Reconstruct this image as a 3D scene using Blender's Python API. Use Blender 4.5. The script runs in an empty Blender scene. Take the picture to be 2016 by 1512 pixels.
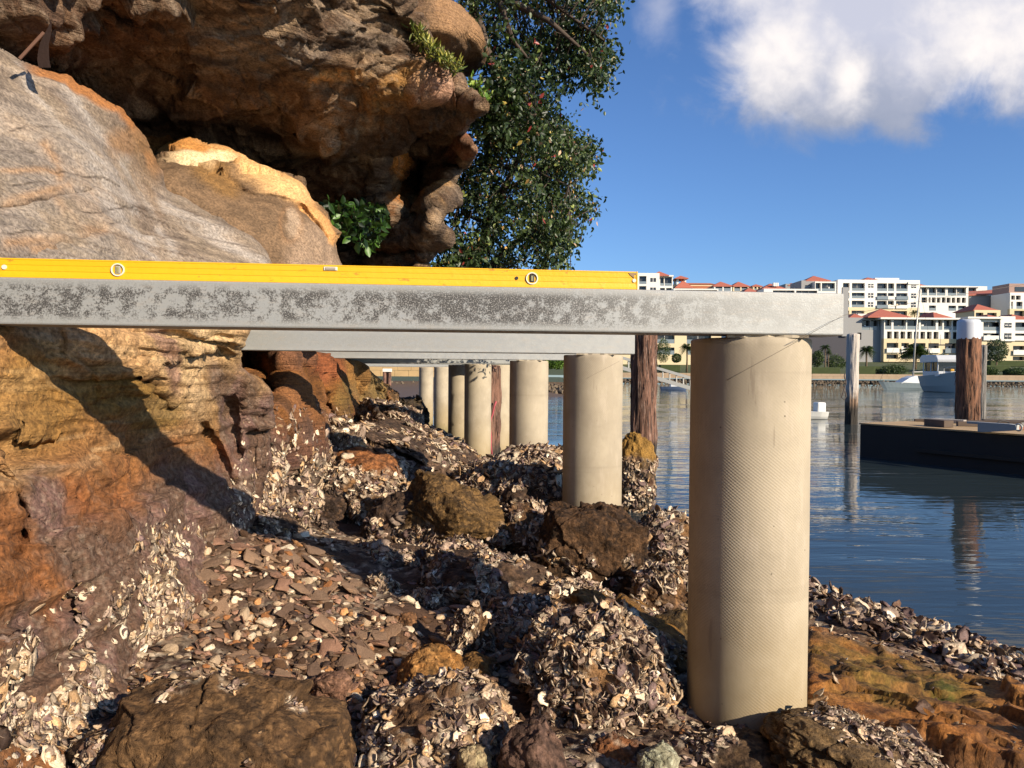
import bpy, bmesh, math, random
import numpy as np
from mathutils import Vector, Matrix, Euler

# ------------------------------------------------------------------ camera
F = 1500.0; CAMZ = 1.65
PITCH = math.radians(0.88); ROLL = math.radians(0.45)
scene = bpy.context.scene
_f = np.array([0, math.cos(PITCH), -math.sin(PITCH)])
_r0 = np.array([1.0, 0, 0]); _u0 = np.array([0, math.sin(PITCH), math.cos(PITCH)])
_r = _r0 * math.cos(ROLL) + _u0 * math.sin(ROLL)
_u = -_r0 * math.sin(ROLL) + _u0 * math.cos(ROLL)
cam_d = bpy.data.cameras.new('camera'); cam = bpy.data.objects.new('camera', cam_d)
scene.collection.objects.link(cam)
cam_d.sensor_width = 36; cam_d.lens = F / 2016 * 36
cam_d.clip_start = 0.02; cam_d.clip_end = 3000
cam.matrix_world = Matrix(((_r[0], _u[0], -_f[0], 0), (_r[1], _u[1], -_f[1], 0), (_r[2], _u[2], -_f[2], CAMZ), (0, 0, 0, 1)))
scene.camera = cam

# ------------------------------------------------------------------ world, sun, exposure
SUN_AZ = math.radians(48); SUN_EL = math.radians(24)   # azimuth: from -Y (behind the camera) towards +X
SUN_STR = 5.0; SKY_STR = 0.066
scene.view_settings.view_transform = 'Standard'; scene.view_settings.look = 'None'
scene.view_settings.gamma = 1; scene.view_settings.use_curve_mapping = False
scene.cycles.diffuse_bounces = 1; scene.cycles.glossy_bounces = 3; scene.cycles.max_bounces = 8
scene.view_settings.exposure = 0.62
sdir = Vector((math.sin(SUN_AZ) * math.cos(SUN_EL), -math.cos(SUN_AZ) * math.cos(SUN_EL), math.sin(SUN_EL)))
sun_d = bpy.data.lights.new('sun', 'SUN'); sun = bpy.data.objects.new('sun', sun_d)
scene.collection.objects.link(sun)
sun_d.energy = SUN_STR; sun_d.angle = math.radians(0.5); sun_d.color = (1.0, 0.86, 0.67)
sun.rotation_euler = sdir.to_track_quat('Z', 'Y').to_euler()

class NT:
    """small helper around a node tree"""
    def __init__(s, nt): s.nt = nt
    def n(s, t, props=None, **inp):
        nd = s.nt.nodes.new(t)
        for k, v in (props or {}).items(): setattr(nd, k, v)
        for k, v in inp.items():
            key = int(k[1:]) if k[0] == '_' and k[1:].isdigit() else k.replace('_', ' ')
            s.set(nd.inputs[key], v)
        return nd
    def set(s, sock, v):
        if hasattr(v, 'is_output') or isinstance(v, bpy.types.NodeSocket): s.nt.links.new(v, sock)
        else:
            if isinstance(v, (tuple, list)) and len(v) == 3 and sock.type == 'RGBA': v = (*v, 1)
            sock.default_value = v
    def math(s, op, a, b=0.0, c=None, clamp=False):
        nd = s.nt.nodes.new('ShaderNodeMath'); nd.operation = op; nd.use_clamp = clamp
        s.set(nd.inputs[0], a); s.set(nd.inputs[1], b)
        if c is not None: s.set(nd.inputs[2], c)
        return nd.outputs[0]
    def mix(s, fac, a, b, blend='MIX'):
        nd = s.nt.nodes.new('ShaderNodeMix'); nd.data_type = 'RGBA'; nd.blend_type = blend
        s.set(nd.inputs[0], fac); s.set(nd.inputs[6], a); s.set(nd.inputs[7], b)
        return nd.outputs[2]
    def ramp(s, x, lo, hi, a=0.0, b=1.0):
        nd = s.nt.nodes.new('ShaderNodeMapRange'); nd.interpolation_type = 'SMOOTHSTEP'
        for i, v in enumerate((x, lo, hi, a, b)): s.set(nd.inputs[i], v)
        return nd.outputs[0]
    def noise(s, vec, scale, detail=4, rough=0.55, dist=0.0):
        nd = s.n('ShaderNodeTexNoise', Scale=scale, Detail=detail, Roughness=rough, Distortion=dist)
        if vec is not None: s.set(nd.inputs['Vector'], vec)
        return nd.outputs['Fac']
    def scl(s, vec, sc, rot=(0, 0, 0)):
        nd = s.n('ShaderNodeMapping'); s.set(nd.inputs['Vector'], vec)
        nd.inputs['Scale'].default_value = sc; nd.inputs['Rotation'].default_value = rot
        return nd.outputs[0]

W = bpy.data.worlds.new('World'); scene.world = W; W.use_nodes = True
t = NT(W.node_tree); W.node_tree.nodes.clear()
sky = t.n('ShaderNodeTexSky', {'sky_type': 'NISHITA', 'sun_disc': False, 'sun_elevation': SUN_EL,
          'sun_rotation': math.pi - SUN_AZ, 'altitude': 0, 'air_density': 1.0, 'dust_density': 0.35, 'ozone_density': 3.5})
tc = t.n('ShaderNodeTexCoord').outputs['Generated']
sep = t.n('ShaderNodeSeparateXYZ'); t.set(sep.inputs[0], tc)
ay = t.math('MAXIMUM', sep.outputs[1], 0.05)
U = t.math('DIVIDE', sep.outputs[0], ay); V = t.math('DIVIDE', sep.outputs[2], ay)
uv = t.n('ShaderNodeCombineXYZ', _0=U, _1=V).outputs[0]
def ell(cu, cv, ru, rv):
    a = t.math('DIVIDE', t.math('SUBTRACT', U, cu), ru); b = t.math('DIVIDE', t.math('SUBTRACT', V, cv), rv)
    return t.math('SUBTRACT', 1.0, t.math('SQRT', t.math('ADD', t.math('MULTIPLY', a, a), t.math('MULTIPLY', b, b))))
body = t.math('MAXIMUM', ell(0.60, 0.50, 0.42, 0.185), ell(0.42, 0.40, 0.22, 0.11))
n1 = t.noise(uv, 9.0, 8, 0.58, 0.3); n2 = t.noise(uv, 26.0, 6, 0.55, 0.2)
dens = t.math('ADD', t.math('MULTIPLY', body, 1.6), t.math('MULTIPLY', t.math('SUBTRACT', n1, 0.5), 1.9))
wisp = t.math('MULTIPLY', t.ramp(t.math('ADD', ell(0.19, 0.475, 0.05, 0.07), t.math('MULTIPLY', t.math('SUBTRACT', n1, 0.5), 2.2)), 0.1, 1.4), 0.6)
cm = t.math('MAXIMUM', t.ramp(dens, -0.05, 0.65), wisp)
# lumps lit by the sun against the greyer body
lump = t.math('MAXIMUM', ell(0.34, 0.415, 0.085, 0.075), ell(0.62, 0.435, 0.11, 0.085))
lump = t.math('MAXIMUM', lump, ell(0.435, 0.385, 0.035, 0.05))
lm = t.ramp(t.math('ADD', lump, t.math('MULTIPLY', t.math('SUBTRACT', n2, 0.5), 1.7)), -0.45, 1.15)
under = t.ramp(t.math('ADD', V, t.math('MULTIPLY', t.math('SUBTRACT', n1, 0.5), 0.12)), 0.31, 0.46)
grey = t.mix(under, (0.27, 0.30, 0.39), (0.50, 0.51, 0.60))
ccol = t.mix(lm, grey, (0.86, 0.80, 0.76))
bg_sky = t.n('ShaderNodeBackground', Strength=SKY_STR)
tint = t.mix(1.0, sky.outputs[0], (0.92, 1.16, 1.53), 'MULTIPLY'); t.set(bg_sky.inputs['Color'], tint)
bg_cl = t.n('ShaderNodeBackground', Strength=0.85); t.set(bg_cl.inputs['Color'], ccol)
ms = t.n('ShaderNodeMixShader'); t.set(ms.inputs[0], t.math('MULTIPLY', cm, 0.94)); t.set(ms.inputs[1], bg_sky.outputs[0]); t.set(ms.inputs[2], bg_cl.outputs[0])
ow = t.n('ShaderNodeOutputWorld'); t.set(ow.inputs[0], ms.outputs[0])

# ------------------------------------------------------------------ basics
rng = np.random.default_rng(7); R = random.Random(5)
COL = scene.collection
def P(px, py, d):
    """point seen at photo pixel (px, py), d metres in front of the lens; z = 0 is the water"""
    px = np.asarray(px, float); py = np.asarray(py, float); d = np.asarray(d, float)
    v = _f + ((px - 1008) / F)[..., None] * _r - ((py - 756) / F)[..., None] * _u
    return v * d[..., None] + np.array([0, 0, CAMZ])
def hexc(h):
    h = h.lstrip('#'); c = [int(h[i:i + 2], 16) / 255 for i in (0, 2, 4)]
    return np.array([x / 12.92 if x <= 0.04045 else ((x + 0.055) / 1.055) ** 2.4 for x in c])
_perm = np.random.default_rng(3).permutation(256); _val = np.random.default_rng(4).random(256) * 2 - 1
def vn(p):
    i = np.floor(p).astype(np.int64); f = p - i; f = f * f * (3 - 2 * f); out = 0
    for dx in (0, 1):
        for dy in (0, 1):
            for dz in (0, 1):
                h = _perm[(_perm[(_perm[(i[..., 0] + dx) & 255] + i[..., 1] + dy) & 255] + i[..., 2] + dz) & 255]
                w = (f[..., 0] if dx else 1 - f[..., 0]) * (f[..., 1] if dy else 1 - f[..., 1]) * (f[..., 2] if dz else 1 - f[..., 2])
                out = out + w * _val[h]
    return out
def fbm(p, s=1.0, o=4, g=0.5, off=0.0):
    p = np.asarray(p, float) * s + off; a = 1.0; t_ = 0; n = 0
    for _ in range(o):
        t_ = t_ + a * vn(p); n += a; a *= g; p = p * 2.03 + 17.7
    return t_ / n * 1.6
def ridged(p, s=1.0, o=4, off=0.0):
    p = np.asarray(p, float) * s + off; a = 1.0; t_ = 0; n = 0
    for _ in range(o):
        t_ = t_ + a * (1 - 2 * np.abs(vn(p))); n += a; a *= 0.5; p = p * 2.1 + 11.3
    return t_ / n
_jit = np.random.default_rng(8).random((4096, 3)); _rv = np.random.default_rng(9).normal(0, 1, (4096, 3)); _rv /= np.linalg.norm(_rv, axis=1, keepdims=True)
def worley(p, s=1.0, off=0.0):
    """nearest jittered cell: (id, vector from its centre, F2 - F1), all in cell units"""
    sh = np.shape(p)[:-1]; p = np.asarray(p, float).reshape(-1, 3) * s + off; i0 = np.floor(p).astype(np.int64); f1 = np.full(len(p), 9.0); f2 = np.full(len(p), 9.0); cid = np.zeros(len(p), int); vec = np.zeros((len(p), 3))
    for dx in (-1, 0, 1):
        for dy in (-1, 0, 1):
            for dz in (-1, 0, 1):
                c = i0 + np.array([dx, dy, dz]); h = (c[:, 0] * 73856093 ^ c[:, 1] * 19349663 ^ c[:, 2] * 83492791) & 4095; v = p - (c + _jit[h]); d = np.sqrt((v * v).sum(1)); n = d < f1
                f2 = np.where(n, f1, np.minimum(f2, d)); f1 = np.where(n, d, f1); cid = np.where(n, h, cid); vec = np.where(n[:, None], v, vec)
    return cid.reshape(sh), vec.reshape(*sh, 3), (f2 - f1).reshape(sh)
def facets(p, s, off=0.0, flat=1.0):
    """blocky broken-rock relief: each cell is a tilted plane with its own height"""
    q = np.asarray(p) * np.array([1, 1, flat]); c, v, e = worley(q + 0.12 / s * np.stack([fbm(q, s * 1.5, 3, off=3), fbm(q, s * 1.5, 3, off=13), fbm(q, s * 1.5, 3, off=23)], -1), s, off)
    return ((v * _rv[c]).sum(-1) * 0.8 + (_val[c & 255]) * 0.35) , e
def sstep(x, a, b):
    t_ = np.clip((x - a) / (b - a), 0, 1); return t_ * t_ * (3 - 2 * t_)
class RBF:
    def __init__(s, pts, c):
        a = np.array(pts, float); s.x = a[:, :2]; s.c = c
        D = np.sqrt(((s.x[:, None] - s.x[None]) ** 2).sum(-1) + c * c); n = len(a)
        A = np.zeros((n + 3, n + 3)); A[:n, :n] = D; A[:n, n] = 1; A[:n, n + 1:] = s.x / 1000; A[n, :n] = 1; A[n + 1:, :n] = s.x.T / 1000
        b = np.zeros(n + 3); b[:n] = a[:, 2]; s.w = np.linalg.lstsq(A, b, rcond=None)[0]
    def __call__(s, x, y):
        sh = np.shape(x); q = np.stack([np.ravel(x), np.ravel(y)], 1); n = len(s.x); out = np.full(len(q), s.w[n]) + q @ s.w[n + 1:] / 1000
        for i in range(n): out += s.w[i] * np.sqrt(((q - s.x[i]) ** 2).sum(1) + s.c ** 2)
        return out.reshape(sh)
def seg_dist(px, py, line, closed=False):
    L = np.array(line, float); A = L; B = np.roll(L, -1, 0)
    if not closed: A = L[:-1]; B = L[1:]
    best = np.full(px.shape, 1e18); bx = np.zeros(px.shape); by = np.zeros(px.shape)
    for a, b in zip(A, B):
        ab = b - a; q = max((ab ** 2).sum(), 1e-9)
        t_ = np.clip(((px - a[0]) * ab[0] + (py - a[1]) * ab[1]) / q, 0, 1)
        x = a[0] + t_ * ab[0]; y = a[1] + t_ * ab[1]; d = (px - x) ** 2 + (py - y) ** 2
        m = d < best; best = np.where(m, d, best); bx = np.where(m, x, bx); by = np.where(m, y, by)
    return np.sqrt(best), bx, by
def inside(px, py, poly):
    L = np.array(poly, float); ins = np.zeros(px.shape, bool); j = len(L) - 1
    for i in range(len(L)):
        xi, yi = L[i]; xj, yj = L[j]
        if yi != yj:
            c = ((yi > py) != (yj > py)) & (px < (xj - xi) * (py - yi) / (yj - yi) + xi); ins ^= c
        j = i
    return ins
def rough_poly(poly, step=9, amp=4.0, seed=0):
    L = np.array(poly, float); out = []
    for a, b in zip(L, np.roll(L, -1, 0)):
        n = max(1, int(np.hypot(*(b - a)) / step)); 
        for k in range(n): out.append(a + (b - a) * k / n)
    o = np.array(out); q = np.column_stack([o / 26.0, np.full(len(o), seed * 3.1)])
    o[:, 0] += amp * fbm(q, 1, 3); o[:, 1] += amp * fbm(q, 1, 3, off=40)
    return o
def link(o, parent=None):
    COL.objects.link(o)
    if parent is not None: o.parent = parent
    return o
def tag(o, label=None, cat=None, group=None, kind=None):
    if label: o['label'] = label
    if cat: o['category'] = cat
    if group: o['group'] = group
    if kind: o['kind'] = kind
    return o
def empty(name, loc, label=None, cat=None, group=None):
    o = bpy.data.objects.new(name, None); o.location = loc; o.empty_display_size = 0.1; link(o)
    return tag(o, label, cat, group)
def mesh_np(name, V, quads=None, tris=None, mat=None, col=None, smooth=True, parent=None, origin=None, uv=None):
    V = np.asarray(V, np.float64)
    if origin is not None: V = V - np.asarray(origin)
    me = bpy.data.meshes.new(name); me.vertices.add(len(V)); me.vertices.foreach_set('co', V.astype(np.float32).ravel())
    ls, st = [], []; n = 0
    for F_ in (quads, tris):
        if F_ is not None and len(F_):
            F_ = np.asarray(F_); k = F_.shape[1]; ls.append(F_.ravel()); st.append(n + np.arange(len(F_)) * k); n += F_.size
    ls = np.concatenate(ls).astype(np.int32); st = np.concatenate(st).astype(np.int32)
    me.loops.add(len(ls)); me.loops.foreach_set('vertex_index', ls)
    me.polygons.add(len(st)); me.polygons.foreach_set('loop_start', st)
    if col is not None:
        at = me.color_attributes.new('albedo', 'FLOAT_COLOR', 'POINT')
        c4 = np.ones((len(V), 4), np.float32); c4[:, :3] = col; at.data.foreach_set('color', c4.ravel())
    me.update(calc_edges=True); me.validate()
    if smooth: me.polygons.foreach_set('use_smooth', np.ones(len(me.polygons), bool))
    if mat: me.materials.append(mat)
    o = bpy.data.objects.new(name, me)
    if origin is not None: o.location = origin
    link(o, parent)
    if parent is not None and origin is None: pass
    return o
class MB:
    """collects boxes, tubes and prisms into one mesh"""
    def __init__(s): s.v = []; s.f = []
    def add(s, V, Fs):
        n = len(s.v); s.v += [tuple(map(float, v)) for v in V]; s.f += [tuple(i + n for i in f) for f in Fs]
    def box(s, x0, x1, y0, y1, z0, z1, M=None):
        V = [Vector((x, y, z)) for x in (x0, x1) for y in (y0, y1) for z in (z0, z1)]
        if M is not None: V = [M @ v for v in V]
        s.add(V, [(0, 1, 3, 2), (4, 6, 7, 5), (0, 4, 5, 1), (2, 3, 7, 6), (0, 2, 6, 4), (1, 5, 7, 3)])
    def bar(s, a, b, w, h=None, up=(0, 0, 1)):
        a = Vector(a); b = Vector(b); h = h or w; d = (b - a); L = d.length; d.normalize()
        x = d.cross(Vector(up)); 
        if x.length < 1e-5: x = d.cross(Vector((1, 0, 0)))
        x.normalize(); z = x.cross(d)
        V = [c + x * (sx * w / 2) + z * (sz * h / 2) for c in (a, b) for sx in (-1, 1) for sz in (-1, 1)]
        s.add(V, [(0, 1, 3, 2), (4, 6, 7, 5), (0, 4, 5, 1), (2, 3, 7, 6), (0, 2, 6, 4), (1, 5, 7, 3)])
    def tube(s, pts, rad, k=8, cap=True):
        pts = [Vector(p) for p in pts]; n = len(pts); rads = rad if hasattr(rad, '__len__') else [rad] * n; V = []
        prev = None
        for i, p in enumerate(pts):
            d = (pts[min(i + 1, n - 1)] - pts[max(i - 1, 0)]).normalized()
            x = (prev - d * prev.dot(d)) if prev is not None else (d.cross(Vector((0, 0, 1))) if abs(d.z) < 0.95 else d.cross(Vector((1, 0, 0))))
            x.normalize(); prev = x; y = d.cross(x)
            V += [p + (x * math.cos(2 * math.pi * j / k) + y * math.sin(2 * math.pi * j / k)) * rads[i] for j in range(k)]
        Fs = [(i * k + j, i * k + (j + 1) % k, (i + 1) * k + (j + 1) % k, (i + 1) * k + j) for i in range(n - 1) for j in range(k)]
        if cap: Fs += [tuple(range(k))[::-1], tuple((n - 1) * k + j for j in range(k))]
        s.add(V, Fs)
    def prism(s, poly, z0, z1, M=None):
        n = len(poly); V = [Vector((x, y, z)) for z in (z0, z1) for x, y in poly]
        if M is not None: V = [M @ v for v in V]
        s.add(V, [tuple(range(n))[::-1], tuple(range(n, 2 * n))] + [(i, (i + 1) % n, n + (i + 1) % n, n + i) for i in range(n)])
    def build(s, name, mat, parent=None, smooth=False, bevel=0.0, origin=None):
        me = bpy.data.meshes.new(name); V = s.v
        if origin is not None: V = [tuple(Vector(v) - Vector(origin)) for v in V]
        elif parent is not None and parent.type == 'EMPTY' and getattr(s, 'world', False): V = [tuple(Vector(v) - parent.location) for v in V]
        me.from_pydata(V, [], s.f); me.update()
        bm = bmesh.new(); bm.from_mesh(me); bmesh.ops.recalc_face_normals(bm, faces=bm.faces); bm.to_mesh(me); bm.free()
        if smooth: me.polygons.foreach_set('use_smooth', np.ones(len(me.polygons), bool))
        if mat: me.materials.append(mat)
        o = bpy.data.objects.new(name, me)
        if origin is not None: o.location = origin
        link(o, parent)
        if bevel:
            m = o.modifiers.new('bevel', 'BEVEL'); m.width = bevel; m.segments = 2; m.limit_method = 'ANGLE'; m.angle_limit = math.radians(40)
        return o

# ------------------------------------------------------------------ materials
def new_mat(name):
    m = bpy.data.materials.new(name); m.use_nodes = True; m.node_tree.nodes.clear(); q = NT(m.node_tree)
    b = q.n('ShaderNodeBsdfPrincipled'); o = q.n('ShaderNodeOutputMaterial'); q.set(o.inputs[0], b.outputs[0])
    return m, q, b
def plain(name, col, rough=0.6, metal=0.0, var=0.12, vs=8.0, bump=0.0, bs=60.0, spec=0.5):
    m, q, b = new_mat(name); c = hexc(col) if isinstance(col, str) else np.array(col)
    g = q.n('ShaderNodeTexCoord').outputs['Object']; n = q.noise(g, vs, 5, 0.6)
    q.set(b.inputs['Base Color'], q.mix(n, tuple(c * (1 - var)), tuple(np.minimum(c * (1 + var), 1))))
    b.inputs['Roughness'].default_value = rough; b.inputs['Metallic'].default_value = metal; b.inputs['Specular IOR Level'].default_value = spec
    if bump:
        bp = q.n('ShaderNodeBump', Strength=bump, Distance=0.01, Height=q.noise(g, bs, 5, 0.65)); q.set(b.inputs['Normal'], bp.outputs[0])
    return m
def rock_mat(name, fine=70.0, bump=0.5, dist=0.012, spec=0.25, rough=0.85, vary=0.45, strata=0.0, pits=0.0):
    """colour comes from the surface's own 'albedo' attribute, broken up by grain"""
    m, q, b = new_mat(name); g = q.n('ShaderNodeTexCoord').outputs['Object']
    at = q.n('ShaderNodeAttribute', {'attribute_name': 'albedo'}).outputs['Color']
    n1 = q.noise(g, fine, 6, 0.7); n2 = q.noise(g, fine * 0.16, 5, 0.6)
    gv = q.ramp(n1, 0.3, 0.7, 1 - vary, 1 + vary); gv2 = q.ramp(n2, 0.3, 0.7, 0.86, 1.12)
    c = q.mix(1.0, at, q.n('ShaderNodeCombineColor', _0=gv, _1=gv, _2=gv).outputs[0], 'MULTIPLY')
    c = q.mix(1.0, c, q.n('ShaderNodeCombineColor', _0=gv2, _1=gv2, _2=gv2).outputs[0], 'MULTIPLY')
    h = q.math('ADD', n1, q.math('MULTIPLY', n2, 1.6))
    if strata:
        sn = q.noise(q.scl(g, (0.9, 0.9, 52.0), (0.05, -0.12, 0)), 1.0, 5, 0.6, 0.1)
        h = q.math('ADD', h, q.math('MULTIPLY', sn, strata * 2.0))
        k = q.ramp(sn, 0.33, 0.42, 1 - 0.35 * strata, 1.0)
        c = q.mix(1.0, c, q.n('ShaderNodeCombineColor', _0=k, _1=k, _2=k).outputs[0], 'MULTIPLY')
    if pits:
        vo = q.n('ShaderNodeTexVoronoi', Vector=g, Scale=fine * 0.8).outputs['Distance']
        h = q.math('SUBTRACT', h, q.math('MULTIPLY', q.ramp(vo, 0.25, 0.0), pits))
    q.set(b.inputs['Base Color'], c)
    b.inputs['Roughness'].default_value = rough; b.inputs['Specular IOR Level'].default_value = spec
    bp = q.n('ShaderNodeBump', Strength=bump, Distance=dist, Height=h); q.set(b.inputs['Normal'], bp.outputs[0])
    return m
M_rock = rock_mat('sandstone', 62, 0.75, 0.02, strata=0.5, pits=0.5)
M_rock_dark = rock_mat('weathered_sandstone', 52, 0.95, 0.03, strata=0.7, pits=0.5)
M_boulder = rock_mat('boulder_stone', 60, 0.8, 0.02, pits=0.4)
M_shell = rock_mat('oyster_shell', 160, 0.6, 0.004, rough=0.6, vary=0.35)
M_ground = rock_mat('shore_grit', 60, 0.6, 0.015, pits=0.2)
M_stone = rock_mat('rubble_stone', 70, 0.6, 0.01, vary=0.3)
M_leaf, q, b = new_mat('leaf')
q.set(b.inputs['Base Color'], q.n('ShaderNodeAttribute', {'attribute_name': 'albedo'}).outputs['Color'])
b.inputs['Roughness'].default_value = 0.42; b.inputs['Specular IOR Level'].default_value = 0.4
tr = q.n('ShaderNodeBsdfTranslucent', Color=(0.06, 0.12, 0.02)); ad = q.n('ShaderNodeMixShader', _0=0.18)
q.set(ad.inputs[1], b.outputs[0]); q.set(ad.inputs[2], tr.outputs[0])
q.set([n for n in q.nt.nodes if n.type == 'OUTPUT_MATERIAL'][0].inputs[0], ad.outputs[0])
# ------------------------------------------------------------------ rock masses
class Surf: pass
def relief(name, poly, ctrl, step=4, edge=(60, 0.5), disp=None, paint=None, back=0.8, mat=None, parent=None,
           creases=(), jag=4.0, seed=0, c=70, label=None, cat=None, bback=(0, 1, 0)):
    pl = rough_poly(poly, 9, jag, seed); x0, y0 = pl.min(0) - step * 2; x1, y1 = pl.max(0) + step * 2
    X, Y = np.meshgrid(np.arange(x0, x1, step), np.arange(y0, y1, step))
    dist, bx, by = seg_dist(X, Y, pl, True); ins = inside(X, Y, pl); sd = np.where(ins, dist, -dist)
    near = (~ins) & (dist < step * 1.5); X = np.where(near, bx, X); Y = np.where(near, by, Y)
    sdc = np.maximum(sd, 0); D = RBF(ctrl, c)(X, Y)
    w, r = edge; k = np.clip(1 - sdc / w, 0, 1); D = D + r * (1 - np.sqrt(np.clip(1 - k * k, 0, 1)))
    W0 = P(X, Y, D)
    for cr in creases:      # (line, half width px, depth m[, side]) cuts and ledges across the face
        line, wd, amp = cr[:3]
        jl = np.array(line, float); cd, cx, cy = seg_dist(X + 7 * fbm(W0, 3.0, 3, off=seed), Y + 7 * fbm(W0, 3.0, 3, off=seed + 9), jl)
        D = D + amp * np.exp(-(cd / wd) ** 2)
    W0 = P(X, Y, D)
    gx = np.gradient(W0, axis=1); gy = np.gradient(W0, axis=0); N = np.cross(gx, gy); N /= np.linalg.norm(N, axis=-1, keepdims=True) + 1e-9
    N = np.where((N * (W0 - np.array([0, 0, CAMZ]))).sum(-1, keepdims=True) > 0, -N, N)
    if disp is not None: W0 = W0 + N * (disp(W0, X, Y, sdc) * np.clip(sdc / 14 + 0.25, 0, 1))[..., None]
    gx = np.gradient(W0, axis=1); gy = np.gradient(W0, axis=0); N = np.cross(gx, gy); N /= np.linalg.norm(N, axis=-1, keepdims=True) + 1e-9
    N = np.where((N * (W0 - np.array([0, 0, CAMZ]))).sum(-1, keepdims=True) > 0, -N, N)
    colr = paint(W0, X, Y, sdc, N) if paint is not None else np.full(W0.shape, 0.3)
    ok = ins | near; cell = ok[:-1, :-1] & ok[1:, :-1] & ok[:-1, 1:] & ok[1:, 1:]
    H, Wd = X.shape; idx = np.arange(H * Wd).reshape(H, Wd)
    q = np.stack([idx[:-1, :-1][cell], idx[1:, :-1][cell], idx[1:, 1:][cell], idx[:-1, 1:][cell]], 1)
    used = np.unique(q); mp = np.full(H * Wd, -1); mp[used] = np.arange(len(used)); q = mp[q]
    V = W0.reshape(-1, 3)[used]; C = colr.reshape(-1, 3)[used]; n = len(V)
    cc = np.array([0, 0, CAMZ]); DD = D.reshape(-1)[used]
    Vb = cc + (V - cc) * ((DD + back) / DD)[:, None]
    e = np.concatenate([q[:, [0, 1]], q[:, [1, 2]], q[:, [2, 3]], q[:, [3, 0]]]); key = np.sort(e, 1); kk = key[:, 0] * 10 ** 7 + key[:, 1]
    u, inv, cnt = np.unique(kk, return_inverse=True, return_counts=True); be = e[cnt[inv] == 1]
    side = np.stack([be[:, 1], be[:, 0], be[:, 0] + n, be[:, 1] + n], 1)
    allq = np.concatenate([q, q[:, ::-1] + n, side])
    org = V.mean(0); org[2] = V[:, 2].min()
    o = mesh_np(name, np.concatenate([V, Vb]), allq, mat=mat, col=np.concatenate([C, C]), origin=org, parent=parent)
    if label: tag(o, label, cat)
    S = Surf(); S.X = X; S.Y = Y; S.W = W0; S.N = N; S.sd = np.where(ins, sd, -1); S.x0 = x0; S.y0 = y0; S.step = step; S.o = o; S.org = org; S.C = colr
    return S
def sample(S, dens, n, rs):
    """n random points on a relief, kept with probability dens(px, py, world)"""
    h, w = S.X.shape; a = rs.random(n) * (w - 1.01); b_ = rs.random(n) * (h - 1.01); i = a.astype(int); j = b_.astype(int)
    keep = S.sd[j, i] > 2; i = i[keep]; j = j[keep]; fa = (a[keep] - i)[:, None]; fb = (b_[keep] - j)[:, None]
    bil = lambda G: (G[j, i] * (1 - fa) + G[j, i + 1] * fa) * (1 - fb) + (G[j + 1, i] * (1 - fa) + G[j + 1, i + 1] * fa) * fb
    p = bil(S.W); nn = bil(S.N); px = S.X[j, i]; py = S.Y[j, i]
    k = rs.random(len(px)) < dens(px, py, p); return p[k], nn[k], px[k], py[k]

# shells: cupped, ragged plates
SHC = [hexc(c) for c in ('#d0ba9e', '#c4a888', '#a08a78', '#806a5c', '#e4d2b8', '#604838', '#b8946c', '#745e58', '#402e24')]
def _shell_protos():
    out = []
    for s in range(10):
        rr = np.random.default_rng(100 + s); k = 9; V = [(0, 0, -0.10)]
        ph = rr.random() * 6; el = rr.uniform(1.1, 1.9)
        for ring, (rad, z) in enumerate(((0.55, -0.02), (1.0, 0.16))):
            for j in range(k):
                a = 2 * math.pi * j / k; r = rad * (1 + 0.28 * math.sin(a * 2 + ph) + rr.uniform(-0.22, 0.22))
                V.append((r * math.cos(a) * el * 0.75, r * math.sin(a) * 0.75, z + rr.uniform(-0.08, 0.10) * (ring + 0.5)))
        for j in range(k): a = V[1 + k + j]; V.append((a[0] * 0.8, a[1] * 0.8, a[2] - 0.22 - 0.1 * rr.random()))
        T = [(0, 1 + j, 1 + (j + 1) % k) for j in range(k)]
        Q = []
        for j in range(k):
            j2 = (j + 1) % k
            for r in (0, 1):
                A, B, Cc, D_ = 1 + r * k + j, 1 + (r + 1) * k + j, 1 + (r + 1) * k + j2, 1 + r * k + j2
                T += [(A, B, Cc), (A, Cc, D_)]
        out.append((np.array(V), np.array(T)))
    return out
SHP = _shell_protos()
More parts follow.
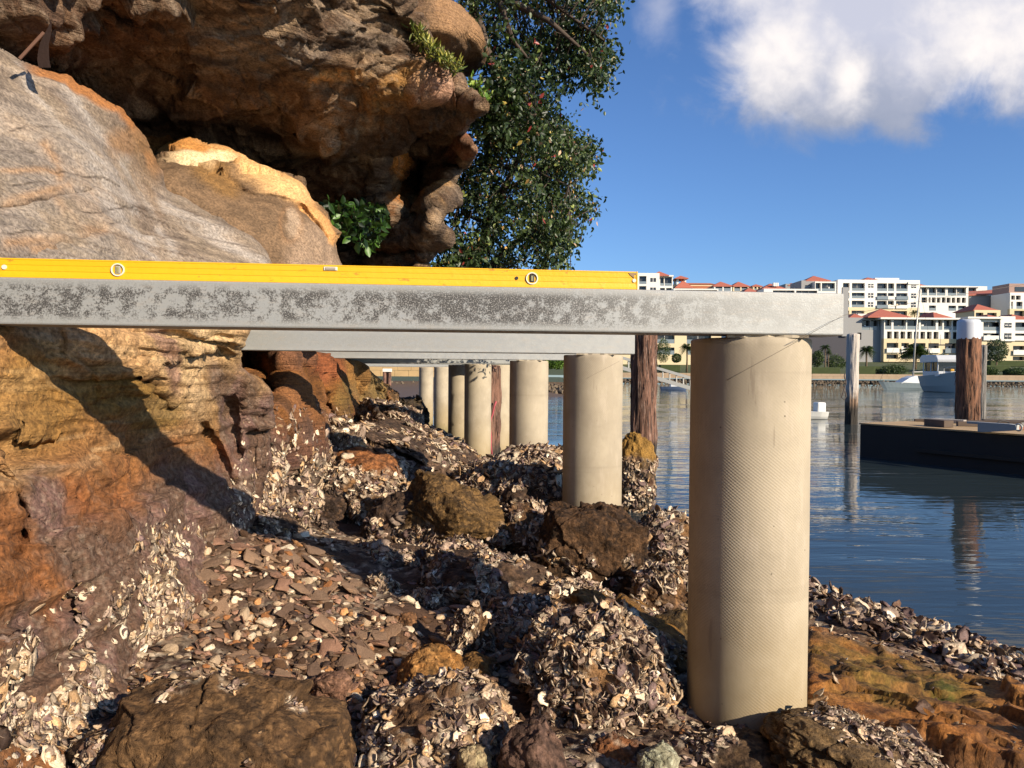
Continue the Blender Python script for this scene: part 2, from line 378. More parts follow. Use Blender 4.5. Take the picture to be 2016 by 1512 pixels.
def shells(name, pos, nrm, size, rs, parent=None, tilt=0.6, long_=1.0, align=None, cols=None, wts=None, org=None, mat=None, label=None, sink=0.1):
    n = len(pos)
    if n == 0: return None
    cols = np.array(cols if cols is not None else SHC[:8]); ci = rs.choice(len(cols), n, p=wts)
    Cn = cols[ci] * np.clip(rs.normal(0.92, 0.25, (n, 1)), 0.35, 1.35); sz_j = np.clip(rs.lognormal(-0.2, 0.36, n), 0.4, 1.9); kind = rs.integers(0, len(SHP), n)
    z = nrm + rs.normal(0, tilt, (n, 3)); z /= np.linalg.norm(z, axis=1, keepdims=True)
    ref = rs.normal(0, 1, (n, 3)) if align is None else np.tile(np.array(align, float), (n, 1)) + rs.normal(0, 0.35, (n, 3))
    x = ref - z * (ref * z).sum(1, keepdims=True); x /= np.linalg.norm(x, axis=1, keepdims=True) + 1e-9; y = np.cross(z, x)
    sz = np.broadcast_to(size, (n,)) * sz_j; VV, TT, CC = [], [], []; base = 0
    for k in range(len(SHP)):
        m = np.where(kind == k)[0]
        if not len(m): continue
        V, T = SHP[k]; sx = sz[m] * long_; L = V[None] * np.stack([sx, sz[m], sz[m]], 1)[:, None]
        G = pos[m][:, None] + L[..., :1] * x[m][:, None] + L[..., 1:2] * y[m][:, None] + L[..., 2:] * z[m][:, None] + nrm[m][:, None] * (sz[m] * sink)[:, None, None]
        shade = np.ones(len(V)); c = Cn[m][:, None] * shade[None, :, None]
        c[:, 10:19] *= rs.uniform(0.55, 1.15, (len(m), 9, 1)); c[:, 19:] *= 0.55
        VV.append(G.reshape(-1, 3)); CC.append(c.reshape(-1, 3)); TT.append((T[None] + base + (np.arange(len(m)) * len(V))[:, None, None]).reshape(-1, 3)); base += len(m) * len(V)
    V = np.concatenate(VV)
    if org is not None: V = V - np.asarray(org)
    o = mesh_np(name, V, tris=np.concatenate(TT), mat=mat or M_shell, col=np.concatenate(CC), smooth=False, parent=parent)
    o['kind'] = 'stuff'
    return o

def crust(Wv, size, C, k):
    """barnacle and oyster crust: small cells, each with its own shell tone, dark in the gaps"""
    c, v, e = worley(Wv, 1 / size, 3); pal = np.array([hexc(x) for x in ('#c8b296', '#a08870', '#7c6658', '#5a463a', '#d8c6ac', '#8c7866', '#4a382e', '#b09678')]); K = pal[c % 8] * (0.8 + .3 * _val[(c >> 3) & 255])[..., None]
    K = K * (0.45 + 0.55 * sstep(e, .02, .22))[..., None]; return C * (1 - k[..., None]) + K * k[..., None], (_val[(c >> 2) & 255] * .5 + .5) * sstep(e, 0, .25)
def blob(X, Y, cx, cy, rx, ry, rot=0, soft=0.35):
    c, s = math.cos(math.radians(rot)), math.sin(math.radians(rot)); dx = X - cx; dy = Y - cy
    u = (dx * c + dy * s) / rx; v = (-dx * s + dy * c) / ry
    return 1 - sstep(np.sqrt(u * u + v * v), 1 - soft, 1 + soft)
def lay(C, m, col): col = hexc(col) if isinstance(col, str) else col; return C * (1 - m[..., None]) + col * m[..., None]

# ---- the near cliff face beside the beams
SA = [(-40, 60), (0, 95), (60, 130), (120, 150), (180, 178), (240, 215), (285, 270), (315, 330), (335, 372), (380, 400), (430, 425), (470, 450), (505, 480), (540, 520),
      (535, 590), (492, 640), (483, 690), (476, 722), (500, 738), (530, 768), (536, 800), (530, 880), (520, 960), (500, 1030), (482, 1072), (440, 1110), (400, 1180), (320, 1260), (270, 1330), (230, 1420), (170, 1540), (-60, 1560)]
CA = [(0, 100, 3.6), (120, 155, 3.9), (240, 220, 4.3), (315, 330, 4.6), (430, 430, 4.7), (540, 520, 4.75), (0, 300, 3.05), (150, 350, 3.45), (300, 450, 3.9), (0, 450, 2.72), (200, 480, 3.2), (400, 500, 4.05),
      (0, 560, 2.56), (0, 640, 2.52), (170, 600, 2.95), (170, 650, 2.80), (330, 650, 3.2), (485, 600, 3.9), (485, 660, 3.75), (0, 690, 2.5), (90, 770, 2.72), (180, 840, 2.98), (300, 920, 3.38), (330, 780, 3.45), (400, 700, 3.6), (400, 980, 3.76),
      (400, 850, 3.8), (480, 1050, 4.1), (480, 900, 4.15), (530, 800, 4.4), (520, 960, 4.35), (0, 1000, 2.32), (100, 1000, 2.52), (200, 1000, 2.85), (300, 1010, 3.2), (400, 1100, 3.6), (0, 1200, 2.2), (150, 1200, 2.5), (300, 1180, 3.02),
      (380, 1180, 3.3), (0, 1400, 2.12), (120, 1400, 2.32), (200, 1400, 2.5), (280, 1270, 2.92), (0, 1520, 2.02), (150, 1520, 2.25)]
def disp_A(W, X, Y, sd):
    up = 1 - sstep(Y, 560, 660); lo = sstep(Y, 980, 1150)
    tilt_ = W[..., 2] + 0.10 * W[..., 0] + 0.05 * fbm(W, 1.4, 3)
    st = np.stack([W[..., 0] * 1.3, W[..., 1] * 1.3, tilt_ * 17], -1)
    d = (0.045 - 0.02 * lo) * fbm(W, 1.1, 3, off=3) + (0.014 - 0.009 * up) * fbm(W, 5, 4, off=7)
    d = d + (0.014 + 0.012 * sstep(Y, 640, 660) * (1 - sstep(Y, 820, 900))) * fbm(st, 1, 3, off=2)
    cut = np.clip(fbm(st * np.array([1, 1, 0.7]), 1, 3, off=31) - 0.42, 0, 1)
    d = d - 0.10 * cut * (1 - 0.6 * up)
    d = d + (1 - up) * (0.009 * ridged(W, 2.6, 4, off=5) + 0.007 * fbm(W, 18, 3)) + lo * 0.02 * fbm(W, 9, 3, off=9)
    fA, eA = facets(W, 1.6, 3, 1.4); fa2, _ = facets(W, 7, 13, 1.8); d = d + (1 - up) * (0.05 * fA + 0.010 * fa2) + up * .006 * fa2
    pit = np.clip(vn(W * 7.5 + 3) - 0.55, 0, 1); return d - pit * 0.10 * sstep(Y, 700, 900)
def paint_A(W, X, Y, sd, N):
    wx = X + 30 * fbm(W, 2.2, 4, off=1); wy = Y + 30 * fbm(W, 2.2, 4, off=8)
    tilt_ = W[..., 2] + 0.10 * W[..., 0] + 0.06 * fbm(W, 1.4, 3)
    st = fbm(np.stack([W[..., 0] * 1.5, W[..., 1] * 1.5, tilt_ * 22], -1), 1, 4, off=12)
    b1 = fbm(W, 1.7, 5, off=4); b2 = fbm(W, 6.0, 5, off=14)
    C = np.ones(W.shape) * hexc('#94836f'); C = lay(C, sstep(b1, -0.1, 0.5), '#a89480'); C = lay(C, sstep(b2, 0.1, 0.6) * 0.6, '#6d6056')
    C = lay(C, sstep(-b1, 0.1, 0.6) * 0.7, '#7c6a5c'); C = lay(C, sstep(st, 0.25, 0.6) * 0.5, '#b3a18e')
    C = lay(C, blob(wx, wy, 90, 400, 240, 200) * sstep(b2, -0.1, 0.3) * 0.35, '#a9a096')
    # streaks of wash down the slab
    for ln in ([(40, 130), (110, 260), (200, 330), (300, 480)], [(130, 180), (200, 270), (290, 380), (340, 500)], [(170, 330), (250, 460), (330, 540)], [(330, 400), (440, 470), (520, 520)]):
        dd, _, _ = seg_dist(X + 14 * fbm(W, 4, 3, off=2), Y + 14 * fbm(W, 4, 3, off=6), ln); C = lay(C, np.exp(-(dd / 11) ** 2) * 0.75 * sstep(b2, -0.5, 0.2), '#bdb2a6')
    bed = fbm(np.stack([W[..., 0] * .8, W[..., 1] * .8, (W[..., 2] + .12 * W[..., 0]) * 60], -1), 1, 3, off=44); C = lay(C, sstep(-bed, .2, .6) * .6 * sstep(X * .3 + Y, 300, 420), '#6a5644'); C = lay(C, sstep(bed, .4, .8) * .3, '#c2ac92')
    # orange fresh bands along the bedding
    band = np.zeros(X.shape)
    for ln, w_ in (([(0, 405), (70, 392), (130, 372)], 9), ([(0, 490), (110, 478), (190, 450)], 12), ([(50, 500), (130, 480), (200, 460)], 8), ([(80, 290), (108, 330), (110, 360)], 9), ([(0, 340), (60, 342), (110, 350)], 6), ([(110, 410), (140, 450)], 10)):
        dd, _, _ = seg_dist(X + 2 * fbm(W, 5, 3), Y + 3 * fbm(W, 9, 3, off=5), ln); band = np.maximum(band, np.exp(-(dd / w_) ** 2))
    C = lay(C, band * sstep(b2, -0.3, 0.5) * 0.5 * (1 - sstep(Y, 500, 560)), '#c29260')
    for ln, w_ in (([(0, 410), (80, 398), (180, 372)], 2.6), ([(60, 508), (190, 462), (235, 440)], 3), ([(0, 300), (60, 303)], 2.2), ([(0, 262), (50, 255), (120, 262)], 1.6), ([(0, 470), (60, 462)], 2), ([(100, 345), (180, 352), (230, 372)], 1.4), ([(150, 430), (240, 412), (330, 440)], 1.5), ([(20, 375), (90, 366)], 1.6), ([(220, 500), (330, 470), (420, 490)], 1.5)):
        dd, _, _ = seg_dist(X + 3 * fbm(W, 6, 3), Y + 4 * fbm(W, 6, 3, off=5), ln); C = lay(C, np.exp(-(dd / w_) ** 2) * .8 * sstep(fbm(W, 5, 3, off=71), -.5, .1), '#3a2c22')
    edge = (1 - sstep(sd, 8, 26 + 14 * b1)) * (1 - sstep(Y, 300, 360)) * sstep(X, 30, 90); C = lay(C, edge, '#b87c48')
    C = lay(C, blob(wx, wy, 275, 280, 34, 60, 70) * 0.85, '#a07a55'); C = lay(C, blob(wx, wy, 300, 340, 24, 80, -20) * 0.5, '#94744f')
    C = C * .84
    # pale and orange face under the beam
    low = sstep(Y + 12 * b1, 590, 640)
    L = np.ones(W.shape) * hexc('#b08558'); L = lay(L, sstep(b1, -0.2, 0.5) * 0.8, '#9c6c3c'); L = lay(L, sstep(b2, 0.1, 0.6) * 0.55, '#856440')
    L = lay(L, blob(wx, wy, 250, 700, 190, 60, 8), '#c29a6c'); L = lay(L, blob(wx, wy, 400, 700, 105, 110) , '#cfae80')
    L = lay(L, blob(wx, wy, 440, 790, 55, 110, -10) * 0.8, '#c3a47c'); L = lay(L, blob(wx, wy, 330, 700, 26, 95, -12) * 0.95, '#a5826c')
    L = lay(L, blob(wx, wy, 300, 650, 45, 22) * 0.8, '#d0bba6')
    L = lay(L, sstep(st, 0.15, 0.5) * 0.35, '#d8b98c'); L = lay(L, sstep(-st, 0.25, 0.6) * 0.3 , '#8f5f33')
    L = lay(L, blob(wx, wy, 260, 800, 120, 45, 15) * 0.6, '#7a6428'); L = lay(L, blob(wx, wy, 470, 860, 70, 70, 20) * 0.7, '#8e6630')
    red = sstep(wy + 0.30 * wx, 930, 1060) ; L = lay(L, red * 0.85, '#86532e'); L = lay(L, blob(wx, wy, 60, 800, 110, 110) * 0.5, '#a07a3a')
    L = lay(L, red * sstep(b2, 0.0, 0.5) * 0.6, '#965c34'); L = lay(L, blob(wx, wy, 470, 760, 50, 40) * 0.5, '#9a7440')
    pl = np.zeros(X.shape)
    for a in ((420, 1010, 150, 90, 10), (300, 1090, 110, 90, -40), (500, 880, 50, 130, -15), (400, 1100, 120, 80, 0), (230, 1150, 90, 110, -30), (90, 1030, 45, 90, -15), (150, 1110, 80, 60, 20), (200, 1300, 120, 160, 20), (40, 1330, 70, 130, 0), (455, 800, 22, 90, -8)):
        pl = np.maximum(pl, blob(wx, wy, *a))
    L = lay(L, pl * .9, '#6a5446'); L = lay(L, pl * sstep(b2, 0.1, 0.5) * 0.8, '#82645a')
    fleck = sstep(fbm(W, 60, 2, off=3), 0.42, 0.6); L = lay(L, fleck * np.maximum(pl, red * 0.3) * 0.45, '#a08a76')
    spk = sstep(fbm(W, 40, 2, off=33), 0.35, 0.6); L = lay(L, spk * 0.35, '#4a2c14')
    L = L * (0.95 - 0.12 * sstep(wy, 720, 860))[..., None]
    C = C * (1 - low[..., None]) + L * low[..., None]
    kc = sstep(dA(X, Y, W), .25, .6); C, _ = crust(W, .022, C, kc * .8)
    crev = sstep(-st, 0.55, 0.8) * (1 - low * 0.4); C = lay(C, crev * 0.6, '#3a2a1e')
    return C
def dA(px, py, W):
    m = np.zeros(px.shape)
    for a, k in (((400, 1120, 130, 70, 20), 0.9), ((290, 1230, 90, 120, 35), 1.0), ((170, 1330, 110, 110, 0), 0.8), ((60, 1380, 100, 120, 0), 0.75), ((480, 1010, 40, 90, 0), 0.5), ((500, 930, 30, 90, 0), 0.25), ((150, 1160, 14, 12, 0), 1.0), ((180, 1055, 26, 10, 0), 1.0), ((80, 1250, 40, 50, 0), 0.25), ((390, 1060, 80, 40, 0), 0.4)):
        m = np.maximum(m, k * blob(px, py, *a, soft=0.5))
    bare = blob(px, py, 110, 1270, 45, 90, 8); return .9 * m * (1 - bare) * sstep(fbm(W, 7, 3, off=2), -0.25, 0.3) 
near = relief('sandstone_cliff', SA, CA, 3, (20, 0.22), disp_A, paint_A, 1.6, M_rock, jag=5, seed=1, c=45,
    creases=[([(0, 410), (80, 398), (180, 372)], 5, 0.03), ([(60, 508), (190, 462), (230, 440)], 5, 0.03), ([(0, 300), (60, 302)], 4, 0.02),
             ([(330, 660), (460, 664)], 4, 0.02), ([(240, 690), (320, 706), (380, 700)], 5, 0.04), ([(270, 735), (300, 770), (330, 800)], 8, 0.06), ([(310, 810), (380, 812)], 5, 0.035),
             ([(340, 730), (480, 700)], 4, 0.015), ([(0, 856), (90, 860)], 4, 0.02), ([(200, 885), (222, 900)], 8, 0.08), ([(36, 980), (50, 1040), (40, 1080), (24, 1100)], 8, 0.09),
             ([(100, 1080), (130, 1110), (145, 1160), (145, 1220)], 8, 0.08), ([(170, 1060), (215, 1065), (228, 1035)], 8, 0.07), ([(405, 840), (425, 880), (460, 950)], 8, 0.10), ([(455, 790), (460, 850), (470, 890)], 9, 0.13),
             ([(290, 1010), (330, 1040)], 5, 0.03), ([(0, 935), (40, 962)], 7, 0.05), ([(495, 1000), (500, 900), (505, 850)], 10, 0.08), ([(520, 820), (515, 980)], 6, 0.08)],
    label='pale and orange sandstone cliff face sloping down beside the steel beams', cat='cliff')
rs = np.random.default_rng(21)
p, n_, px, py = sample(near, dA, 42000, rs)
shells('oyster_crust', p, n_, rs.uniform(0.007, 0.017, len(p)) * (1 + 0.2 * (py > 1250)), rs, near.o, 0.26, 1.15, (0.1, 0, 1), org=near.org,
       cols=SHC[:8], wts=[.22, .20, .16, .12, .10, .06, .10, .04])

# ---- smooth mid rock with the fresh orange break along its top
SB = [(300, 300), (322, 283), (352, 272), (392, 276), (430, 290), (500, 318), (560, 340), (598, 352), (612, 385), (640, 412), (655, 440), (672, 458), (662, 478), (668, 510), (700, 560), (690, 640), (300, 640)]
CB = [(320, 285, 6.1), (400, 285, 6.2), (500, 325, 6.3), (600, 360, 6.4), (665, 460, 6.4), (340, 340, 5.45), (420, 380, 5.5), (520, 380, 5.8), (600, 420, 6.0), (400, 450, 5.2), (520, 470, 5.5), (620, 500, 5.9), (680, 600, 6.0), (350, 600, 4.9), (500, 600, 5.3)]
def disp_B(W, X, Y, sd): return 0.06 * facets(W, 1.5, 77, 1.2)[0] + 0.05 * fbm(W, 1.3, 3, off=21) + 0.03 * fbm(W, 4, 4, off=22) + 0.012 * fbm(np.stack([W[..., 0] * 2, W[..., 1] * 2, W[..., 2] * 14], -1), 1, 3)
def paint_B(W, X, Y, sd, N):
    wx = X + 16 * fbm(W, 2.5, 4, off=1); wy = Y + 16 * fbm(W, 2.5, 4, off=8); b1 = fbm(W, 2, 5, off=40); b2 = fbm(W, 8, 4, off=41)
    C = np.ones(W.shape) * hexc('#705a44'); C = lay(C, sstep(b1, -0.1, 0.4) * 0.6, '#624e3a'); C = lay(C, sstep(b2, 0.2, 0.6) * 0.4, '#8c7054')
    C = lay(C, blob(wx, wy, 625, 530, 60, 90, -20) * 0.7, '#a58c74'); C = lay(C, blob(wx, wy, 420, 360, 60, 22, 25) * 0.7, '#8f6a3a')
    dd, _, _ = seg_dist(wx, wy, [(330, 290), (400, 300), (500, 345), (580, 375), (625, 430), (660, 470)]); C = lay(C, 1 - sstep(dd, 13, 22), '#cc9860')
    C = lay(C, blob(wx, wy, 400, 324, 60, 12, 3), '#e3c69a'); C = lay(C, blob(wx, wy, 540, 365, 90, 20, 18) * 0.8, '#e0b27a'); C = lay(C, blob(wx, wy, 370, 295, 45, 13, 15) * 0.9, '#c58848')
    C = lay(C, blob(wx, wy, 571, 442, 17, 32, 5, 0.25) * .8, '#ab947c'); C = lay(C, blob(X, Y, 571, 442, 24, 40, 5, 0.2) * (1 - blob(X, Y, 571, 442, 17, 32, 5, 0.12)) * 0.15, '#b9824e')
    return C
midr = relief('sandstone_boulder', SB, CB, 3, (26, 0.3), disp_B, paint_B, 1.0, M_rock, jag=4, seed=2, c=30,
    creases=[([(330, 335), (370, 338), (430, 350), (500, 385), (560, 395), (600, 410)], 8, 0.10), ([(360, 335), (460, 332)], 5, 0.06), ([(600, 415), (620, 440), (645, 470)], 7, 0.12), ([(590, 440), (560, 400)], 5, 0.04)],
    label='tan sandstone boulder with a freshly broken orange top wedged under the overhang', cat='boulder')

# ---- the dark overhang above
SC = [(-80, -70), (770, -70), (784, -20), (792, 0), (806, 40), (830, 70), (862, 118), (880, 140), (905, 150), (925, 182), (958, 208), (962, 216), (940, 232), (922, 240), (915, 262), (920, 270), (934, 285), (938, 304), (925, 322), (900, 345), (893, 362), (904, 372),
      (898, 402), (880, 412), (862, 440), (884, 452), (888, 478), (862, 492), (840, 515), (850, 545), (845, 640), (300, 640), (-80, 420)]
CC_ = [(-80, -70, 4.0), (0, 0, 4.3), (0, 100, 4.9), (150, 100, 5.1), (200, 0, 4.7), (300, 230, 6.6), (330, 140, 5.9), (400, 0, 5.0), (400, 120, 5.7), (400, 270, 7.0), (500, 60, 5.5), (520, 180, 6.3), (520, 300, 7.7), (600, 0, 5.5), (600, 350, 8.3), (640, 110, 6.0), (650, 220, 6.7), (650, 300, 7.5),
      (700, 370, 8.4), (640, 420, 9.2), (640, 520, 9.2), (760, 0, 6.2), (780, 80, 6.35), (800, 150, 6.5), (850, 130, 6.8), (860, 180, 6.6), (740, 220, 6.9), (850, 230, 7.2), (950, 210, 6.5), (905, 178, 6.7), (930, 240, 7.4), (880, 255, 7.8), (800, 280, 7.9), (905, 275, 8.0), (932, 296, 7.4), (920, 325, 8.2), (880, 320, 8.4),
      (790, 330, 8.5), (830, 340, 9.1), (830, 385, 9.1), (880, 340, 8.2), (780, 400, 8.3), (850, 395, 8.15), (890, 385, 8.2), (800, 440, 8.2), (860, 470, 8.0), (740, 480, 8.6), (800, 520, 8.4), (840, 600, 8.4), (500, 500, 8.5)]
def disp_C(W, X, Y, sd):
    q = W + 0.35 * np.stack([fbm(W, 0.8, 3, off=5), fbm(W, 0.8, 3, off=15), fbm(W, 0.8, 3, off=25)], -1)
    st = np.stack([q[..., 0] * 1.2, q[..., 1] * 1.2, (q[..., 2] - 0.22 * q[..., 0]) * 8], -1)
    s = (W[..., 2] - 0.20 * W[..., 0] + 0.10 * W[..., 1]) * 2.3 + 0.75 * fbm(W, 0.9, 4, off=12); s2 = (W[..., 2] - 0.25 * W[..., 0]) * 6.5 + 0.9 * fbm(W, 1.6, 4, off=19)
    t1 = s - np.floor(s); t2 = s2 - np.floor(s2); ter = 0.14 * t1 ** 1.6 * (1 - sstep(t1, 0.93, 1.0)) + 0.06 * t2 ** 1.4 * (1 - sstep(t2, 0.9, 1.0))
    ter = ter * (1 - 0.75 * sstep(X, 640, 760) * sstep(Y, 190, 240))
    f1_, e1_ = facets(W, 1.3, 5, 2.4); f2_, e2_ = facets(W, 4.5, 9, 2.8)
    rt = sstep(X, 560, 760)
    return ter + 0.07 * ridged(q, 0.9, 4, off=2) + 0.03 * fbm(q, 2.5, 4, off=6) + 0.03 * fbm(st, 1, 4, off=7) + (0.05 + 0.02 * rt) * f1_ + (0.018 + .01 * rt) * f2_ - 0.02 * (1 - sstep(e1_, 0, .06)) * rt - 0.015 * (1 - sstep(e2_, 0, .08)) + 0.012 * fbm(W, 14, 4, off=4)
def paint_C(W, X, Y, sd, N):
    q = W + 0.5 * np.stack([fbm(W, 0.9, 3, off=5), fbm(W, 0.9, 3, off=15), fbm(W, 0.9, 3, off=25)], -1)
    _, e1_ = facets(W, 1.3, 5, 2.4); _, e2_ = facets(W, 4.5, 9, 2.8); fine_ = fbm(np.stack([q[..., 0] * 2.0, q[..., 1] * 2.0, (q[..., 2] - 0.25 * q[..., 0]) * 34], -1), 1, 4, off=77)
    st = fbm(np.stack([q[..., 0] * 1.0, q[..., 1] * 1.0, (q[..., 2] - 0.25 * q[..., 0]) * 9], -1), 1, 5, off=7); b1 = fbm(q, 1.6, 5, off=50); b2 = fbm(W, 7, 5, off=51)
    wx = X + 22 * b1; wy = Y + 22 * fbm(W, 2, 4, off=52)
    C = np.ones(W.shape) * hexc('#66574a'); C = lay(C, sstep(st, -0.1, 0.35) * 0.75, '#806a52'); C = lay(C, sstep(-st, 0.05, 0.5) * 0.8, '#3c2f26'); C = lay(C, sstep(b1, 0.15, 0.6) * 0.6, '#66605a' if 0 else '#6e5138')
    C = lay(C, sstep(st, 0.42, 0.6) * sstep(b2, -0.2, 0.3) * 0.7, '#b59878'); C = lay(C, sstep(b2, 0.3, 0.6) * 0.5, '#3f2b1e')
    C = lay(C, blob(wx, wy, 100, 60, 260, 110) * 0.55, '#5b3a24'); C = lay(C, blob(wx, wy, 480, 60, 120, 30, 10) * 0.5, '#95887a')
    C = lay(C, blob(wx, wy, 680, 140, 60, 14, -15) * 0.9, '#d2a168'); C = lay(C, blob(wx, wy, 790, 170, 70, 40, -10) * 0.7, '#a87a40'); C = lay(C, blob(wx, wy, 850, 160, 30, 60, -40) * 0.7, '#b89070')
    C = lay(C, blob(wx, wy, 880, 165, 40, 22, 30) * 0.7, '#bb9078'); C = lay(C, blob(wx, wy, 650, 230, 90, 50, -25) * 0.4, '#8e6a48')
    C = lay(C, blob(wx, wy, 798, 330, 32, 26, 0, 0.2), '#d88f46'); C = lay(C, blob(wx, wy, 785, 390, 24, 26) * 0.7, '#a86a2a'); C = lay(C, blob(wx, wy, 852, 398, 32, 16, -20) * .7, '#b98a4c'); C = lay(C, blob(wx, wy, 920, 292, 22, 22) * 0.7, '#9c6a50')  # orange alcove face; its lit pockets and ledge are painted brighter
    C = lay(C, blob(wx, wy, 835, 350, 26, 40, 20) * 0.8, '#2b1d14')  # shade of the alcove cavity painted into the rock colour
    C = C * 1.12; C = lay(C, sstep(fine_, .2, .6) * .4, '#a8937c'); C = lay(C, sstep(-fine_, .2, .6) * .45, '#33241a'); C = lay(C, (1 - sstep(e1_, .0, .035)) * .6 * sstep(b2, -.3, .3), '#241a12')
    return C
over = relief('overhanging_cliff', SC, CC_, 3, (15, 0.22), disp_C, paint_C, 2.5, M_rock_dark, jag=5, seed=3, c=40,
    creases=[([(200, 0), (250, 40), (300, 80), (360, 90)], 7, 0.10), ([(290, 115), (380, 135), (450, 155), (510, 158)], 5, 0.07), ([(600, 235), (560, 300), (480, 330)], 10, 0.12), ([(830, 90), (820, 140), (760, 190), (700, 190)], 10, 0.12),
             ([(940, 225), (860, 245), (780, 290), (700, 300)], 12, 0.22), ([(930, 330), (870, 330), (800, 300)], 9, 0.2), ([(896, 410), (840, 425), (760, 455)], 9, 0.2), ([(890, 480), (800, 495), (700, 505)], 8, 0.15), ([(600, 380), (680, 395), (760, 380)], 12, 0.2)],
    label='huge dark weathered sandstone overhang jutting out above the pale slab', cat='cliff')
# boulder beyond, at the lip
def disp_2(W, X, Y, sd): return 0.10 * fbm(W, 1.5, 4, off=61) + 0.03 * fbm(np.stack([W[..., 0], W[..., 1], W[..., 2] * 7], -1), 1.4, 4)
def paint_2(W, X, Y, sd, N):
    b1 = fbm(W, 2, 5, off=70); C = np.ones(W.shape) * hexc('#8f7154'); C = lay(C, sstep(b1, 0, .5) * .7, '#a9825c'); C = lay(C, sstep(-b1, 0.1, .5) * .7, '#6d5544')
    C = lay(C, blob(X, Y, 910, 120, 60, 35, 20) * .6, '#5f4b3c'); return C
lip = relief('sandstone_boulder', [(740, -60), (868, -60), (880, -4), (902, 10), (928, 30), (948, 55), (956, 75), (960, 105), (952, 128), (925, 150), (905, 152), (860, 140), (800, 80)],
    [(760, -50, 8.2), (870, -30, 8.0), (900, 30, 8.0), (940, 70, 8.3), (955, 100, 8.6), (880, 60, 7.8), (920, 110, 8.6), (920, 145, 9.2), (860, 130, 8.6), (800, 60, 7.9)], 3, (30, 0.45), disp_2, paint_2, 1.5, M_rock_dark, jag=4, seed=6, c=30,
    label='grey brown rounded boulder on the lip of the cliff beside the tree', cat='boulder')

# ---- the receding foot of the cliff under the beams
SD = [(460, 690), (486, 676), (560, 676), (596, 690), (640, 702), (668, 708), (700, 714), (722, 724), (745, 745), (768, 764), (784, 775), (782, 792), (765, 804), (735, 802), (700, 806), (690, 822), (712, 850), (716, 890), (705, 925), (690, 960),
      (660, 1000), (610, 1020), (560, 1040), (520, 1075), (460, 1080), (440, 1000), (470, 860)]
CD = [(470, 700, 6.0), (510, 730, 6.6), (545, 690, 6.2), (590, 700, 6.6), (560, 780, 5.6), (560, 860, 5.3), (600, 780, 6.6), (610, 860, 6.2), (640, 720, 8.3), (660, 800, 8.0), (700, 730, 9.8), (690, 790, 9.3), (740, 760, 10.6), (780, 785, 11.2),
      (690, 850, 8.3), (700, 900, 7.8), (640, 940, 6.6), (600, 960, 6.0), (560, 1020, 5.1), (520, 1060, 4.7), (470, 1060, 4.6), (520, 960, 4.8), (460, 900, 5.2), (580, 700, 6.2)]
def dD(px, py, W): return np.maximum(sstep(py + 0.25 * (px - 600), 850, 960) * 0.9, 0.12 * sstep(py, 790, 850)) * sstep(fbm(W, 4, 3, off=2), -0.5, 0.1)
def disp_D(W, X, Y, sd):
    a = 0.10 * ridged(W * np.array([1.6, 1.1, 0.5]), 1.3, 3, off=81) + 0.05 * fbm(W, 2.2, 4, off=82) + 0.02 * fbm(W, 9, 3)
    fD, eD = facets(W, 1.4, 31, 1.2); a = a + .09 * fD
    return a + 0.05 * sstep(Y, 880, 960) * fbm(W, 5, 3, off=3)
def paint_D(W, X, Y, sd, N):
    wx = X + 18 * fbm(W, 1.6, 4, off=1); wy = Y + 18 * fbm(W, 1.6, 4, off=8); b1 = fbm(W, 1.6, 5, off=90); b2 = fbm(W, 5, 5, off=91)
    C = np.ones(W.shape) * hexc('#8a5a2c'); C = lay(C, sstep(b1, 0, .5) * .7, '#9c6a44'); C = lay(C, sstep(-b1, 0.1, .5) * .6, '#7a6430')
    C = lay(C, blob(wx, wy, 640, 725, 50, 32) * .9, '#9a5a38'); C = lay(C, blob(wx, wy, 565, 700, 40, 30) * .8, '#9c6e55'); C = lay(C, blob(wx, wy, 720, 760, 60, 50, 40) * .85, '#8a7448')
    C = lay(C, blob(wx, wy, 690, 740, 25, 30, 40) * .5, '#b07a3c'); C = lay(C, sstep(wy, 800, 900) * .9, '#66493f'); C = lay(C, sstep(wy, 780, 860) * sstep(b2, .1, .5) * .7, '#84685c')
    C = lay(C, sstep(b2, .35, .6) * .5, '#3c2a1c'); C, _ = crust(W, .035, C, sstep(dD(X, Y, W), .2, .6) * .85); return C
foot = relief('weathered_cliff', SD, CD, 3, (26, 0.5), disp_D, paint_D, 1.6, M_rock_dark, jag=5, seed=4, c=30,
    creases=[([(490, 700), (500, 740), (530, 765)], 20, 0.5), ([(540, 830), (560, 870), (580, 900), (600, 960)], 7, 0.22), ([(600, 715), (630, 780), (655, 830)], 7, 0.3), ([(690, 742), (705, 775)], 6, 0.25), ([(702, 742), (740, 768), (765, 790)], 5, 0.3), ([(536, 800), (545, 760), (560, 740)], 8, 0.15), ([(585, 720), (610, 735), (650, 738)], 6, 0.2), ([(645, 800), (650, 850)], 6, 0.15)],
    label='ribbed red and ochre rock wall receding under the ends of the beams', cat='cliff')
p, n_, px, py = sample(foot, dD, 30000, rs)
shells('oyster_crust', p, n_, rs.uniform(0.010, 0.028, len(p)), rs, foot.o, 0.35, 1.2, (0.1, 0, 1), org=foot.org, cols=SHC[:8], wts=[.16, .18, .18, .16, .06, .10, .10, .06])

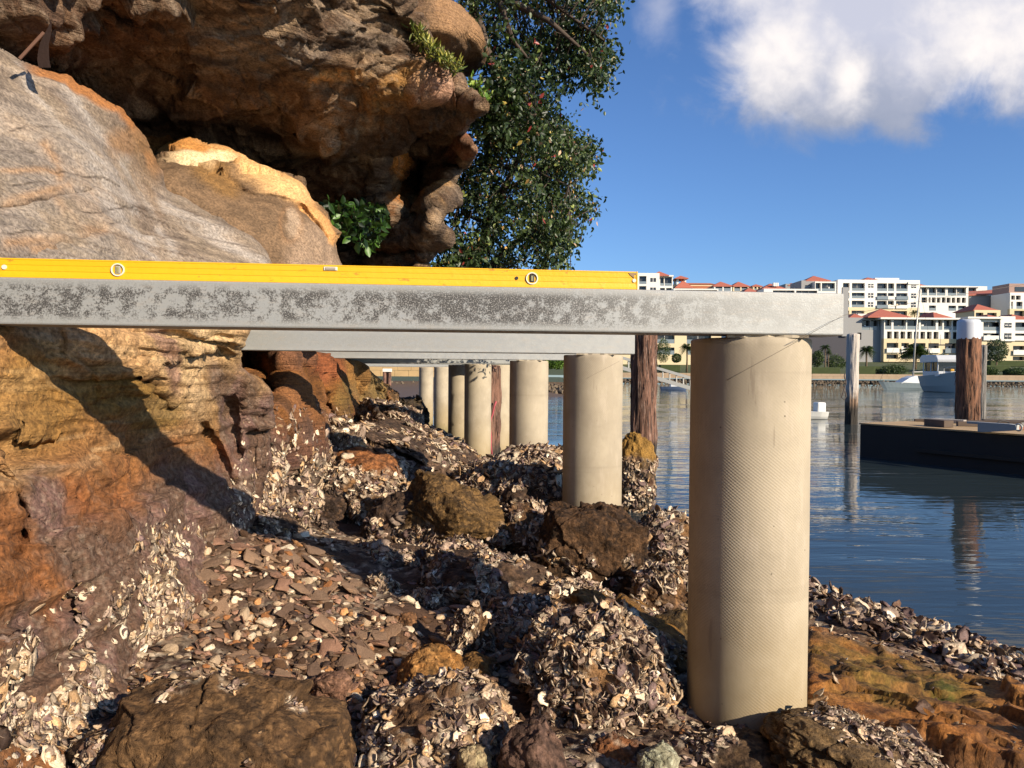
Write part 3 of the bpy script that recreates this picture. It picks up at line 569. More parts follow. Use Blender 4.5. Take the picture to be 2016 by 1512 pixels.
# ---- the same cliff carries on behind the camera's left shoulder and above the overhang, out of view
def mass(name, label, poly, z0, z1_, seed):
    L = rough_poly([(x * 100, y * 100) for x, y in poly], 25, 12, seed) / 100; m = 40; zz = np.linspace(z0, z1_, m); n = len(L); V = []
    for z in zz: V.append(np.column_stack([L, np.full(n, z)]))
    V = np.concatenate(V); V[:, :2] += np.stack([fbm(V, .7, 4, off=seed), fbm(V, .7, 4, off=seed + 5)], 1) * .22; c0 = L.mean(0); V = np.concatenate([V, [[c0[0], c0[1], z0], [c0[0], c0[1], z1_]]]); i = np.arange(n)
    Q = np.concatenate([np.stack([k * n + i, k * n + (i + 1) % n, (k + 1) * n + (i + 1) % n, (k + 1) * n + i], 1) for k in range(m - 1)]); T = np.concatenate([np.stack([(i + 1) % n, i, np.full(n, m * n)], 1), np.stack([(m - 1) * n + i, (m - 1) * n + (i + 1) % n, np.full(n, m * n + 1)], 1)])
    C = lay(np.ones(V.shape) * hexc('#8a6440'), sstep(fbm(V, 1, 4), 0, .5), '#6e4c30'); o = mesh_np(name, V, quads=Q, tris=T, mat=M_rock_dark, col=C, origin=np.array([c0[0], c0[1], z0])); return tag(o, label, 'cliff')
mass('sandstone_cliff', 'main sandstone cliff continuing past the frame edge beside the pale slab', [(-2.3, -7), (-2.0, -3), (-2.1, 0), (-2.35, 1.6), (-3.3, 3.2), (-4.5, 4.2), (-9, 5), (-9, -7)], .2, 7.5, 3)
mass('sandstone_cliff', 'upper sandstone cliff rising behind the dark overhang', [(-3.2, 6.8), (-3.1, 9), (-3.5, 13), (-8, 15), (-12, 10), (-9, 5.2), (-5.0, 4.6)], 1.2, 8.5, 8)

# ------------------------------------------------------------------ shore ground (world x, y -> z)
def gp(px, py, d, dz=0): a = P(px, py, d); return (a[0] * 1000, a[1] * 1000, a[2] + dz)
GC = [gp(200, 1400, 2.55), gp(480, 1062, 4.1), gp(380, 1170, 3.36), gp(290, 1250, 3.0), gp(120, 1512, 2.2), (-2500, 1000, .55), (0, 1000, .42), (1500, 1000, .36), (3500, 1000, .2),
      gp(1000, 1500, 2.42), gp(800, 1300, 3.15), gp(1000, 1300, 3.28), gp(700, 1150, 4.05), gp(1000, 1100, 4.95), gp(560, 1045, 4.8), gp(1480, 1450, 2.7), gp(1300, 1250, 3.5), (1500, 4500, .10), (2000, 5400, .05), (2300, 6000, -.02), (2960, 4400, 0.0), gp(2016, 1345, 3.85),
      gp(1600, 1205, 4.85), gp(1800, 1400, 3.1), gp(1990, 1500, 2.5), (1400, 7800, -.05), (1000, 9300, -.05), (200, 10600, -.05), (-400, 12200, -.05), (-1100, 13200, -.03), (-2100, 15500, -.05), (-2900, 20000, -.03), (700, 6500, .10), (0, 6800, .16), (-1100, 6600, .30), (-500, 8800, .0),
      (-2000, 9000, .32), (-1600, 11500, .12), (-3500, 12500, .5), (-3800, 18000, .4), (-4500, 24000, .3), (3800, 3000, -.1), (4000, 6000, -.9), (3000, 8000, -.9), (1500, 12000, -.9), (0, 16000, -.8), (-1500, 24000, -.8), (-5000, 6000, 1.1)]
_g = RBF(GC, 250)
def gz(x, y): return _g(np.asarray(x) * 1000, np.asarray(y) * 1000)
def gdisp(W):
    # bedrock slab on the water side stays smoother than the rubble
    return 0.045 * fbm(W, 1.6, 4, off=101) + 0.022 * fbm(W, 6, 4, off=102) + 0.010 * fbm(W, 18, 3, off=103)
ys = 0.9 * (30 / 0.9) ** (np.arange(620) / 619); us = np.linspace(-1.15, 1.0, 620)
UU, YY = np.meshgrid(us, ys); XX = UU * (YY + 0.9) * 1.05
ZZ = gz(XX, YY); Wg = np.stack([XX, YY, ZZ], -1); Wg[..., 2] += gdisp(Wg)
def to_px(W):
    v = W - np.array([0, 0, CAMZ]); d = v @ _f; return 1008 + F * (v @ _r) / d, 756 - F * (v @ _u) / d
GX, GY = to_px(Wg)
slab_m = np.clip(blob(GX, GY, 1780, 1392, 330, 92, 20, .2) + blob(GX, GY, 2000, 1470, 170, 80, 22, .2), 0, 1) * sstep(GX, 1560, 1600)
Wg[..., 2] += slab_m * (0.03 * ridged(Wg, 1.8, 3, off=7) + .075 * facets(Wg, 2.2, 50)[0] + .02 * facets(Wg, 7, 55)[0] + .05)
gN = np.cross(np.gradient(Wg, axis=1), np.gradient(Wg, axis=0)); gN /= np.linalg.norm(gN, axis=-1, keepdims=True); gN = np.where(gN[..., 2:] < 0, -gN, gN)
b1 = fbm(Wg, 1.6, 5, off=110); b2 = fbm(Wg, 7, 5, off=111)
Cg = np.ones(Wg.shape) * hexc('#4a372a'); Cg = lay(Cg, sstep(b1, -.1, .4) * .7, '#5c4430'); Cg = lay(Cg, sstep(b2, .1, .5) * .6, '#3d2c20'); Cg, hg = crust(Wg, .04, Cg, .75 * sstep(fbm(Wg, 2.6, 3, off=2), -.45, .25) * (1 - .7 * sstep(YY, 4.6, 6)))
wx = GX + 40 * b1; wy = GY + 30 * b2
Sl = np.ones(Wg.shape) * hexc('#95602c'); Sl = lay(Sl, sstep(b2, -.2, .3) * .6, '#7d4d22'); Sl = lay(Sl, blob(wx, wy, 1760, 1350, 170, 60, 12) * .75, '#6a5a26'); Sl = lay(Sl, blob(wx, wy, 1900, 1385, 60, 25, 10) * .7, '#4a5a1c'); Sl = lay(Sl, blob(wx, wy, 1960, 1380, 90, 50, 25) * .6, '#a9743a'); Sl = lay(Sl, sstep(b2, .2, .5) * .6, '#4a321e'); Sl = lay(Sl, sstep(fbm(Wg, 30, 3), .2, .5) * .4, '#b07c44'); Sl = lay(Sl, (1 - sstep(facets(Wg, 2.2, 50)[1], 0, .05)) * .7, '#2a1c10'); Sl = Sl * .85
Cg = Cg * (1 - slab_m[..., None]) + Sl * slab_m[..., None]
Cg = lay(Cg, (1 - sstep(Wg[..., 2], -.1, .08)) * .6, '#3a3226'); Cg = lay(Cg, sstep(YY, 10, 14) * .8, '#6a5844')
h, w = XX.shape; idx = np.arange(h * w).reshape(h, w)
ground = mesh_np('ground', Wg.reshape(-1, 3), np.stack([idx[:-1, :-1].ravel(), idx[:-1, 1:].ravel(), idx[1:, 1:].ravel(), idx[1:, :-1].ravel()], 1), mat=M_ground, col=Cg.reshape(-1, 3)); ground['kind'] = 'structure'
SG = Surf(); SG.X = GX; SG.Y = GY; SG.W = Wg; SG.N = gN; SG.sd = np.where((GX > -150) & (GX < 2170) & (GY < 1700) & (Wg[..., 2] > -.12), 99, -1)
def ground_at(px, py):
    """where the sight line through a photo pixel meets the shore"""
    lo, hi = 1.2, 40.0
    for _ in range(40):
        m = (lo + hi) / 2; a = P(px, py, m)
        if a[2] > float(gz(a[0], a[1])): lo = m
        else: hi = m
    return P(px, py, lo), lo
# ------------------------------------------------------------------ litter of shells on the shore
def dG(px, py, W):
    n = sstep(fbm(W, 2.6, 3, off=2), -.45, .25) * sstep(fbm(W, 9, 3, off=22), -.5, .2)
    slab = np.clip(blob(px, py, 1780, 1395, 330, 88, 20, .2) + blob(px, py, 2000, 1470, 170, 80, 22, .2), 0, 1) * (px > 1560)
    rub = blob(px, py, 520, 1230, 230, 130, 15, .3)
    n = n * (1 - .62 * sstep(W[:, 1], 4.4, 5.6)) * (1 - .6 * blob(px, py, 760, 900, 230, 90, 15, .3)); return np.clip(.6 * n * (1 - 0.97 * slab) * (1 - 0.65 * rub), 0, 1) * (py > 780)
p, n_, px, py = sample(SG, dG, 150000, rs)
bar_ = (px > 1560) & (py > 1120) & (W if False else True)
sz = rs.uniform(0.008, 0.021, len(p)) * np.clip(1 + (p[:, 1] - 3) * 0.08, 0.9, 1.9) * np.where(px > 1580, 1.25, 1)
shells('shell_litter', p, n_, sz, rs, None, 0.38, 1.1, None, cols=SHC, wts=[.10, .13, .14, .15, .05, .14, .10, .10, .09], label=1)
tag(bpy.data.objects['shell_litter'], kind='stuff')

def dBk(px, py, W):
    dd, _, _ = seg_dist(px, py, [(1590, 1178), (1720, 1215), (1850, 1262), (1960, 1320), (2030, 1352), (2120, 1400)]); return (1 - sstep(dd, 26, 46)) * (px > 1560) * (W[:, 2] > -.03)
p, n_, px, py = sample(SG, dBk, 130000, rs); k_ = rs.permutation(len(p))[:4200]
shells('oyster_bank', p[k_] + np.stack([np.zeros(len(k_)), np.zeros(len(k_)), rs.uniform(0, .05, len(k_))], 1), n_[k_], rs.uniform(.020, .042, len(k_)), rs, None, .6, 1.0, None, cols=SHC, wts=[.16, .16, .14, .12, .08, .12, .08, .08, .06])

# ------------------------------------------------------------------ loose stones
SLATE = ['#7c6450', '#8c7058', '#6a5444', '#94705a', '#6a4c3a']; ORNG = ['#a0744c', '#96643c', '#b88454']; PALE = ['#c6ad8c', '#b79e80', '#d2bfa2']; DARK = ['#4d3828', '#5c432e', '#3f3028']
def stone_mesh(name, flat, col, seed, n=16):
    r = np.random.default_rng(seed); bm = bmesh.new()
    pts = r.normal(0, 1, (n, 3)); pts /= np.linalg.norm(pts, axis=1, keepdims=True); pts *= r.uniform(.75, 1.1, (n, 1)); pts *= np.array([1, r.uniform(.55, .85), flat])
    for p_ in pts: bm.verts.new(p_)
    res = bmesh.ops.convex_hull(bm, input=bm.verts); 
    for v in [v for v in bm.verts if not v.link_faces]: bm.verts.remove(v)
    bmesh.ops.bevel(bm, geom=list(bm.edges), offset=0.07, segments=1, affect='EDGES')
    bmesh.ops.triangulate(bm, faces=bm.faces); bmesh.ops.subdivide_edges(bm, edges=bm.edges, cuts=1)
    V = np.array([v.co[:] for v in bm.verts]); V = V + 0.05 * np.stack([fbm(V, 3, 3, off=seed + k * 9) for k in range(3)], 1) * np.array([1, 1, flat])
    for v, c_ in zip(bm.verts, V): v.co = c_
    me = bpy.data.meshes.new(name); bm.to_mesh(me); bm.free()
    c = hexc(col) * (1 + 0.18 * fbm(V, 1.5, 3, off=seed))[:, None]; at = me.color_attributes.new('albedo', 'FLOAT_COLOR', 'POINT')
    c4 = np.ones((len(V), 4), np.float32); c4[:, :3] = c; at.data.foreach_set('color', c4.ravel()); me.materials.append(M_stone); return me
KINDS_ = []
for i in range(4): KINDS_.append(('slate_shard', stone_mesh('slate_shard', .16, SLATE[i], 200 + i, 11), 'flat grey brown shard of slate lying in the rubble below the cliff', 'flat slate shards in the rubble', 'stone'))
for i in range(3): KINDS_.append(('sandstone_chip', stone_mesh('sandstone_chip', .4, ORNG[i], 210 + i), 'small bright orange sandstone chip among the rubble', 'orange sandstone chips in the rubble', 'stone'))
for i in range(3): KINDS_.append(('pale_stone', stone_mesh('pale_stone', .5, PALE[i], 220 + i), 'small pale cream stone lying among oyster shells', 'pale stones in the rubble', 'stone'))
for i in range(3): KINDS_.append(('dark_stone', stone_mesh('dark_stone', .65, DARK[i], 230 + i), 'small dark brown angular stone among oyster shells', 'dark stones in the rubble', 'stone'))
SHADE = ['grey brown slate shard', 'tan slate shard', 'dark slate shard', 'russet slate shard', 'ochre chip', 'orange chip', 'bright orange chip', 'cream stone', 'buff stone', 'palest cream stone', 'dark brown stone', 'brown stone', 'blackish stone']
SPOTS = [(330, 1330, 'behind the domed boulder'), (560, 1290, 'in the slate heap behind the domed boulder'), (250, 1420, 'at the left shoulder of the domed boulder'), (430, 1200, 'at the cliff foot among oysters'), (520, 1110, 'near the end of the cliff shadow'), (620, 1180, 'below the rounded reddish stone'),
         (700, 1260, 'beside the dark stone with an orange side'), (760, 1340, 'behind the white oyster boulder'), (650, 1380, 'between domed and oyster boulders'), (860, 1280, 'near the upright oyster pillar'), (1000, 1320, 'in the shadow by the round boulder'), (1300, 1290, 'beside the first pier')]
KW = np.array([.17] * 4 + [.032] * 3 + [.04] * 3 + [.035] * 3); KW /= KW.sum()
def dR(px, py, W):
    a = blob(px, py, 540, 1240, 250, 120, 18, .3) + .8 * blob(px, py, 560, 1130, 110, 60, 20, .4) + .6 * blob(px, py, 300, 1400, 90, 70, 0, .4) + .6 * blob(px, py, 700, 1310, 210, 80, 5, .4) + .25 * blob(px, py, 850, 1330, 200, 150, 0, .4) + .12 * blob(px, py, 1300, 1300, 200, 150, 0, .5)
    return np.clip(a, 0, 1)
p, n_, px, py = sample(SG, dR, 160000, rs)
o_ = rs.permutation(len(p)); p = p[o_]; n_ = n_[o_]; px = px[o_]
nst = min(290, len(p)); keepz = []
for i in range(nst):
    k = rs.choice(len(KINDS_), p=KW); nm, me, lab, grp, cat = KINDS_[k]
    s = float(rs.uniform(.028, .085) if k < 4 else rs.uniform(.02, .05)) * float(np.clip(p[i, 1] / 3.2, .75, 1.5))
    o = bpy.data.objects.new(nm, me); q_ = Vector(n_[i] + rs.normal(0, .16 if k < 4 else .5, 3)).to_track_quat('Z', 'Y')
    o.rotation_mode = 'QUATERNION'; o.rotation_quaternion = q_ @ Euler((0, 0, rs.uniform(0, 6.28))).to_quaternion()
    o.location = p[i] + np.array([0, 0, s * (.22 if k < 4 else .3)]); o.scale = (s, s, s); COL.objects.link(o)
    a_, b_ = to_px(np.array(o.location)[None]); j = int(np.argmin([(a_[0] - x_) ** 2 + (b_[0] - y_) ** 2 for x_, y_, _ in SPOTS])); szw = 'large' if s > .062 else ('middling' if s > .04 else 'small')
    tag(o, f"{szw} {SHADE[k]} {SPOTS[j][2]}", cat, grp)
# the small stuff below the stones one could count
VV, TT, CC = [], [], []; base = 0; cache = []
for nm, me, *_ in KINDS_:
    v = np.array([x.co[:] for x in me.vertices]); me.calc_loop_triangles(); tt = np.array([x.vertices[:] for x in me.loop_triangles]); c = np.array([x.color[:3] for x in me.color_attributes['albedo'].data]); cache.append((v, tt, c))
for i in range(nst, min(len(p), 3600)):
    v, tt, c = cache[rs.choice(len(KINDS_), p=KW)]; s = rs.uniform(.012, .035) * float(np.clip(p[i, 1] / 3.2, .75, 1.5)); M = np.array((Vector(n_[i] + rs.normal(0, .3, 3)).to_track_quat('Z', 'Y') @ Euler((0, 0, rs.uniform(0, 6.28))).to_quaternion()).to_matrix())
    VV.append((v * s) @ M.T + p[i] + np.array([0, 0, s * .2])); TT.append(tt + base); CC.append(c * rs.uniform(.8, 1.2)); base += len(v)
o = mesh_np('rubble', np.concatenate(VV), tris=np.concatenate(TT), col=np.concatenate(CC), mat=M_stone, smooth=False); o['kind'] = 'stuff'

# ------------------------------------------------------------------ boulders
_ico = {}
def ico(sub):
    if sub not in _ico:
        bm = bmesh.new(); bmesh.ops.create_icosphere(bm, subdivisions=sub, radius=1); V = np.array([v.co[:] for v in bm.verts]); T = np.array([[v.index for v in f.verts] for f in bm.faces]); bm.free(); _ico[sub] = (V, T)
    return _ico[sub]
def boulder(label, cx, cy, d, w, h, dr=1.0, rot=0, cols=('#6b4f36', '#7d5c3a', '#4a3626'), cover=0.7, seed=0, bare=None, ang=0.0, sub=6, ssz=0.02, name='boulder', amp=.16, top=None, sh_cols=None, cube=0.0, ncov=1.0):
    V, T = ico(sub); V = V.copy(); rr = np.random.default_rng(seed + 500)
    if cube: V = V * ((1 - cube) + cube / np.maximum(np.abs(V).max(1, keepdims=True), .3) * .8)
    if ang:     # chop with random planes for broken faces
        for _ in range(int(10 + ang * 10)):
            nn = rr.normal(0, 1, 3); nn /= np.linalg.norm(nn); k = rr.uniform(.62, .9); dd = V @ nn; V = V - np.maximum(dd - k, 0)[:, None] * nn * .93
    nr = V / np.linalg.norm(V, axis=1, keepdims=True)
    V = V + nr * (amp * fbm(V, 1.3, 3, off=seed * 3.7) + amp * .45 * ridged(V, 2.5, 3, off=seed) + .03 * fbm(V, 9, 3, off=seed))[:, None]
    fV, eV = facets(V, 1.5, seed * 1.7); V = V + nr * (.13 * fV - .04 * (1 - sstep(eV, 0, .07)))[:, None]; fV, eV = facets(V, 4.5, seed * 2.3); V = V + nr * (.03 * fV)[:, None]
    rx, rz = w / 2 / F * d, h / 2 / F * d; V = V * np.array([rx, rx * dr, rz])
    c, s = math.cos(math.radians(rot)), math.sin(math.radians(rot)); V = np.stack([V[:, 0] * c + V[:, 2] * s, V[:, 1], -V[:, 0] * s + V[:, 2] * c], 1)
    C0 = P(cx, cy, d); gzz = float(gz(C0[0], C0[1])) - .06 - C0[2]; lowz = V[:, 2].min()
    if gzz < lowz: V[:, 2] = np.where(V[:, 2] < 0, V[:, 2] * gzz / lowz, V[:, 2])
    Wv = V + C0
    q1 = fbm(Wv, 5, 4, off=seed); q2 = fbm(Wv, 16, 4, off=seed + 5)
    C = np.ones(V.shape) * hexc(cols[0]); C = lay(C, sstep(q1, -.1, .4) * .8, cols[1]); C = lay(C, sstep(q2, .1, .5) * .7, cols[2])
    fl = sstep(fbm(Wv, 55, 2, off=seed + 9), .3, .55); C = lay(C, fl * .5, np.minimum(hexc(cols[1]) * 1.9, .6)); dk_ = sstep(fbm(Wv, 34, 3, off=seed + 29), .25, .5); C = lay(C, dk_ * .5, hexc(cols[2]) * .6)
    if top: C = lay(C, sstep(V[:, 2] / rz + .3 * q1, top[1], top[1] + .35), top[0]); C = lay(C, sstep(V[:, 2] / rz + .3 * q1, top[1], top[1] + .35) * sstep(q2, .1, .5) * .6, hexc(top[0]) * .55)
    if cover > 0:
        kv = sstep(fbm(Wv, 7, 3, off=seed + 3), -.5 + (1 - cover) * 1.1, -.1 + (1 - cover) * 1.1)
        if bare: kv = kv * (1 - sstep((Wv - C0) @ np.array(bare[:3]) / max(rx, rz) + .25 * fbm(Wv, 6, 3), bare[3], bare[3] + .25))
        if sh_cols is None: C, hv = crust(Wv, max(ssz * 1.5, .02), C, kv * .9); Wv = Wv + nr * (hv * kv * ssz * .5)[:, None]
    org = C0.copy(); org[2] += V[:, 2].min()
    o = mesh_np(name, Wv, tris=T, mat=M_boulder, col=C, origin=org); tag(o, label, 'boulder' if name == 'boulder' else 'rock')
    if cover > 0:
        e1 = Wv[T[:, 1]] - Wv[T[:, 0]]; e2 = Wv[T[:, 2]] - Wv[T[:, 0]]; nn = np.cross(e1, e2); ar = np.linalg.norm(nn, axis=1); nn /= ar[:, None] + 1e-12; ctr = (Wv[T[:, 0]] + Wv[T[:, 1]] + Wv[T[:, 2]]) / 3
        view = np.array([0, 0, CAMZ]) - ctr; face = (nn * view).sum(1) > -.3 * np.linalg.norm(view, axis=1)
        k = sstep(fbm(ctr, 7, 3, off=seed + 3), -.5 + (1 - cover) * 1.1, -.1 + (1 - cover) * 1.1)
        if bare: k = k * (1 - sstep((ctr - C0) @ np.array(bare[:3]) / max(rx, rz) + .25 * fbm(ctr, 6, 3), bare[3], bare[3] + .25))
        pr = ar * k * face; tot = pr.sum()
        if tot > 0:
            n = int(1.25 * min(7000, ncov * 1.6 * (ar * k * face).sum() / 2 / (ssz * ssz * 1.2))); i = rs.choice(len(ctr), n, p=pr / tot)
            shells('oyster_crust', ctr[i] + rs.normal(0, .003, (n, 3)), nn[i], rs.uniform(.5, 1.1, n) * ssz * .8, rs, o, .33, 1.15, None, cols=sh_cols or SHC[:8], wts=None if sh_cols else [.17, .18, .16, .14, .08, .09, .10, .08], org=org)
    return o
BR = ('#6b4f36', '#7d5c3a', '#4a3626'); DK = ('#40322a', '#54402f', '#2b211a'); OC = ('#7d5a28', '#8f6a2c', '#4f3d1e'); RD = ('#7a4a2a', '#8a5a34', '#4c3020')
boulder('broad domed boulder with olive brown algae in front of the slate rubble', 455, 1552, 2.3, 510, 415, .8, 6, ('#563f28', '#664c30', '#3e2e1e'), .2, 1, amp=.09, ssz=.014, sub=7, ncov=.5, cube=.35)
boulder('low boulder thickly covered in white oysters beside the domed mossy boulder', 855, 1455, 2.5, 300, 210, .9, -5, BR, 1.0, 2, ssz=.022)
boulder('big round boulder crusted with oysters, nearest the first concrete pier', 1172, 1355, 2.95, 305, 300, .9, 0, BR, 1.1, 3, ssz=.023, sub=7, ncov=1.3, cube=.25)
boulder('bare brown wedge of rock pointing up behind the oyster crusted boulder', 1215, 1262, 3.35, 310, 165, .9, 10, ('#6e4d22', '#7d5a2a', '#3e2d18'), .25, 4, bare=(0, 0, 1, .2), ang=.4)
boulder('dark purple brown angular stone with a pointed top', 1050, 1490, 2.25, 150, 175, .9, -8, ('#4c382e', '#5c463a', '#35271f'), 0, 5, ang=.9, amp=.06)
boulder('pale grey green broken stone between the dark stone and the pier', 1298, 1500, 2.35, 96, 88, .8, 10, ('#8c866e', '#a09a80', '#6a6650'), 0, 6, ang=.9, amp=.05)
boulder('reddish brown stone behind the pale grey broken stone', 1210, 1500, 2.5, 130, 90, .8, 0, RD, .1, 7, ang=.5)
boulder('small oyster coated stone beside the pointed dark stone', 935, 1505, 2.25, 80, 80, .8, 0, ('#8c7a5c', '#a08c6a', '#5c4c3a'), .3, 8, ang=.6, ssz=.013)
boulder('large ochre mossy boulder with an oyster skirt, in the beam shadow gap', 880, 1025, 5.2, 235, 190, .9, 6, ('#5a4426', '#6c5230', '#3a2c1c'), .8, 9, bare=(.1, -.25, 1, -.05), ssz=.034, sub=7, ang=.3)
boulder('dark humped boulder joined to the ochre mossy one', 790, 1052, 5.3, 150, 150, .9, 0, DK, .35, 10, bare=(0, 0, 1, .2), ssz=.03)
boulder('block shaped boulder standing before the second concrete pier', 1160, 1102, 4.75, 225, 225, .8, 8, ('#43301f', '#523b26', '#2a1e14'), .45, 11, bare=(0, 0, 1, .25), cube=.6, ssz=.026, sub=7)
boulder('oyster covered boulder at the water edge behind the first pier', 1312, 1062, 6.3, 115, 95, 1, 0, BR, .97, 12, ssz=.036)
boulder('tall ochre topped rock at the foot of the timber pile', 1250, 925, 9.2, 70, 130, .9, 0, ('#5e4c36', '#6e563a', '#4a3a2a'), .95, 13, bare=(0, 0, 1, .25), ssz=.05, top=('#8f6c34', .1))
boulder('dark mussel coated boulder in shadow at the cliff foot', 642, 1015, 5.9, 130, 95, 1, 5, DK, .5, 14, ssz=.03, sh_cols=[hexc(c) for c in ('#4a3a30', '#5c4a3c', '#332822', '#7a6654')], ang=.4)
boulder('small dark knobbly rock below the mussel coated boulder', 630, 1042, 5.4, 60, 45, 1, 0, DK, .6, 15, ssz=.026, sh_cols=[hexc(c) for c in ('#4a3a30', '#6c5a4c', '#332822')])
boulder('long sloping slab crusted with oysters leading down to the piers', 830, 893, 8.6, 270, 85, 2.2, 21, ('#4c3c30', '#5c4838', '#342820'), .5, 16, ssz=.05, sub=7, amp=.1, cube=.3)
boulder('upper oyster slab tucked under the ribbed rock wall', 765, 828, 9.8, 140, 80, 1.6, 24, ('#4c3c30', '#5c4838', '#342820'), .6, 17, ssz=.055, ang=.3)
boulder('oyster crusted ridge running to the foot of the third pier', 1020, 945, 7.2, 230, 95, 1.4, -8, ('#4e3d30', '#5e4a38', '#382b20'), .97, 18, ssz=.042, sub=7)
boulder('flat oyster ridge joining the second and third piers', 1130, 925, 7.6, 150, 75, 1.3, 6, BR, .97, 19, ssz=.042)
boulder('round boulder with bright oysters in front of the ridge', 975, 962, 6.2, 120, 90, 1, 0, ('#6e4a38', '#7c5644', '#4c342a'), .9, 20, ssz=.036)
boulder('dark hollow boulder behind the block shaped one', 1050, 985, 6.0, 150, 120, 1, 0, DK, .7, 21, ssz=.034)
boulder('clump of oysters hanging on the cliff foot under the far beams', 660, 895, 7.0, 100, 130, 1, 10, DK, .75, 22, ssz=.036)
boulder('reddish boulder half covered in oysters beside the dark cave', 735, 945, 6.8, 160, 100, 1, 16, RD, .6, 23, ssz=.036, bare=(0, 0, 1, .35))
boulder('rounded shell covered rock beside the mussel coated boulder', 735, 1000, 5.9, 110, 75, 1, 8, BR, .95, 24, ssz=.032)
boulder('oyster knob on the slope between mossy boulder and cliff', 822, 985, 6.1, 110, 60, 1, -10, BR, .9, 25, ssz=.032)
boulder('upright pillar of clustered oysters on the rubble', 925, 1258, 3.25, 66, 118, .9, 12, BR, .98, 26, ssz=.019, amp=.3)
boulder('small upright oyster clump catching the light at the shadow edge', 752, 1165, 4.0, 48, 62, .9, -8, BR, .98, 27, ssz=.02, amp=.28)
boulder('oyster clump half in shadow on the rubble slope', 838, 1190, 3.9, 60, 52, .9, 5, BR, .95, 28, ssz=.021, amp=.25)
boulder('round ochre stone ringed with oysters in the middle of the rubble', 850, 1330, 2.95, 130, 105, .9, 10, ('#8a5f2e', '#9c7040', '#5c4426'), .6, 29, bare=(.3, -.2, .9, .1), ssz=.017)
boulder('flat brown stone beside the round ochre one', 935, 1325, 3.05, 130, 75, .9, 6, ('#654824', '#75552c', '#42301c'), .2, 30, ang=.4, ssz=.017)
boulder('dark stone with a lit orange side near the pile of slate', 790, 1240, 3.5, 75, 85, .9, 0, ('#5e452e', '#7a5638', '#3e2e20'), .1, 31, ang=.7)
boulder('small angular brown stone above the slate shards', 690, 1185, 3.9, 60, 62, .9, 0, ('#5a3f2a', '#6a4b30', '#3e2c1e'), 0, 32, ang=.8)
boulder('rounded reddish stone above the slate shards', 650, 1150, 4.1, 60, 50, .9, 0, RD, .1, 33, ang=.3, ssz=.02)
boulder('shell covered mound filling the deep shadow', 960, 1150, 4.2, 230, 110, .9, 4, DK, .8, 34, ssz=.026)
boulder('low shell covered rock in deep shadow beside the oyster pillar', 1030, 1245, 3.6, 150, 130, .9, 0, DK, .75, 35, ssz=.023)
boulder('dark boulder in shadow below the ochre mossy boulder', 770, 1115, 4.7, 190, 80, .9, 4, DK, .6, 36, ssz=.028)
boulder('oyster covered rock against the shaded side of the first pier', 1310, 1170, 4.3, 130, 90, .9, 16, BR, .9, 37, ssz=.026)
boulder('mossy shaded rock between the round boulder and the pier', 1330, 1265, 3.4, 150, 130, .9, 25, ('#4c3b22', '#5a4628', '#33281a'), .25, 38, ssz=.02, ang=.3)
boulder('brown rock packed against the foot of the first pier', 1425, 1500, 2.5, 200, 90, .8, -6, ('#4a3826', '#5a4630', '#352820'), .25, 39, ssz=.016)
boulder('broad low rock with white oysters in front of the orange slab', 1675, 1495, 2.42, 290, 125, .9, 10, ('#5e4a30', '#705838', '#40321f'), .7, 40, ssz=.017, sub=7, bare=(-.5, 0, .8, .3))
boulder('small oyster clump on the edge of the orange slab', 1885, 1480, 2.5, 90, 70, .9, 0, BR, .98, 41, ssz=.018)
boulder('ochre rock at the corner of the orange slab', 1985, 1500, 2.45, 110, 60, .9, 0, ('#6a5024', '#7c5e2c', '#453420'), .15, 42, ssz=.016)
boulder('round dark rock buried among shells below the cliff', 610, 1105, 4.35, 80, 44, .9, 0, DK, .4, 43, ssz=.024)
boulder('dark pitted rock lodged at the end of the beam shadow', 525, 1045, 4.55, 110, 76, .9, 0, DK, .6, 44, ssz=.025)
boulder('flat tan stone resting on the left shoulder of the domed boulder', 362, 1372, 2.35, 86, 34, .8, -6, ('#6a523c', '#7a6048', '#463628'), 0, 51, ang=.7)
boulder('cracked brown rock at the left end of the domed boulder', 225, 1490, 2.2, 190, 130, .8, -8, ('#5a4430', '#6c5238', '#3a2b1e'), .55, 60, ang=.5, ssz=.015)
boulder('pale stone standing against the domed boulder top', 412, 1390, 2.3, 62, 38, .8, 14, ('#a08c70', '#b49c7c', '#6c5a46'), 0, 52, ang=.6)
boulder('squarish russet slab on the right side of the slate heap', 655, 1350, 2.75, 90, 60, .9, 8, ('#70503e', '#80604c', '#4c382c'), 0, 53, ang=.9)
boulder('oyster studded rock wedged between the ochre boulder and the ridge', 1030, 1045, 5.2, 110, 100, .9, 10, BR, .9, 54, ssz=.028)
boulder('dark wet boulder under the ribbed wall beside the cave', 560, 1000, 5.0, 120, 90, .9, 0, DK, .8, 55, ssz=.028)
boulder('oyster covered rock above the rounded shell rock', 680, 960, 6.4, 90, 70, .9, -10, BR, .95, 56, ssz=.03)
boulder('blackish boulder between the two upright oyster clumps', 900, 1120, 4.5, 130, 100, .9, 5, DK, .7, 57, ssz=.026)  # dark rock palette under the shells
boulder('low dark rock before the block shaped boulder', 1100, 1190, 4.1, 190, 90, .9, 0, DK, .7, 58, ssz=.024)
boulder('angular rock with a bare orange face by the pier shadow', 1075, 1305, 3.2, 100, 80, .9, 20, RD, .4, 59, ang=.6, ssz=.02)
boulder('small rock with seaweed between the far piers', 872, 882, 13.2, 34, 24, 1, 20, DK, .2, 45, sub=5, ssz=.06)
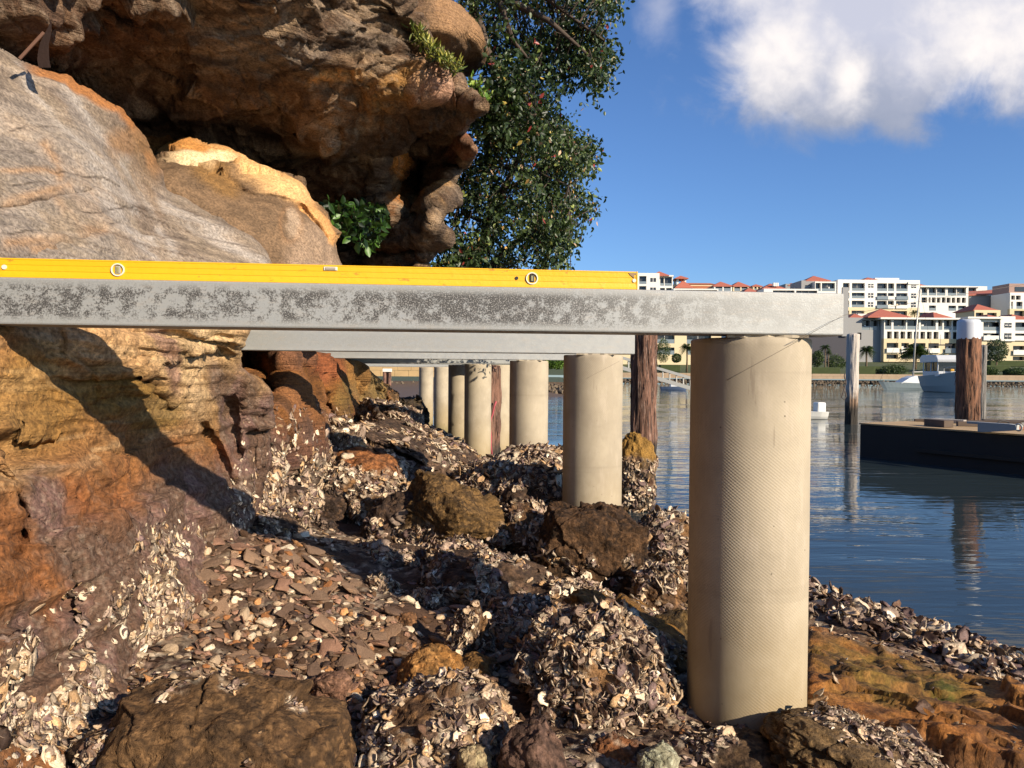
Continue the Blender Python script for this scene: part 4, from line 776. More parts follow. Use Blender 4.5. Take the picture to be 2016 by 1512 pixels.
boulder('dark seaweed covered rocks on the mud beside the last pier', 800, 815, 14.5, 80, 60, 1.5, 10, ('#3c3226', '#4c3f2c', '#2a231a'), .5, 46, sub=5, ssz=.06, sh_cols=[hexc(c) for c in ('#4a3e2e', '#6b5c46', '#332a20')])
boulder('round knobbly rock at the tip of the ribbed wall', 772, 786, 11.4, 26, 26, 1, 0, ('#5c4632', '#6c543a', '#3c2e22'), .3, 47, sub=5, ssz=.04)

# ------------------------------------------------------------------ concrete piers
RP = 0.215
M_conc, q, b = new_mat('cast_concrete'); g = q.n('ShaderNodeTexCoord'); ob = g.outputs['Object']; uvn = g.outputs['UV']
oi = q.n('ShaderNodeObjectInfo').outputs['Random']
offs = q.n('ShaderNodeVectorMath', {'operation': 'ADD'}); q.set(offs.inputs[0], ob); q.set(offs.inputs[1], q.n('ShaderNodeCombineXYZ', _0=q.math('MULTIPLY', oi, 37.0), _1=q.math('MULTIPLY', oi, 11.0)).outputs[0]); ov = offs.outputs[0]
n1 = q.noise(ov, 3.0, 6, .6); n2 = q.noise(q.scl(ov, (1, 1, .25)), 22, 6, .65); n3 = q.noise(ov, 90, 4, .6)
c = q.mix(q.ramp(n1, .3, .7), tuple(hexc('#9c917e')), tuple(hexc('#b0a48e'))); c = q.mix(q.math('MULTIPLY', q.ramp(n2, .5, .75), .25), c, tuple(hexc('#c8baa8')))
c = q.mix(q.math('MULTIPLY', q.ramp(n3, .58, .75), .25), c, tuple(hexc('#857868')))
sx = q.n('ShaderNodeSeparateXYZ'); q.set(sx.inputs[0], q.n('ShaderNodeNewGeometry').outputs['Position']); wz = sx.outputs[2]
tide = q.math('MULTIPLY', q.ramp(q.math('ADD', wz, q.math('MULTIPLY', n1, .5)), 1.35, .45), .7); c = q.mix(tide, c, tuple(hexc('#96825a')))
rg = q.noise(q.scl(ov, (.15, .15, 9)), 1.0, 3, .6, .1); c = q.mix(q.math('MULTIPLY', q.ramp(rg, .66, .70), .10), c, tuple(hexc('#6c6252')))
bh = q.n('ShaderNodeTexVoronoi', Vector=ov, Scale=26).outputs['Distance']; hol = q.math('MULTIPLY', q.ramp(bh, .12, .06), q.ramp(n2, .52, .6)); c = q.mix(q.math('MULTIPLY', hol, .7), c, tuple(hexc('#4a4236')))
tide2 = q.math('MULTIPLY', q.ramp(q.math('ADD', wz, q.math('MULTIPLY', n2, .3)), .5, .12), .7); c = q.mix(tide2, c, tuple(hexc('#6b6238')))
# drips and seams on the face
mk = q.math('MULTIPLY', q.ramp(q.noise(q.scl(ov, (9, 9, 1.1)), 3.0, 5, .6), .66, .72), .4); c = q.mix(mk, c, tuple(hexc('#776a5c')))
q.set(b.inputs['Base Color'], c); b.inputs['Roughness'].default_value = .8; b.inputs['Specular IOR Level'].default_value = .25
def wave(rot, sc):
    w_ = q.n('ShaderNodeTexWave', {'wave_type': 'BANDS', 'bands_direction': 'X'}, Scale=sc, Distortion=.35, Detail=1, Detail_Scale=2.0); q.set(w_.inputs['Vector'], q.scl(uvn, (1, 1, 1), (0, 0, rot))); return w_.outputs['Fac']
dm = q.math('ADD', wave(math.radians(52), 34), wave(math.radians(-52), 34))
dmask = q.ramp(q.noise(ov, 1.6, 3, .5), .38, .6, .12, 1.0)
hh = q.math('ADD', q.math('MULTIPLY', q.math('MULTIPLY', dm, dmask), .55), q.math('ADD', q.math('MULTIPLY', n2, .5), q.math('MULTIPLY', n3, .25)))
bp = q.n('ShaderNodeBump', Strength=.38, Distance=.0022, Height=hh); q.set(b.inputs['Normal'], bp.outputs[0])
M_steelgap = plain('dark_packing', '#2b2622', .8)
PIERS = [(1476, 2.84, 1462), (1167.5, 5.56, 1060), (1041.5, 8.49, 930), (981, 13.5, 910), (941, 12.2, 914), (906, 13.9, 908), (870, 20.8, 872), (839, 23.0, 850)]
ZB = CAMZ + .137          # underside of the beams
PLAB = ['first and widest concrete pier, standing in front of the water', 'second concrete pier with dark streaks, behind a block shaped boulder', 'third concrete pier rising from an oyster ridge', 'fourth concrete pier, half hidden by the third and by a rough timber pile', 'fifth concrete pier, stained olive at its base',
        'sixth concrete pier, in shade behind the olive stained one', 'seventh concrete pier, next to last in the row', 'last concrete pier, farthest along the shore']
pier_xy = []
for i, (px_, d_, pb) in enumerate(PIERS):
    a = P(px_, 733, d_); x_, y_ = a[0], a[1]; pier_xy.append((x_, y_)); zb = min(float(gz(x_, y_)), P(px_, pb, d_)[2]) - .35; ztop = ZB - .008
    k = 96; m = max(12, int((ztop - zb) / .02)); V = []; UV = []
    prof = [(RP, zb + (ztop - .006 - zb) * j / m) for j in range(m + 1)] + [(RP - .004, ztop - .001), (RP - .012, ztop), (.0, ztop)]
    ph = rs.random() * 9
    A_ = np.linspace(0, 2 * math.pi, k, endpoint=False)
    for r_, z_ in prof:
        rr_ = r_ * (1 + .004 * fbm(np.stack([np.cos(A_) * 1.5 + ph, np.sin(A_) * 1.5, np.full(k, z_ * 3)], 1), 1, 3)) if r_ else np.full(k, 1e-4)
        if r_ > 0 and z_ > ztop - .03: rr_ = rr_ - .004 * np.clip(fbm(np.stack([np.cos(A_) * 5, np.sin(A_) * 5, np.full(k, ph)], 1), 1, 3), 0, 1)
        V.append(np.stack([np.cos(A_) * rr_, np.sin(A_) * rr_, np.full(k, z_ - zb)], 1))
    V = np.concatenate(V); n_r = len(prof); ii = np.arange(k); Q = np.concatenate([np.stack([r0 * k + ii, r0 * k + (ii + 1) % k, (r0 + 1) * k + (ii + 1) % k, (r0 + 1) * k + ii], 1) for r0 in range(n_r - 1)])
    o = mesh_np('concrete_pier', V, quads=Q, mat=M_conc); o.location = (x_, y_, zb); tag(o, PLAB[i], 'pier', 'row of concrete piers')
    uvl = o.data.uv_layers.new(name='uv'); li = np.zeros(len(o.data.loops), int); o.data.loops.foreach_get('vertex_index', li)
    av = np.arctan2(V[li, 1], V[li, 0]); qd = np.repeat(np.arange(len(li) // 4), 4); mx = np.maximum.reduceat(av, np.arange(0, len(li), 4)); mn = np.minimum.reduceat(av, np.arange(0, len(li), 4)); wrap = (mx - mn > 3)[qd]; av = np.where(wrap & (av < 0), av + 2 * math.pi, av)
    uvl.data.foreach_set('uv', np.stack([av * RP, V[li, 2]], 1).astype(np.float32).ravel())
    if i < 3:
        mb = MB(); pp = [(-.14 + .028 * j, -.196 + .007 * math.sin(j * 2.3 + i)) for j in range(11)]; mb.prism(pp + [(.12, -.10), (-.12, -.10)], ztop - zb - .002, ztop - zb + .0078); mb.build('mortar_packing', M_conc, o)

# ------------------------------------------------------------------ galvanised beams
M_galv, q, b = new_mat('galvanised_steel'); ob = q.n('ShaderNodeTexCoord').outputs['Object']
oi = q.n('ShaderNodeObjectInfo').outputs['Random']
offs = q.n('ShaderNodeVectorMath', {'operation': 'ADD'}); q.set(offs.inputs[0], ob); q.set(offs.inputs[1], q.n('ShaderNodeCombineXYZ', _0=q.math('MULTIPLY', oi, 37.0), _1=q.math('MULTIPLY', oi, 11.0)).outputs[0]); ov = offs.outputs[0]
nL = q.noise(q.scl(ov, (.55, 1, 2.6)), 1.6, 3, .5); nM = q.noise(ov, 26, 8, .72); nF = q.noise(ov, 150, 5, .7); nS = q.noise(q.scl(ov, (1, 1, 5)), 14, 6, .65)
dk = q.ramp(q.math('ADD', q.math('ADD', q.math('MULTIPLY', nL, .42), q.math('MULTIPLY', nM, .85)), q.math('MULTIPLY', nF, .50)), .78, .92); nG = q.noise(ov, 230, 4, .65)
sx = q.n('ShaderNodeSeparateXYZ'); q.set(sx.inputs[0], ob)
edge_ = q.ramp(q.math('ABSOLUTE', q.math('SUBTRACT', sx.outputs[2], .074)), .036, .066, 1, .25)
xend = q.ramp(sx.outputs[0], 4.15, 3.0, .12, 1.0)        # the tail towards the free end weathered less
dk = q.math('MULTIPLY', q.math('MULTIPLY', dk, edge_), xend)
c = q.mix(nM, tuple(hexc('#8c8e8e')), tuple(hexc('#aeb0ad'))); c = q.mix(q.math('MULTIPLY', q.ramp(nF, .55, .75), .6), c, tuple(hexc('#c4c8c8'))); c = q.mix(q.math('MULTIPLY', q.ramp(nS, .5, .7), .45), c, tuple(hexc('#a7a198')))
oiw = q.math('GREATER_THAN', q.n('ShaderNodeObjectInfo').outputs['Object Index'], .5); dk = q.math('MULTIPLY', dk, q.math('MULTIPLY_ADD', oiw, .75, .25)); c = q.mix(q.math('MULTIPLY', dk, .92), c, q.mix(q.ramp(nG, .50, .64), tuple(hexc('#262423')), tuple(hexc('#9a9895')))); q.set(b.inputs['Base Color'], c)
q.set(b.inputs['Metallic'], q.math('MULTIPLY_ADD', dk, -.2, .25)); q.set(b.inputs['Roughness'], q.ramp(nM, .3, .7, .42, .62))
bp = q.n('ShaderNodeBump', Strength=.35, Distance=.002, Height=q.math('ADD', nM, q.math('MULTIPLY', nF, .7))); q.set(b.inputs['Normal'], bp.outputs[0])
BH = .147; BT = math.atan(.104)
ENDX = [P(1660, 660, 2.657)[0], P(1252, 697, 5.45)[0]] + [x + .55 for x, y in pier_xy[2:]]
BLAB = ['nearest galvanised steel beam, mottled grey, carrying the yellow spirit level', 'second galvanised beam, just visible under the nearest one', 'third galvanised beam, a thin pale strip beneath the second', 'fourth galvanised beam in the row, over the pier beside the timber pile',
        'fifth galvanised beam, above the olive stained pier', 'sixth galvanised beam, above the shaded pier', 'seventh galvanised beam, above the next to last pier', 'last galvanised beam, above the farthest pier']
def beam(x1, ynear1, length, label, up=0.0):
    """x1, ynear1: the near lower corner of its free end"""
    e = empty('steel_beam', (x1 - length * math.cos(BT), ynear1 - length * math.sin(BT), ZB + up), label, 'beam', 'row of galvanised beams'); e.rotation_euler = (0, 0, BT)
    # open channel section: web towards the camera, flanges behind with rolled corners
    w_, t_ = .15, .008; r = .006
    prof = [(r, 0), (w_, 0), (w_, t_), (t_ + r, t_), (t_, t_ + r), (t_, BH - t_ - r), (t_ + r, BH - t_), (w_, BH - t_), (w_, BH), (r, BH), (r * .3, BH - r * .3), (0, BH - r), (0, r), (r * .3, r * .3)]
    n = len(prof); V = [(x, y, z) for x in (0, length) for y, z in prof]; mb = MB(); mb.add(V, [(i, (i + 1) % n, n + (i + 1) % n, n + i) for i in range(n)])
    for s_ in (0, n): mb.add([V[s_ + i] for i in range(n)], [(0, 1, 2, 3, 13), (13, 3, 4, 12), (12, 4, 5, 11), (11, 5, 6, 10), (10, 6, 7, 8, 9)])
    mb.build('channel', M_galv, e)
    mb = MB(); mb.prism([(.0, .01), (.0, .14), (.004, .14), (.004, .01)], BH * 0 + .009, BH - .009, None); 
    mb2 = MB(); mb2.box(length - .006, length + .0, .0085, .148, .0085, BH - .0085); mb2.build('end_plate', M_galv, e)
    return e
P1 = P(1660, 660, 2.657); beams = []
for i in range(8):
    x1 = ENDX[i]
    if i == 0: yn = P1[1]
    else: px0, py0 = pier_xy[i]; yn = (py0 - .085) + (x1 - px0) * math.tan(BT)
    beams.append(beam(x1, yn, [4.2, 4.6, 5.6, 6.2, 6.4, 6.6, 6.8, 7.0][i], BLAB[i]))
beams[0].children[0].pass_index = 1
BPT = Matrix.Translation(beams[0].location) @ Matrix.Rotation(BT, 4, 'Z')     # frame of the nearest beam
if True:      # unseen next beam of the row, added beside the camera to cast a shadow
    px0, py0 = (1.14, -.16); beam(1.45, py0 - .085 + .3 * math.tan(BT), 5.0, 'unseen galvanised beam added behind the camera to cast a shadow')

# ------------------------------------------------------------------ spirit level lying on the nearest beam
M_yel = plain('yellow_paint', '#e6ae1c', .38, var=.06, vs=5, bump=.15, bs=30)
nt = NT(M_yel.node_tree); bs_ = [n for n in nt.nt.nodes if n.type == 'BSDF_PRINCIPLED'][0]; src = bs_.inputs['Base Color'].links[0].from_socket; g = nt.n('ShaderNodeTexCoord').outputs['Object']
sc_ = nt.ramp(nt.noise(nt.scl(g, (3, 3, 9)), 5, 8, .7), .60, .64); nt.set(bs_.inputs['Base Color'], nt.mix(nt.math('MULTIPLY', sc_, .7), src, tuple(hexc('#9c6a2a'))))
M_white = plain('white_plastic', '#d8d2c2', .5); M_black = plain('black_plastic', '#1c1a18', .5); M_vial = plain('vial_liquid', '#8c8a60', .15); M_glassg = plain('vial_glass', '#9c9484', .12); M_red = plain('worn_red', '#b06030', .5); M_wear = plain('bare_worn_metal', '#8a6f4a', .6)
inv = BPT.inverted(); lx1 = (inv @ Vector(P(1256, 571, 2.575)))[0]; LH = .0605; LL = lx1 + .35
lev = empty('spirit_level', BPT @ Vector((lx1 - LL, .006, BH)), 'long yellow spirit level lying along the top of the nearest steel beam', 'spirit level'); lev.rotation_euler = (0, 0, BT)
th = .024; gr = .0012
prof = [(0.001, 0), (th - .001, 0), (th, .001), (th, LH - .001), (th - .001, LH), (.001, LH), (0, LH - .001), (0, LH - .0042), (gr, LH - .005), (gr, LH - .0075), (gr * 1.4, LH * .665), (gr * 2.3, LH * .66), (gr * 2.3, LH * .645), (gr * 1.2, LH * .64), (gr * 1.2, LH * .36), (gr * 2.2, LH * .355), (gr * 2.2, LH * .34), (gr * 1, LH * .335), (0, .0075), (0, .001)]
n = len(prof); V = [(x, y, z) for x in (0, LL) for y, z in prof]; mb = MB(); mb.add(V, [(i, (i + 1) % n, n + (i + 1) % n, n + i) for i in range(n)] + [tuple(range(n))[::-1], tuple(range(n, 2 * n))])
mb.build('body', M_yel, lev)
def lvx(px_): return (inv @ Vector(P(px_, 545, 2.371 + (2.657 - 2.371) * px_ / 1660)))[0] - (lx1 - LL)
def disc(name, x, z, r, y0, y1, mat, par, k=28, ring=None):
    mb = MB(); V = []
    for yy in (y0, y1):
        for rad in ([r] if ring is None else [r, ring]): V += [(x + rad * math.cos(2 * math.pi * j / k), yy, z + rad * math.sin(2 * math.pi * j / k)) for j in range(k)]
    if ring is None: mb.add(V, [tuple(range(k)), tuple(range(k, 2 * k))[::-1]] + [(j, (j + 1) % k, k + (j + 1) % k, k + j) for j in range(k)])
    else:
        f = []
        for j in range(k):
            j2 = (j + 1) % k; f += [(j, j2, k + j2, k + j), (2 * k + j, 3 * k + j, 3 * k + j2, 2 * k + j2), (j, 2 * k + j, 2 * k + j2, j2), (k + j, k + j2, 3 * k + j2, 3 * k + j)]
        mb.add(V, f)
    return mb.build(name, mat, par, bevel=.0004)
for pxv, dark in ((232, 0), (1047, 1)):
    x = lvx(pxv); v = disc('vial_window', x, LH * .5, .0205, -.0035, .010, M_white, lev, ring=.0165); disc('vial_back', x, LH * .5, .0168, .004, .012, M_white if not dark else M_glassg, v)
    mb = MB(); w2 = .0085; mb.box(x - w2, x + w2, -.002, .006, LH * .5 - .0135, LH * .5 + .0135); mb.build('vial', M_glassg if not dark else M_black, v, bevel=.003)
    mb = MB(); mb.box(x - .0035, x + .0035, -.0032, -.001, LH * .5 - .009, LH * .5 + .009); mb.build('bubble_tube', M_vial, v, bevel=.001)
x = lvx(651); mb = MB(); mb.box(x - .022, x + .022, -.0022, .006, LH * .70, LH * .90); tv = mb.build('vial_window', M_white, lev, bevel=.002); mb = MB(); mb.box(x - .0165, x + .0165, -.0040, -.0005, LH * .73, LH * .87); mb.build('vial', M_glassg, tv, bevel=.001)
disc('hanging_hole', lvx(1017), LH * .5, .0058, -.0012, .004, M_black, lev); disc('badge', lvx(1248), LH * .5, .0062, -.0018, .004, M_white, lev); disc('badge', lvx(7), LH * .52, .0075, -.0018, .004, M_white, lev)
mb = MB(); xe = lvx(1256); mb.prism([(xe - .034, LH * .93), (xe - .004, LH * .93), (xe - .006, LH * .84), (xe - .014, LH * .80), (xe - .013, LH * .62), (xe - .019, LH * .70), (xe - .028, LH * .80)], -.0008, .003, Matrix(((1, 0, 0, 0), (0, 0, 1, 0), (0, 1, 0, 0), (0, 0, 0, 1)))); mb.build('worn_patch', M_wear, lev)
mb = MB(); mb.box(LL - .003, LL + .0015, -.0008, th + .0008, -.0 + .0003, LH + .0006); mb.build('end_cap', M_yel, lev, bevel=.0006)

# ------------------------------------------------------------------ string tied across the first pier
M_str = plain('string', '#6a6258', .9)
def curve_obj(name, pts, r, mat, label=None, cat=None, parent=None):
    mb = MB(); mb.tube([tuple(p_) for p_ in pts], r, 6); o = mb.build(name, mat, parent, smooth=True, origin=tuple(pts[0])); return tag(o, label, cat)
def on_pier(i, pxs, py):
    x0, y0 = pier_xy[i]; o_ = np.array([0, 0, CAMZ]); v = P(pxs, py, 1.0) - o_; A_ = v[0] ** 2 + v[1] ** 2; B_ = -2 * (v[0] * x0 + v[1] * y0); C_ = x0 * x0 + y0 * y0 - (RP + .002) ** 2; return o_ + v * (-B_ - math.sqrt(max(B_ * B_ - 4 * A_ * C_, 0))) / (2 * A_)
pts = [on_pier(0, x, 748 - (x - 1432) * 88 / 160) for x in range(1432, 1592, 8)] 
e1 = P(1600, 655, 2.555); pts += [P(1595, 657, 2.57), P(1660, 621, 2.62), P(1840, 588, 3.1), P(2040, 556, 3.7)]
curve_obj('string_line', pts, .0007, M_str, 'thin grey string slanting across the first pier and past the beam end', 'string')
pts = [on_pier(1, x, 745 - (x - 1155) * 37 / 70) for x in range(1155, 1224, 6)]; curve_obj('string_line', pts, .0009, M_str, 'thin grey line across the face of the second pier', 'string')  # thin tube laid along the pier face
# ------------------------------------------------------------------ water and its bed
M_water, q, b = new_mat('water'); ge = q.n('ShaderNodeNewGeometry').outputs['Position']
w1 = q.noise(q.scl(ge, (.8, 3.4, 1), (0, 0, .12)), 1.0, 3, .45, .4); w2 = q.noise(q.scl(ge, (1.0, 3.4, 1), (0, 0, -.2)), 3.4, 2, .45, .2); w3 = q.noise(q.scl(ge, (.25, .6, 1)), .55, 3, .5)
patch = q.ramp(w3, .38, .62, .22, 1.0)
hh = q.math('MULTIPLY', q.math('ADD', q.math('MULTIPLY', w1, 1.0), q.math('MULTIPLY', w2, .26)), patch)
bp = q.n('ShaderNodeBump', Strength=1.0, Distance=.028, Height=hh)
b.inputs['Base Color'].default_value = (.034, .050, .056, 1); b.inputs['Roughness'].default_value = .03; b.inputs['IOR'].default_value = 1.33; q.set(b.inputs['Normal'], bp.outputs[0])
tr = q.n('ShaderNodeBsdfTransparent', Color=(.55, .50, .38)); lw = q.n('ShaderNodeFresnel', IOR=1.33); q.set(lw.inputs['Normal'], bp.outputs[0])
mx = q.n('ShaderNodeMixShader'); q.set(mx.inputs[0], q.math('ADD', .62, q.math('MULTIPLY', lw.outputs[0], .6), clamp=True)); q.set(mx.inputs[1], tr.outputs[0]); q.set(mx.inputs[2], b.outputs[0])
q.set([n for n in q.nt.nodes if n.type == 'OUTPUT_MATERIAL'][0].inputs[0], mx.outputs[0])
mb = MB(); mb.add([(-140, -40, 0), (260, -40, 0), (260, 130, 0), (-140, 130, 0)], [(0, 1, 2, 3)]); o = mb.build('water', M_water); o['kind'] = 'structure'
M_bed = plain('mud', '#3c362a', .9, bump=.3); mb = MB(); mb.add([(-200, -60, -1.1), (400, -60, -1.1), (400, 400, -1.1), (-200, 400, -1.1)], [(0, 1, 2, 3)]); o = mb.build('seabed', M_bed); o['kind'] = 'structure'

# ------------------------------------------------------------------ timber piles
def bark_mat(name, c1, c2, c3, wet=.25, white=0.0, splits=14):
    m, q, b = new_mat(name); g = q.n('ShaderNodeTexCoord').outputs['Object']
    f1 = q.noise(q.scl(g, (splits, splits, 1.6)), 1.6, 7, .7, .6); f2 = q.noise(q.scl(g, (30, 30, 3)), 1.5, 5, .7); f3 = q.noise(g, 3.5, 4, .6)
    c = q.mix(q.ramp(f1, .36, .62), tuple(hexc(c1)), tuple(hexc(c2))); c = q.mix(q.math('MULTIPLY', q.ramp(f2, .55, .72), .8), c, tuple(hexc(c3)))
    wz = q.n('ShaderNodeSeparateXYZ'); q.set(wz.inputs[0], q.n('ShaderNodeNewGeometry').outputs['Position'])
    if white: c = q.mix(q.math('MULTIPLY', q.ramp(q.math('ADD', wz.outputs[2], q.math('MULTIPLY', f3, .8)), white, white + .5), .85), c, q.mix(f1, tuple(hexc('#a8a098')), tuple(hexc('#d6cdc0'))))
    c = q.mix(q.ramp(q.math('ADD', wz.outputs[2], q.math('MULTIPLY', f3, .4)), wet + .35, wet), c, q.mix(f2, (.012, .01, .008), (.05, .04, .028)))
    q.set(b.inputs['Base Color'], c); b.inputs['Roughness'].default_value = .85
    bp = q.n('ShaderNodeBump', Strength=.9, Distance=.03, Height=q.math('ADD', f1, q.math('MULTIPLY', f2, .6))); q.set(b.inputs['Normal'], bp.outputs[0]); return m
M_bark = bark_mat('shaggy_bark', '#38261e', '#84604e', '#b8a090', .45); M_bark2 = bark_mat('shaggy_bark_dry', '#3c281c', '#8e6246', '#7e6450', .35); M_grey = bark_mat('weathered_timber', '#5a4a3c', '#8c7058', '#a89480', .7, white=1.15, splits=9)
def pile(name, label, px_, d_, dia, ztop, mat, amp=.03, taper=.0, strips=0, lean=0.0, zb=-.9, group=None, dome=.02):
    a = P(px_, 733, d_); k = 56; m = 90; z = np.linspace(zb, ztop, m); A_ = np.linspace(0, 2 * math.pi, k, endpoint=False); AA, ZZ_ = np.meshgrid(A_, z)
    seed = px_; nn = np.stack([np.cos(AA) * 2.6 + seed, np.sin(AA) * 2.6, ZZ_ * .7], -1); n2_ = np.stack([np.cos(AA) * 7 + seed, np.sin(AA) * 7, ZZ_ * 1.4], -1)
    r = dia / 2 * (1 + taper * (1 - (ZZ_ - zb) / (ztop - zb))) + amp * ridged(nn, 1, 3) * .5 + amp * .7 * fbm(n2_, 1, 3); r = np.where(ZZ_ > ztop - .03, r * .96, r)
    V = np.stack([r * np.cos(AA) + lean * (ZZ_ - zb), r * np.sin(AA), ZZ_ - zb], -1).reshape(-1, 3); ii = np.arange(k); Q = np.concatenate([np.stack([j * k + ii, j * k + (ii + 1) % k, (j + 1) * k + (ii + 1) % k, (j + 1) * k + ii], 1) for j in range(m - 1)])
    tops = np.array([[lean * (ztop - zb), 0, ztop - zb + dome]]); V = np.concatenate([V, tops]); T = np.stack([(m - 1) * k + ii, (m - 1) * k + (ii + 1) % k, np.full(k, m * k)], 1)
    o = mesh_np(name, V, quads=Q, tris=T, mat=mat); o.location = (a[0], a[1], zb); tag(o, label, 'pile', group)
    if strips:
        mb = MB(); rr = random.Random(px_)
        for _ in range(strips):
            an = rr.uniform(0, 6.28); z0 = rr.uniform(.9, ztop - zb - .3); L = rr.uniform(.15, .45); r0 = dia / 2 + .004; pts = [((r0 + s * s * rr.uniform(.01, .05)) * math.cos(an + .04 * s) + lean * z0, (r0 + s * s * .03) * math.sin(an + .04 * s), z0 - L * s) for s in (0, .5, 1)]
            mb.tube(pts, [.012, .009, .003], 4)
        mb.build('bark_strip', mat, o)['kind'] = 'stuff'
    return o
pile('timber_pile', 'thick timber pile with shaggy red brown bark beside the second pier', 1267, 13.5, .40, CAMZ + 1.2, M_bark, .045, 0.05, 60)
pile('timber_pile', 'rough dark timber pile tangled with pink rope behind the third pier', 962, 12.85, .36, CAMZ + .11, M_bark, .05, 0, 40)
pile('timber_pile', 'slim leaning pole with a rope, weathered white at its top', 1676, 25.5, .37, P(1676, 658, 25.5)[2], M_grey, .03, .05, 0, lean=.012, dome=.05)
big = pile('timber_pile', 'tall thick timber pile with a white cap behind the pontoon', 1906, 16.9, .45, P(1906, 664, 16.9)[2], M_bark2, .03, .02, 50)
M_cap = plain('white_cap', '#c9cdd2', .45, var=.05, bump=.05); a = P(1906, 668, 16.9); zc = a[2] + .9; ztop = P(1906, 629, 16.9)[2] + .9
mb = MB(); V = []; k = 48; rc = .236; prof = [(rc, zc), (rc, ztop - .09), (rc * .96, ztop - .04), (rc * .86, ztop - .01), (rc * .6, ztop), (.001, ztop + .006)]
for r_, z_ in prof: V += [(r_ * math.cos(2 * math.pi * j / k), r_ * math.sin(2 * math.pi * j / k), z_) for j in range(k)]
mb.add(V, [(i * k + j, i * k + (j + 1) % k, (i + 1) * k + (j + 1) % k, (i + 1) * k + j) for i in range(len(prof) - 1) for j in range(k)]); mb.build('cap', M_cap, big, smooth=True)
pile('timber_pile', 'thin grey pole standing close behind the white capped pile', 1934, 18.5, .17, P(1934, 680, 18.5)[2], bark_mat('grey_pole', '#5a5650', '#8a8680', '#6c6862', .5), .012, 0, 0)
M_rope = plain('rope', '#5a5048', .9); M_pink = plain('pink_rope', '#a04a50', .8)
pts = [P(1664, y, 24.2) + np.array([.03 * math.sin(y), 0, 0]) for y in range(735, 770, 5)] + [P(x, y, 24.2) for x, y in ((1660, 772), (1657, 782), (1662, 787), (1666, 780), (1664, 770))]
curve_obj('mooring_rope', pts, .018, M_rope, 'dark frayed rope hanging on the white topped pole', 'rope')
pts = [P(x, y, 12.6) for x, y in ((977, 790), (973, 800), (970, 815), (966, 825), (964, 840), (967, 860), (966, 875), (969, 900))]; curve_obj('tangled_rope', pts, .018, M_pink, 'pink rope hanging down the dark timber pile', 'rope')

# ------------------------------------------------------------------ floating pontoon with timber offcuts
M_pont, q, b = new_mat('pontoon_side'); g = q.n('ShaderNodeTexCoord').outputs['Object']; q.set(b.inputs['Base Color'], q.mix(q.noise(g, 3, 5, .6), (.010, .009, .009), (.022, .018, .016))); b.inputs['Roughness'].default_value = .7
M_deck = plain('pontoon_deck', '#b0936a', .85, var=.25, vs=2.5, bump=.4, bs=40)
A0 = P(1693, 832.5, 15.4); zt = A0[2]; A1 = P(2016, 855, 12.76); k_ = (zt - CAMZ) / (A1[2] - CAMZ); A1 = np.array([A1[0] * k_, A1[1] * k_, zt]); dirv = (A1 - A0); dirv[2] = 0; L0 = np.linalg.norm(dirv); dirv /= L0
nrm_ = np.array([-dirv[1], dirv[0], 0]); nrm_ = nrm_ if nrm_[1] > 0 else -nrm_
pe = empty('pontoon', (A0[0], A0[1], -.1), 'low dark floating pontoon with a tan deck and timber offcuts on it', 'pontoon'); an = math.atan2(dirv[1], dirv[0]); pe.rotation_euler = (0, 0, an)
LP, WP = L0 + 4.0, 2.3; mb = MB(); mb.box(0, LP, 0, WP, -.1, zt + .1 - .03); mb.build('hull', M_pont, pe, bevel=.02)
mb = MB(); y_ = -.01
V = []; m_ = 60
for i in range(m_): x_ = -.01 + (LP + .02) * i / (m_ - 1); V.append((x_, -.012 + .012 * math.sin(i * 2.7) * math.sin(i * 1.3)))
mb.prism(V + [(LP, WP + .01), (-.01, WP + .01)], zt + .1 - .028, zt + .1); mb.build('deck', M_deck, pe)
mb = MB(); mb.bar((1.2, -.03, .35), (LP, -.03, .35), .05, .07); mb.build('rubbing_strake', plain('strake', '#2c2620', .8), pe)
M_off = plain('weathered_offcut', '#9a9288', .85, var=.25, vs=6, bump=.3); M_offd = plain('dark_offcut', '#5a4c40', .85, var=.25); M_steelp = plain('pale_steel', '#a9a9a4', .5, var=.1)
PM = Matrix.Translation(pe.location) @ Matrix.Rotation(an, 4, 'Z')
def on_deck(px_, py_):
    a = np.array(P(px_, py_, 1.0)) - np.array([0, 0, CAMZ]); k = (zt - CAMZ) / a[2]; return np.array([0, 0, CAMZ]) + a * k
def plank(label, p0, p1, w_, h_, mat, up=0.0, name='timber_offcut'):
    a = on_deck(*p0); b_ = on_deck(*p1); c_ = (a + b_) / 2; v = b_ - a; L = np.linalg.norm(v); mb = MB(); mb.box(-L / 2, L / 2, -w_ / 2, w_ / 2, 0, h_); o = mb.build(name, mat, None, bevel=.006); o.location = (c_[0], c_[1], zt + up + .004); o.rotation_euler = (0, 0, math.atan2(v[1], v[0])); return tag(o, label, 'timber', None)
plank('long thin board at the back of the pontoon deck', (1800, 829.5), (2010, 835), .12, .05, M_offd)
plank('square beam offcut with a pale sawn end on the pontoon deck', (1828, 838), (1868, 842), .20, .13, M_offd)
plank('grey board laid flat behind the square offcut', (1835, 831), (1900, 834), .22, .07, M_off)
plank('thin dark offcut touching the square offcut', (1884, 839), (1938, 840), .10, .09, M_offd)
plank('reddish plank under the steel bracket', (1945, 846), (2016, 846), .20, .05, plain('red_plank', '#8a5c44', .8))
plank('flat board leaning on the pontoon back edge', (1935, 829.5), (2030, 832), .25, .04, M_offd)
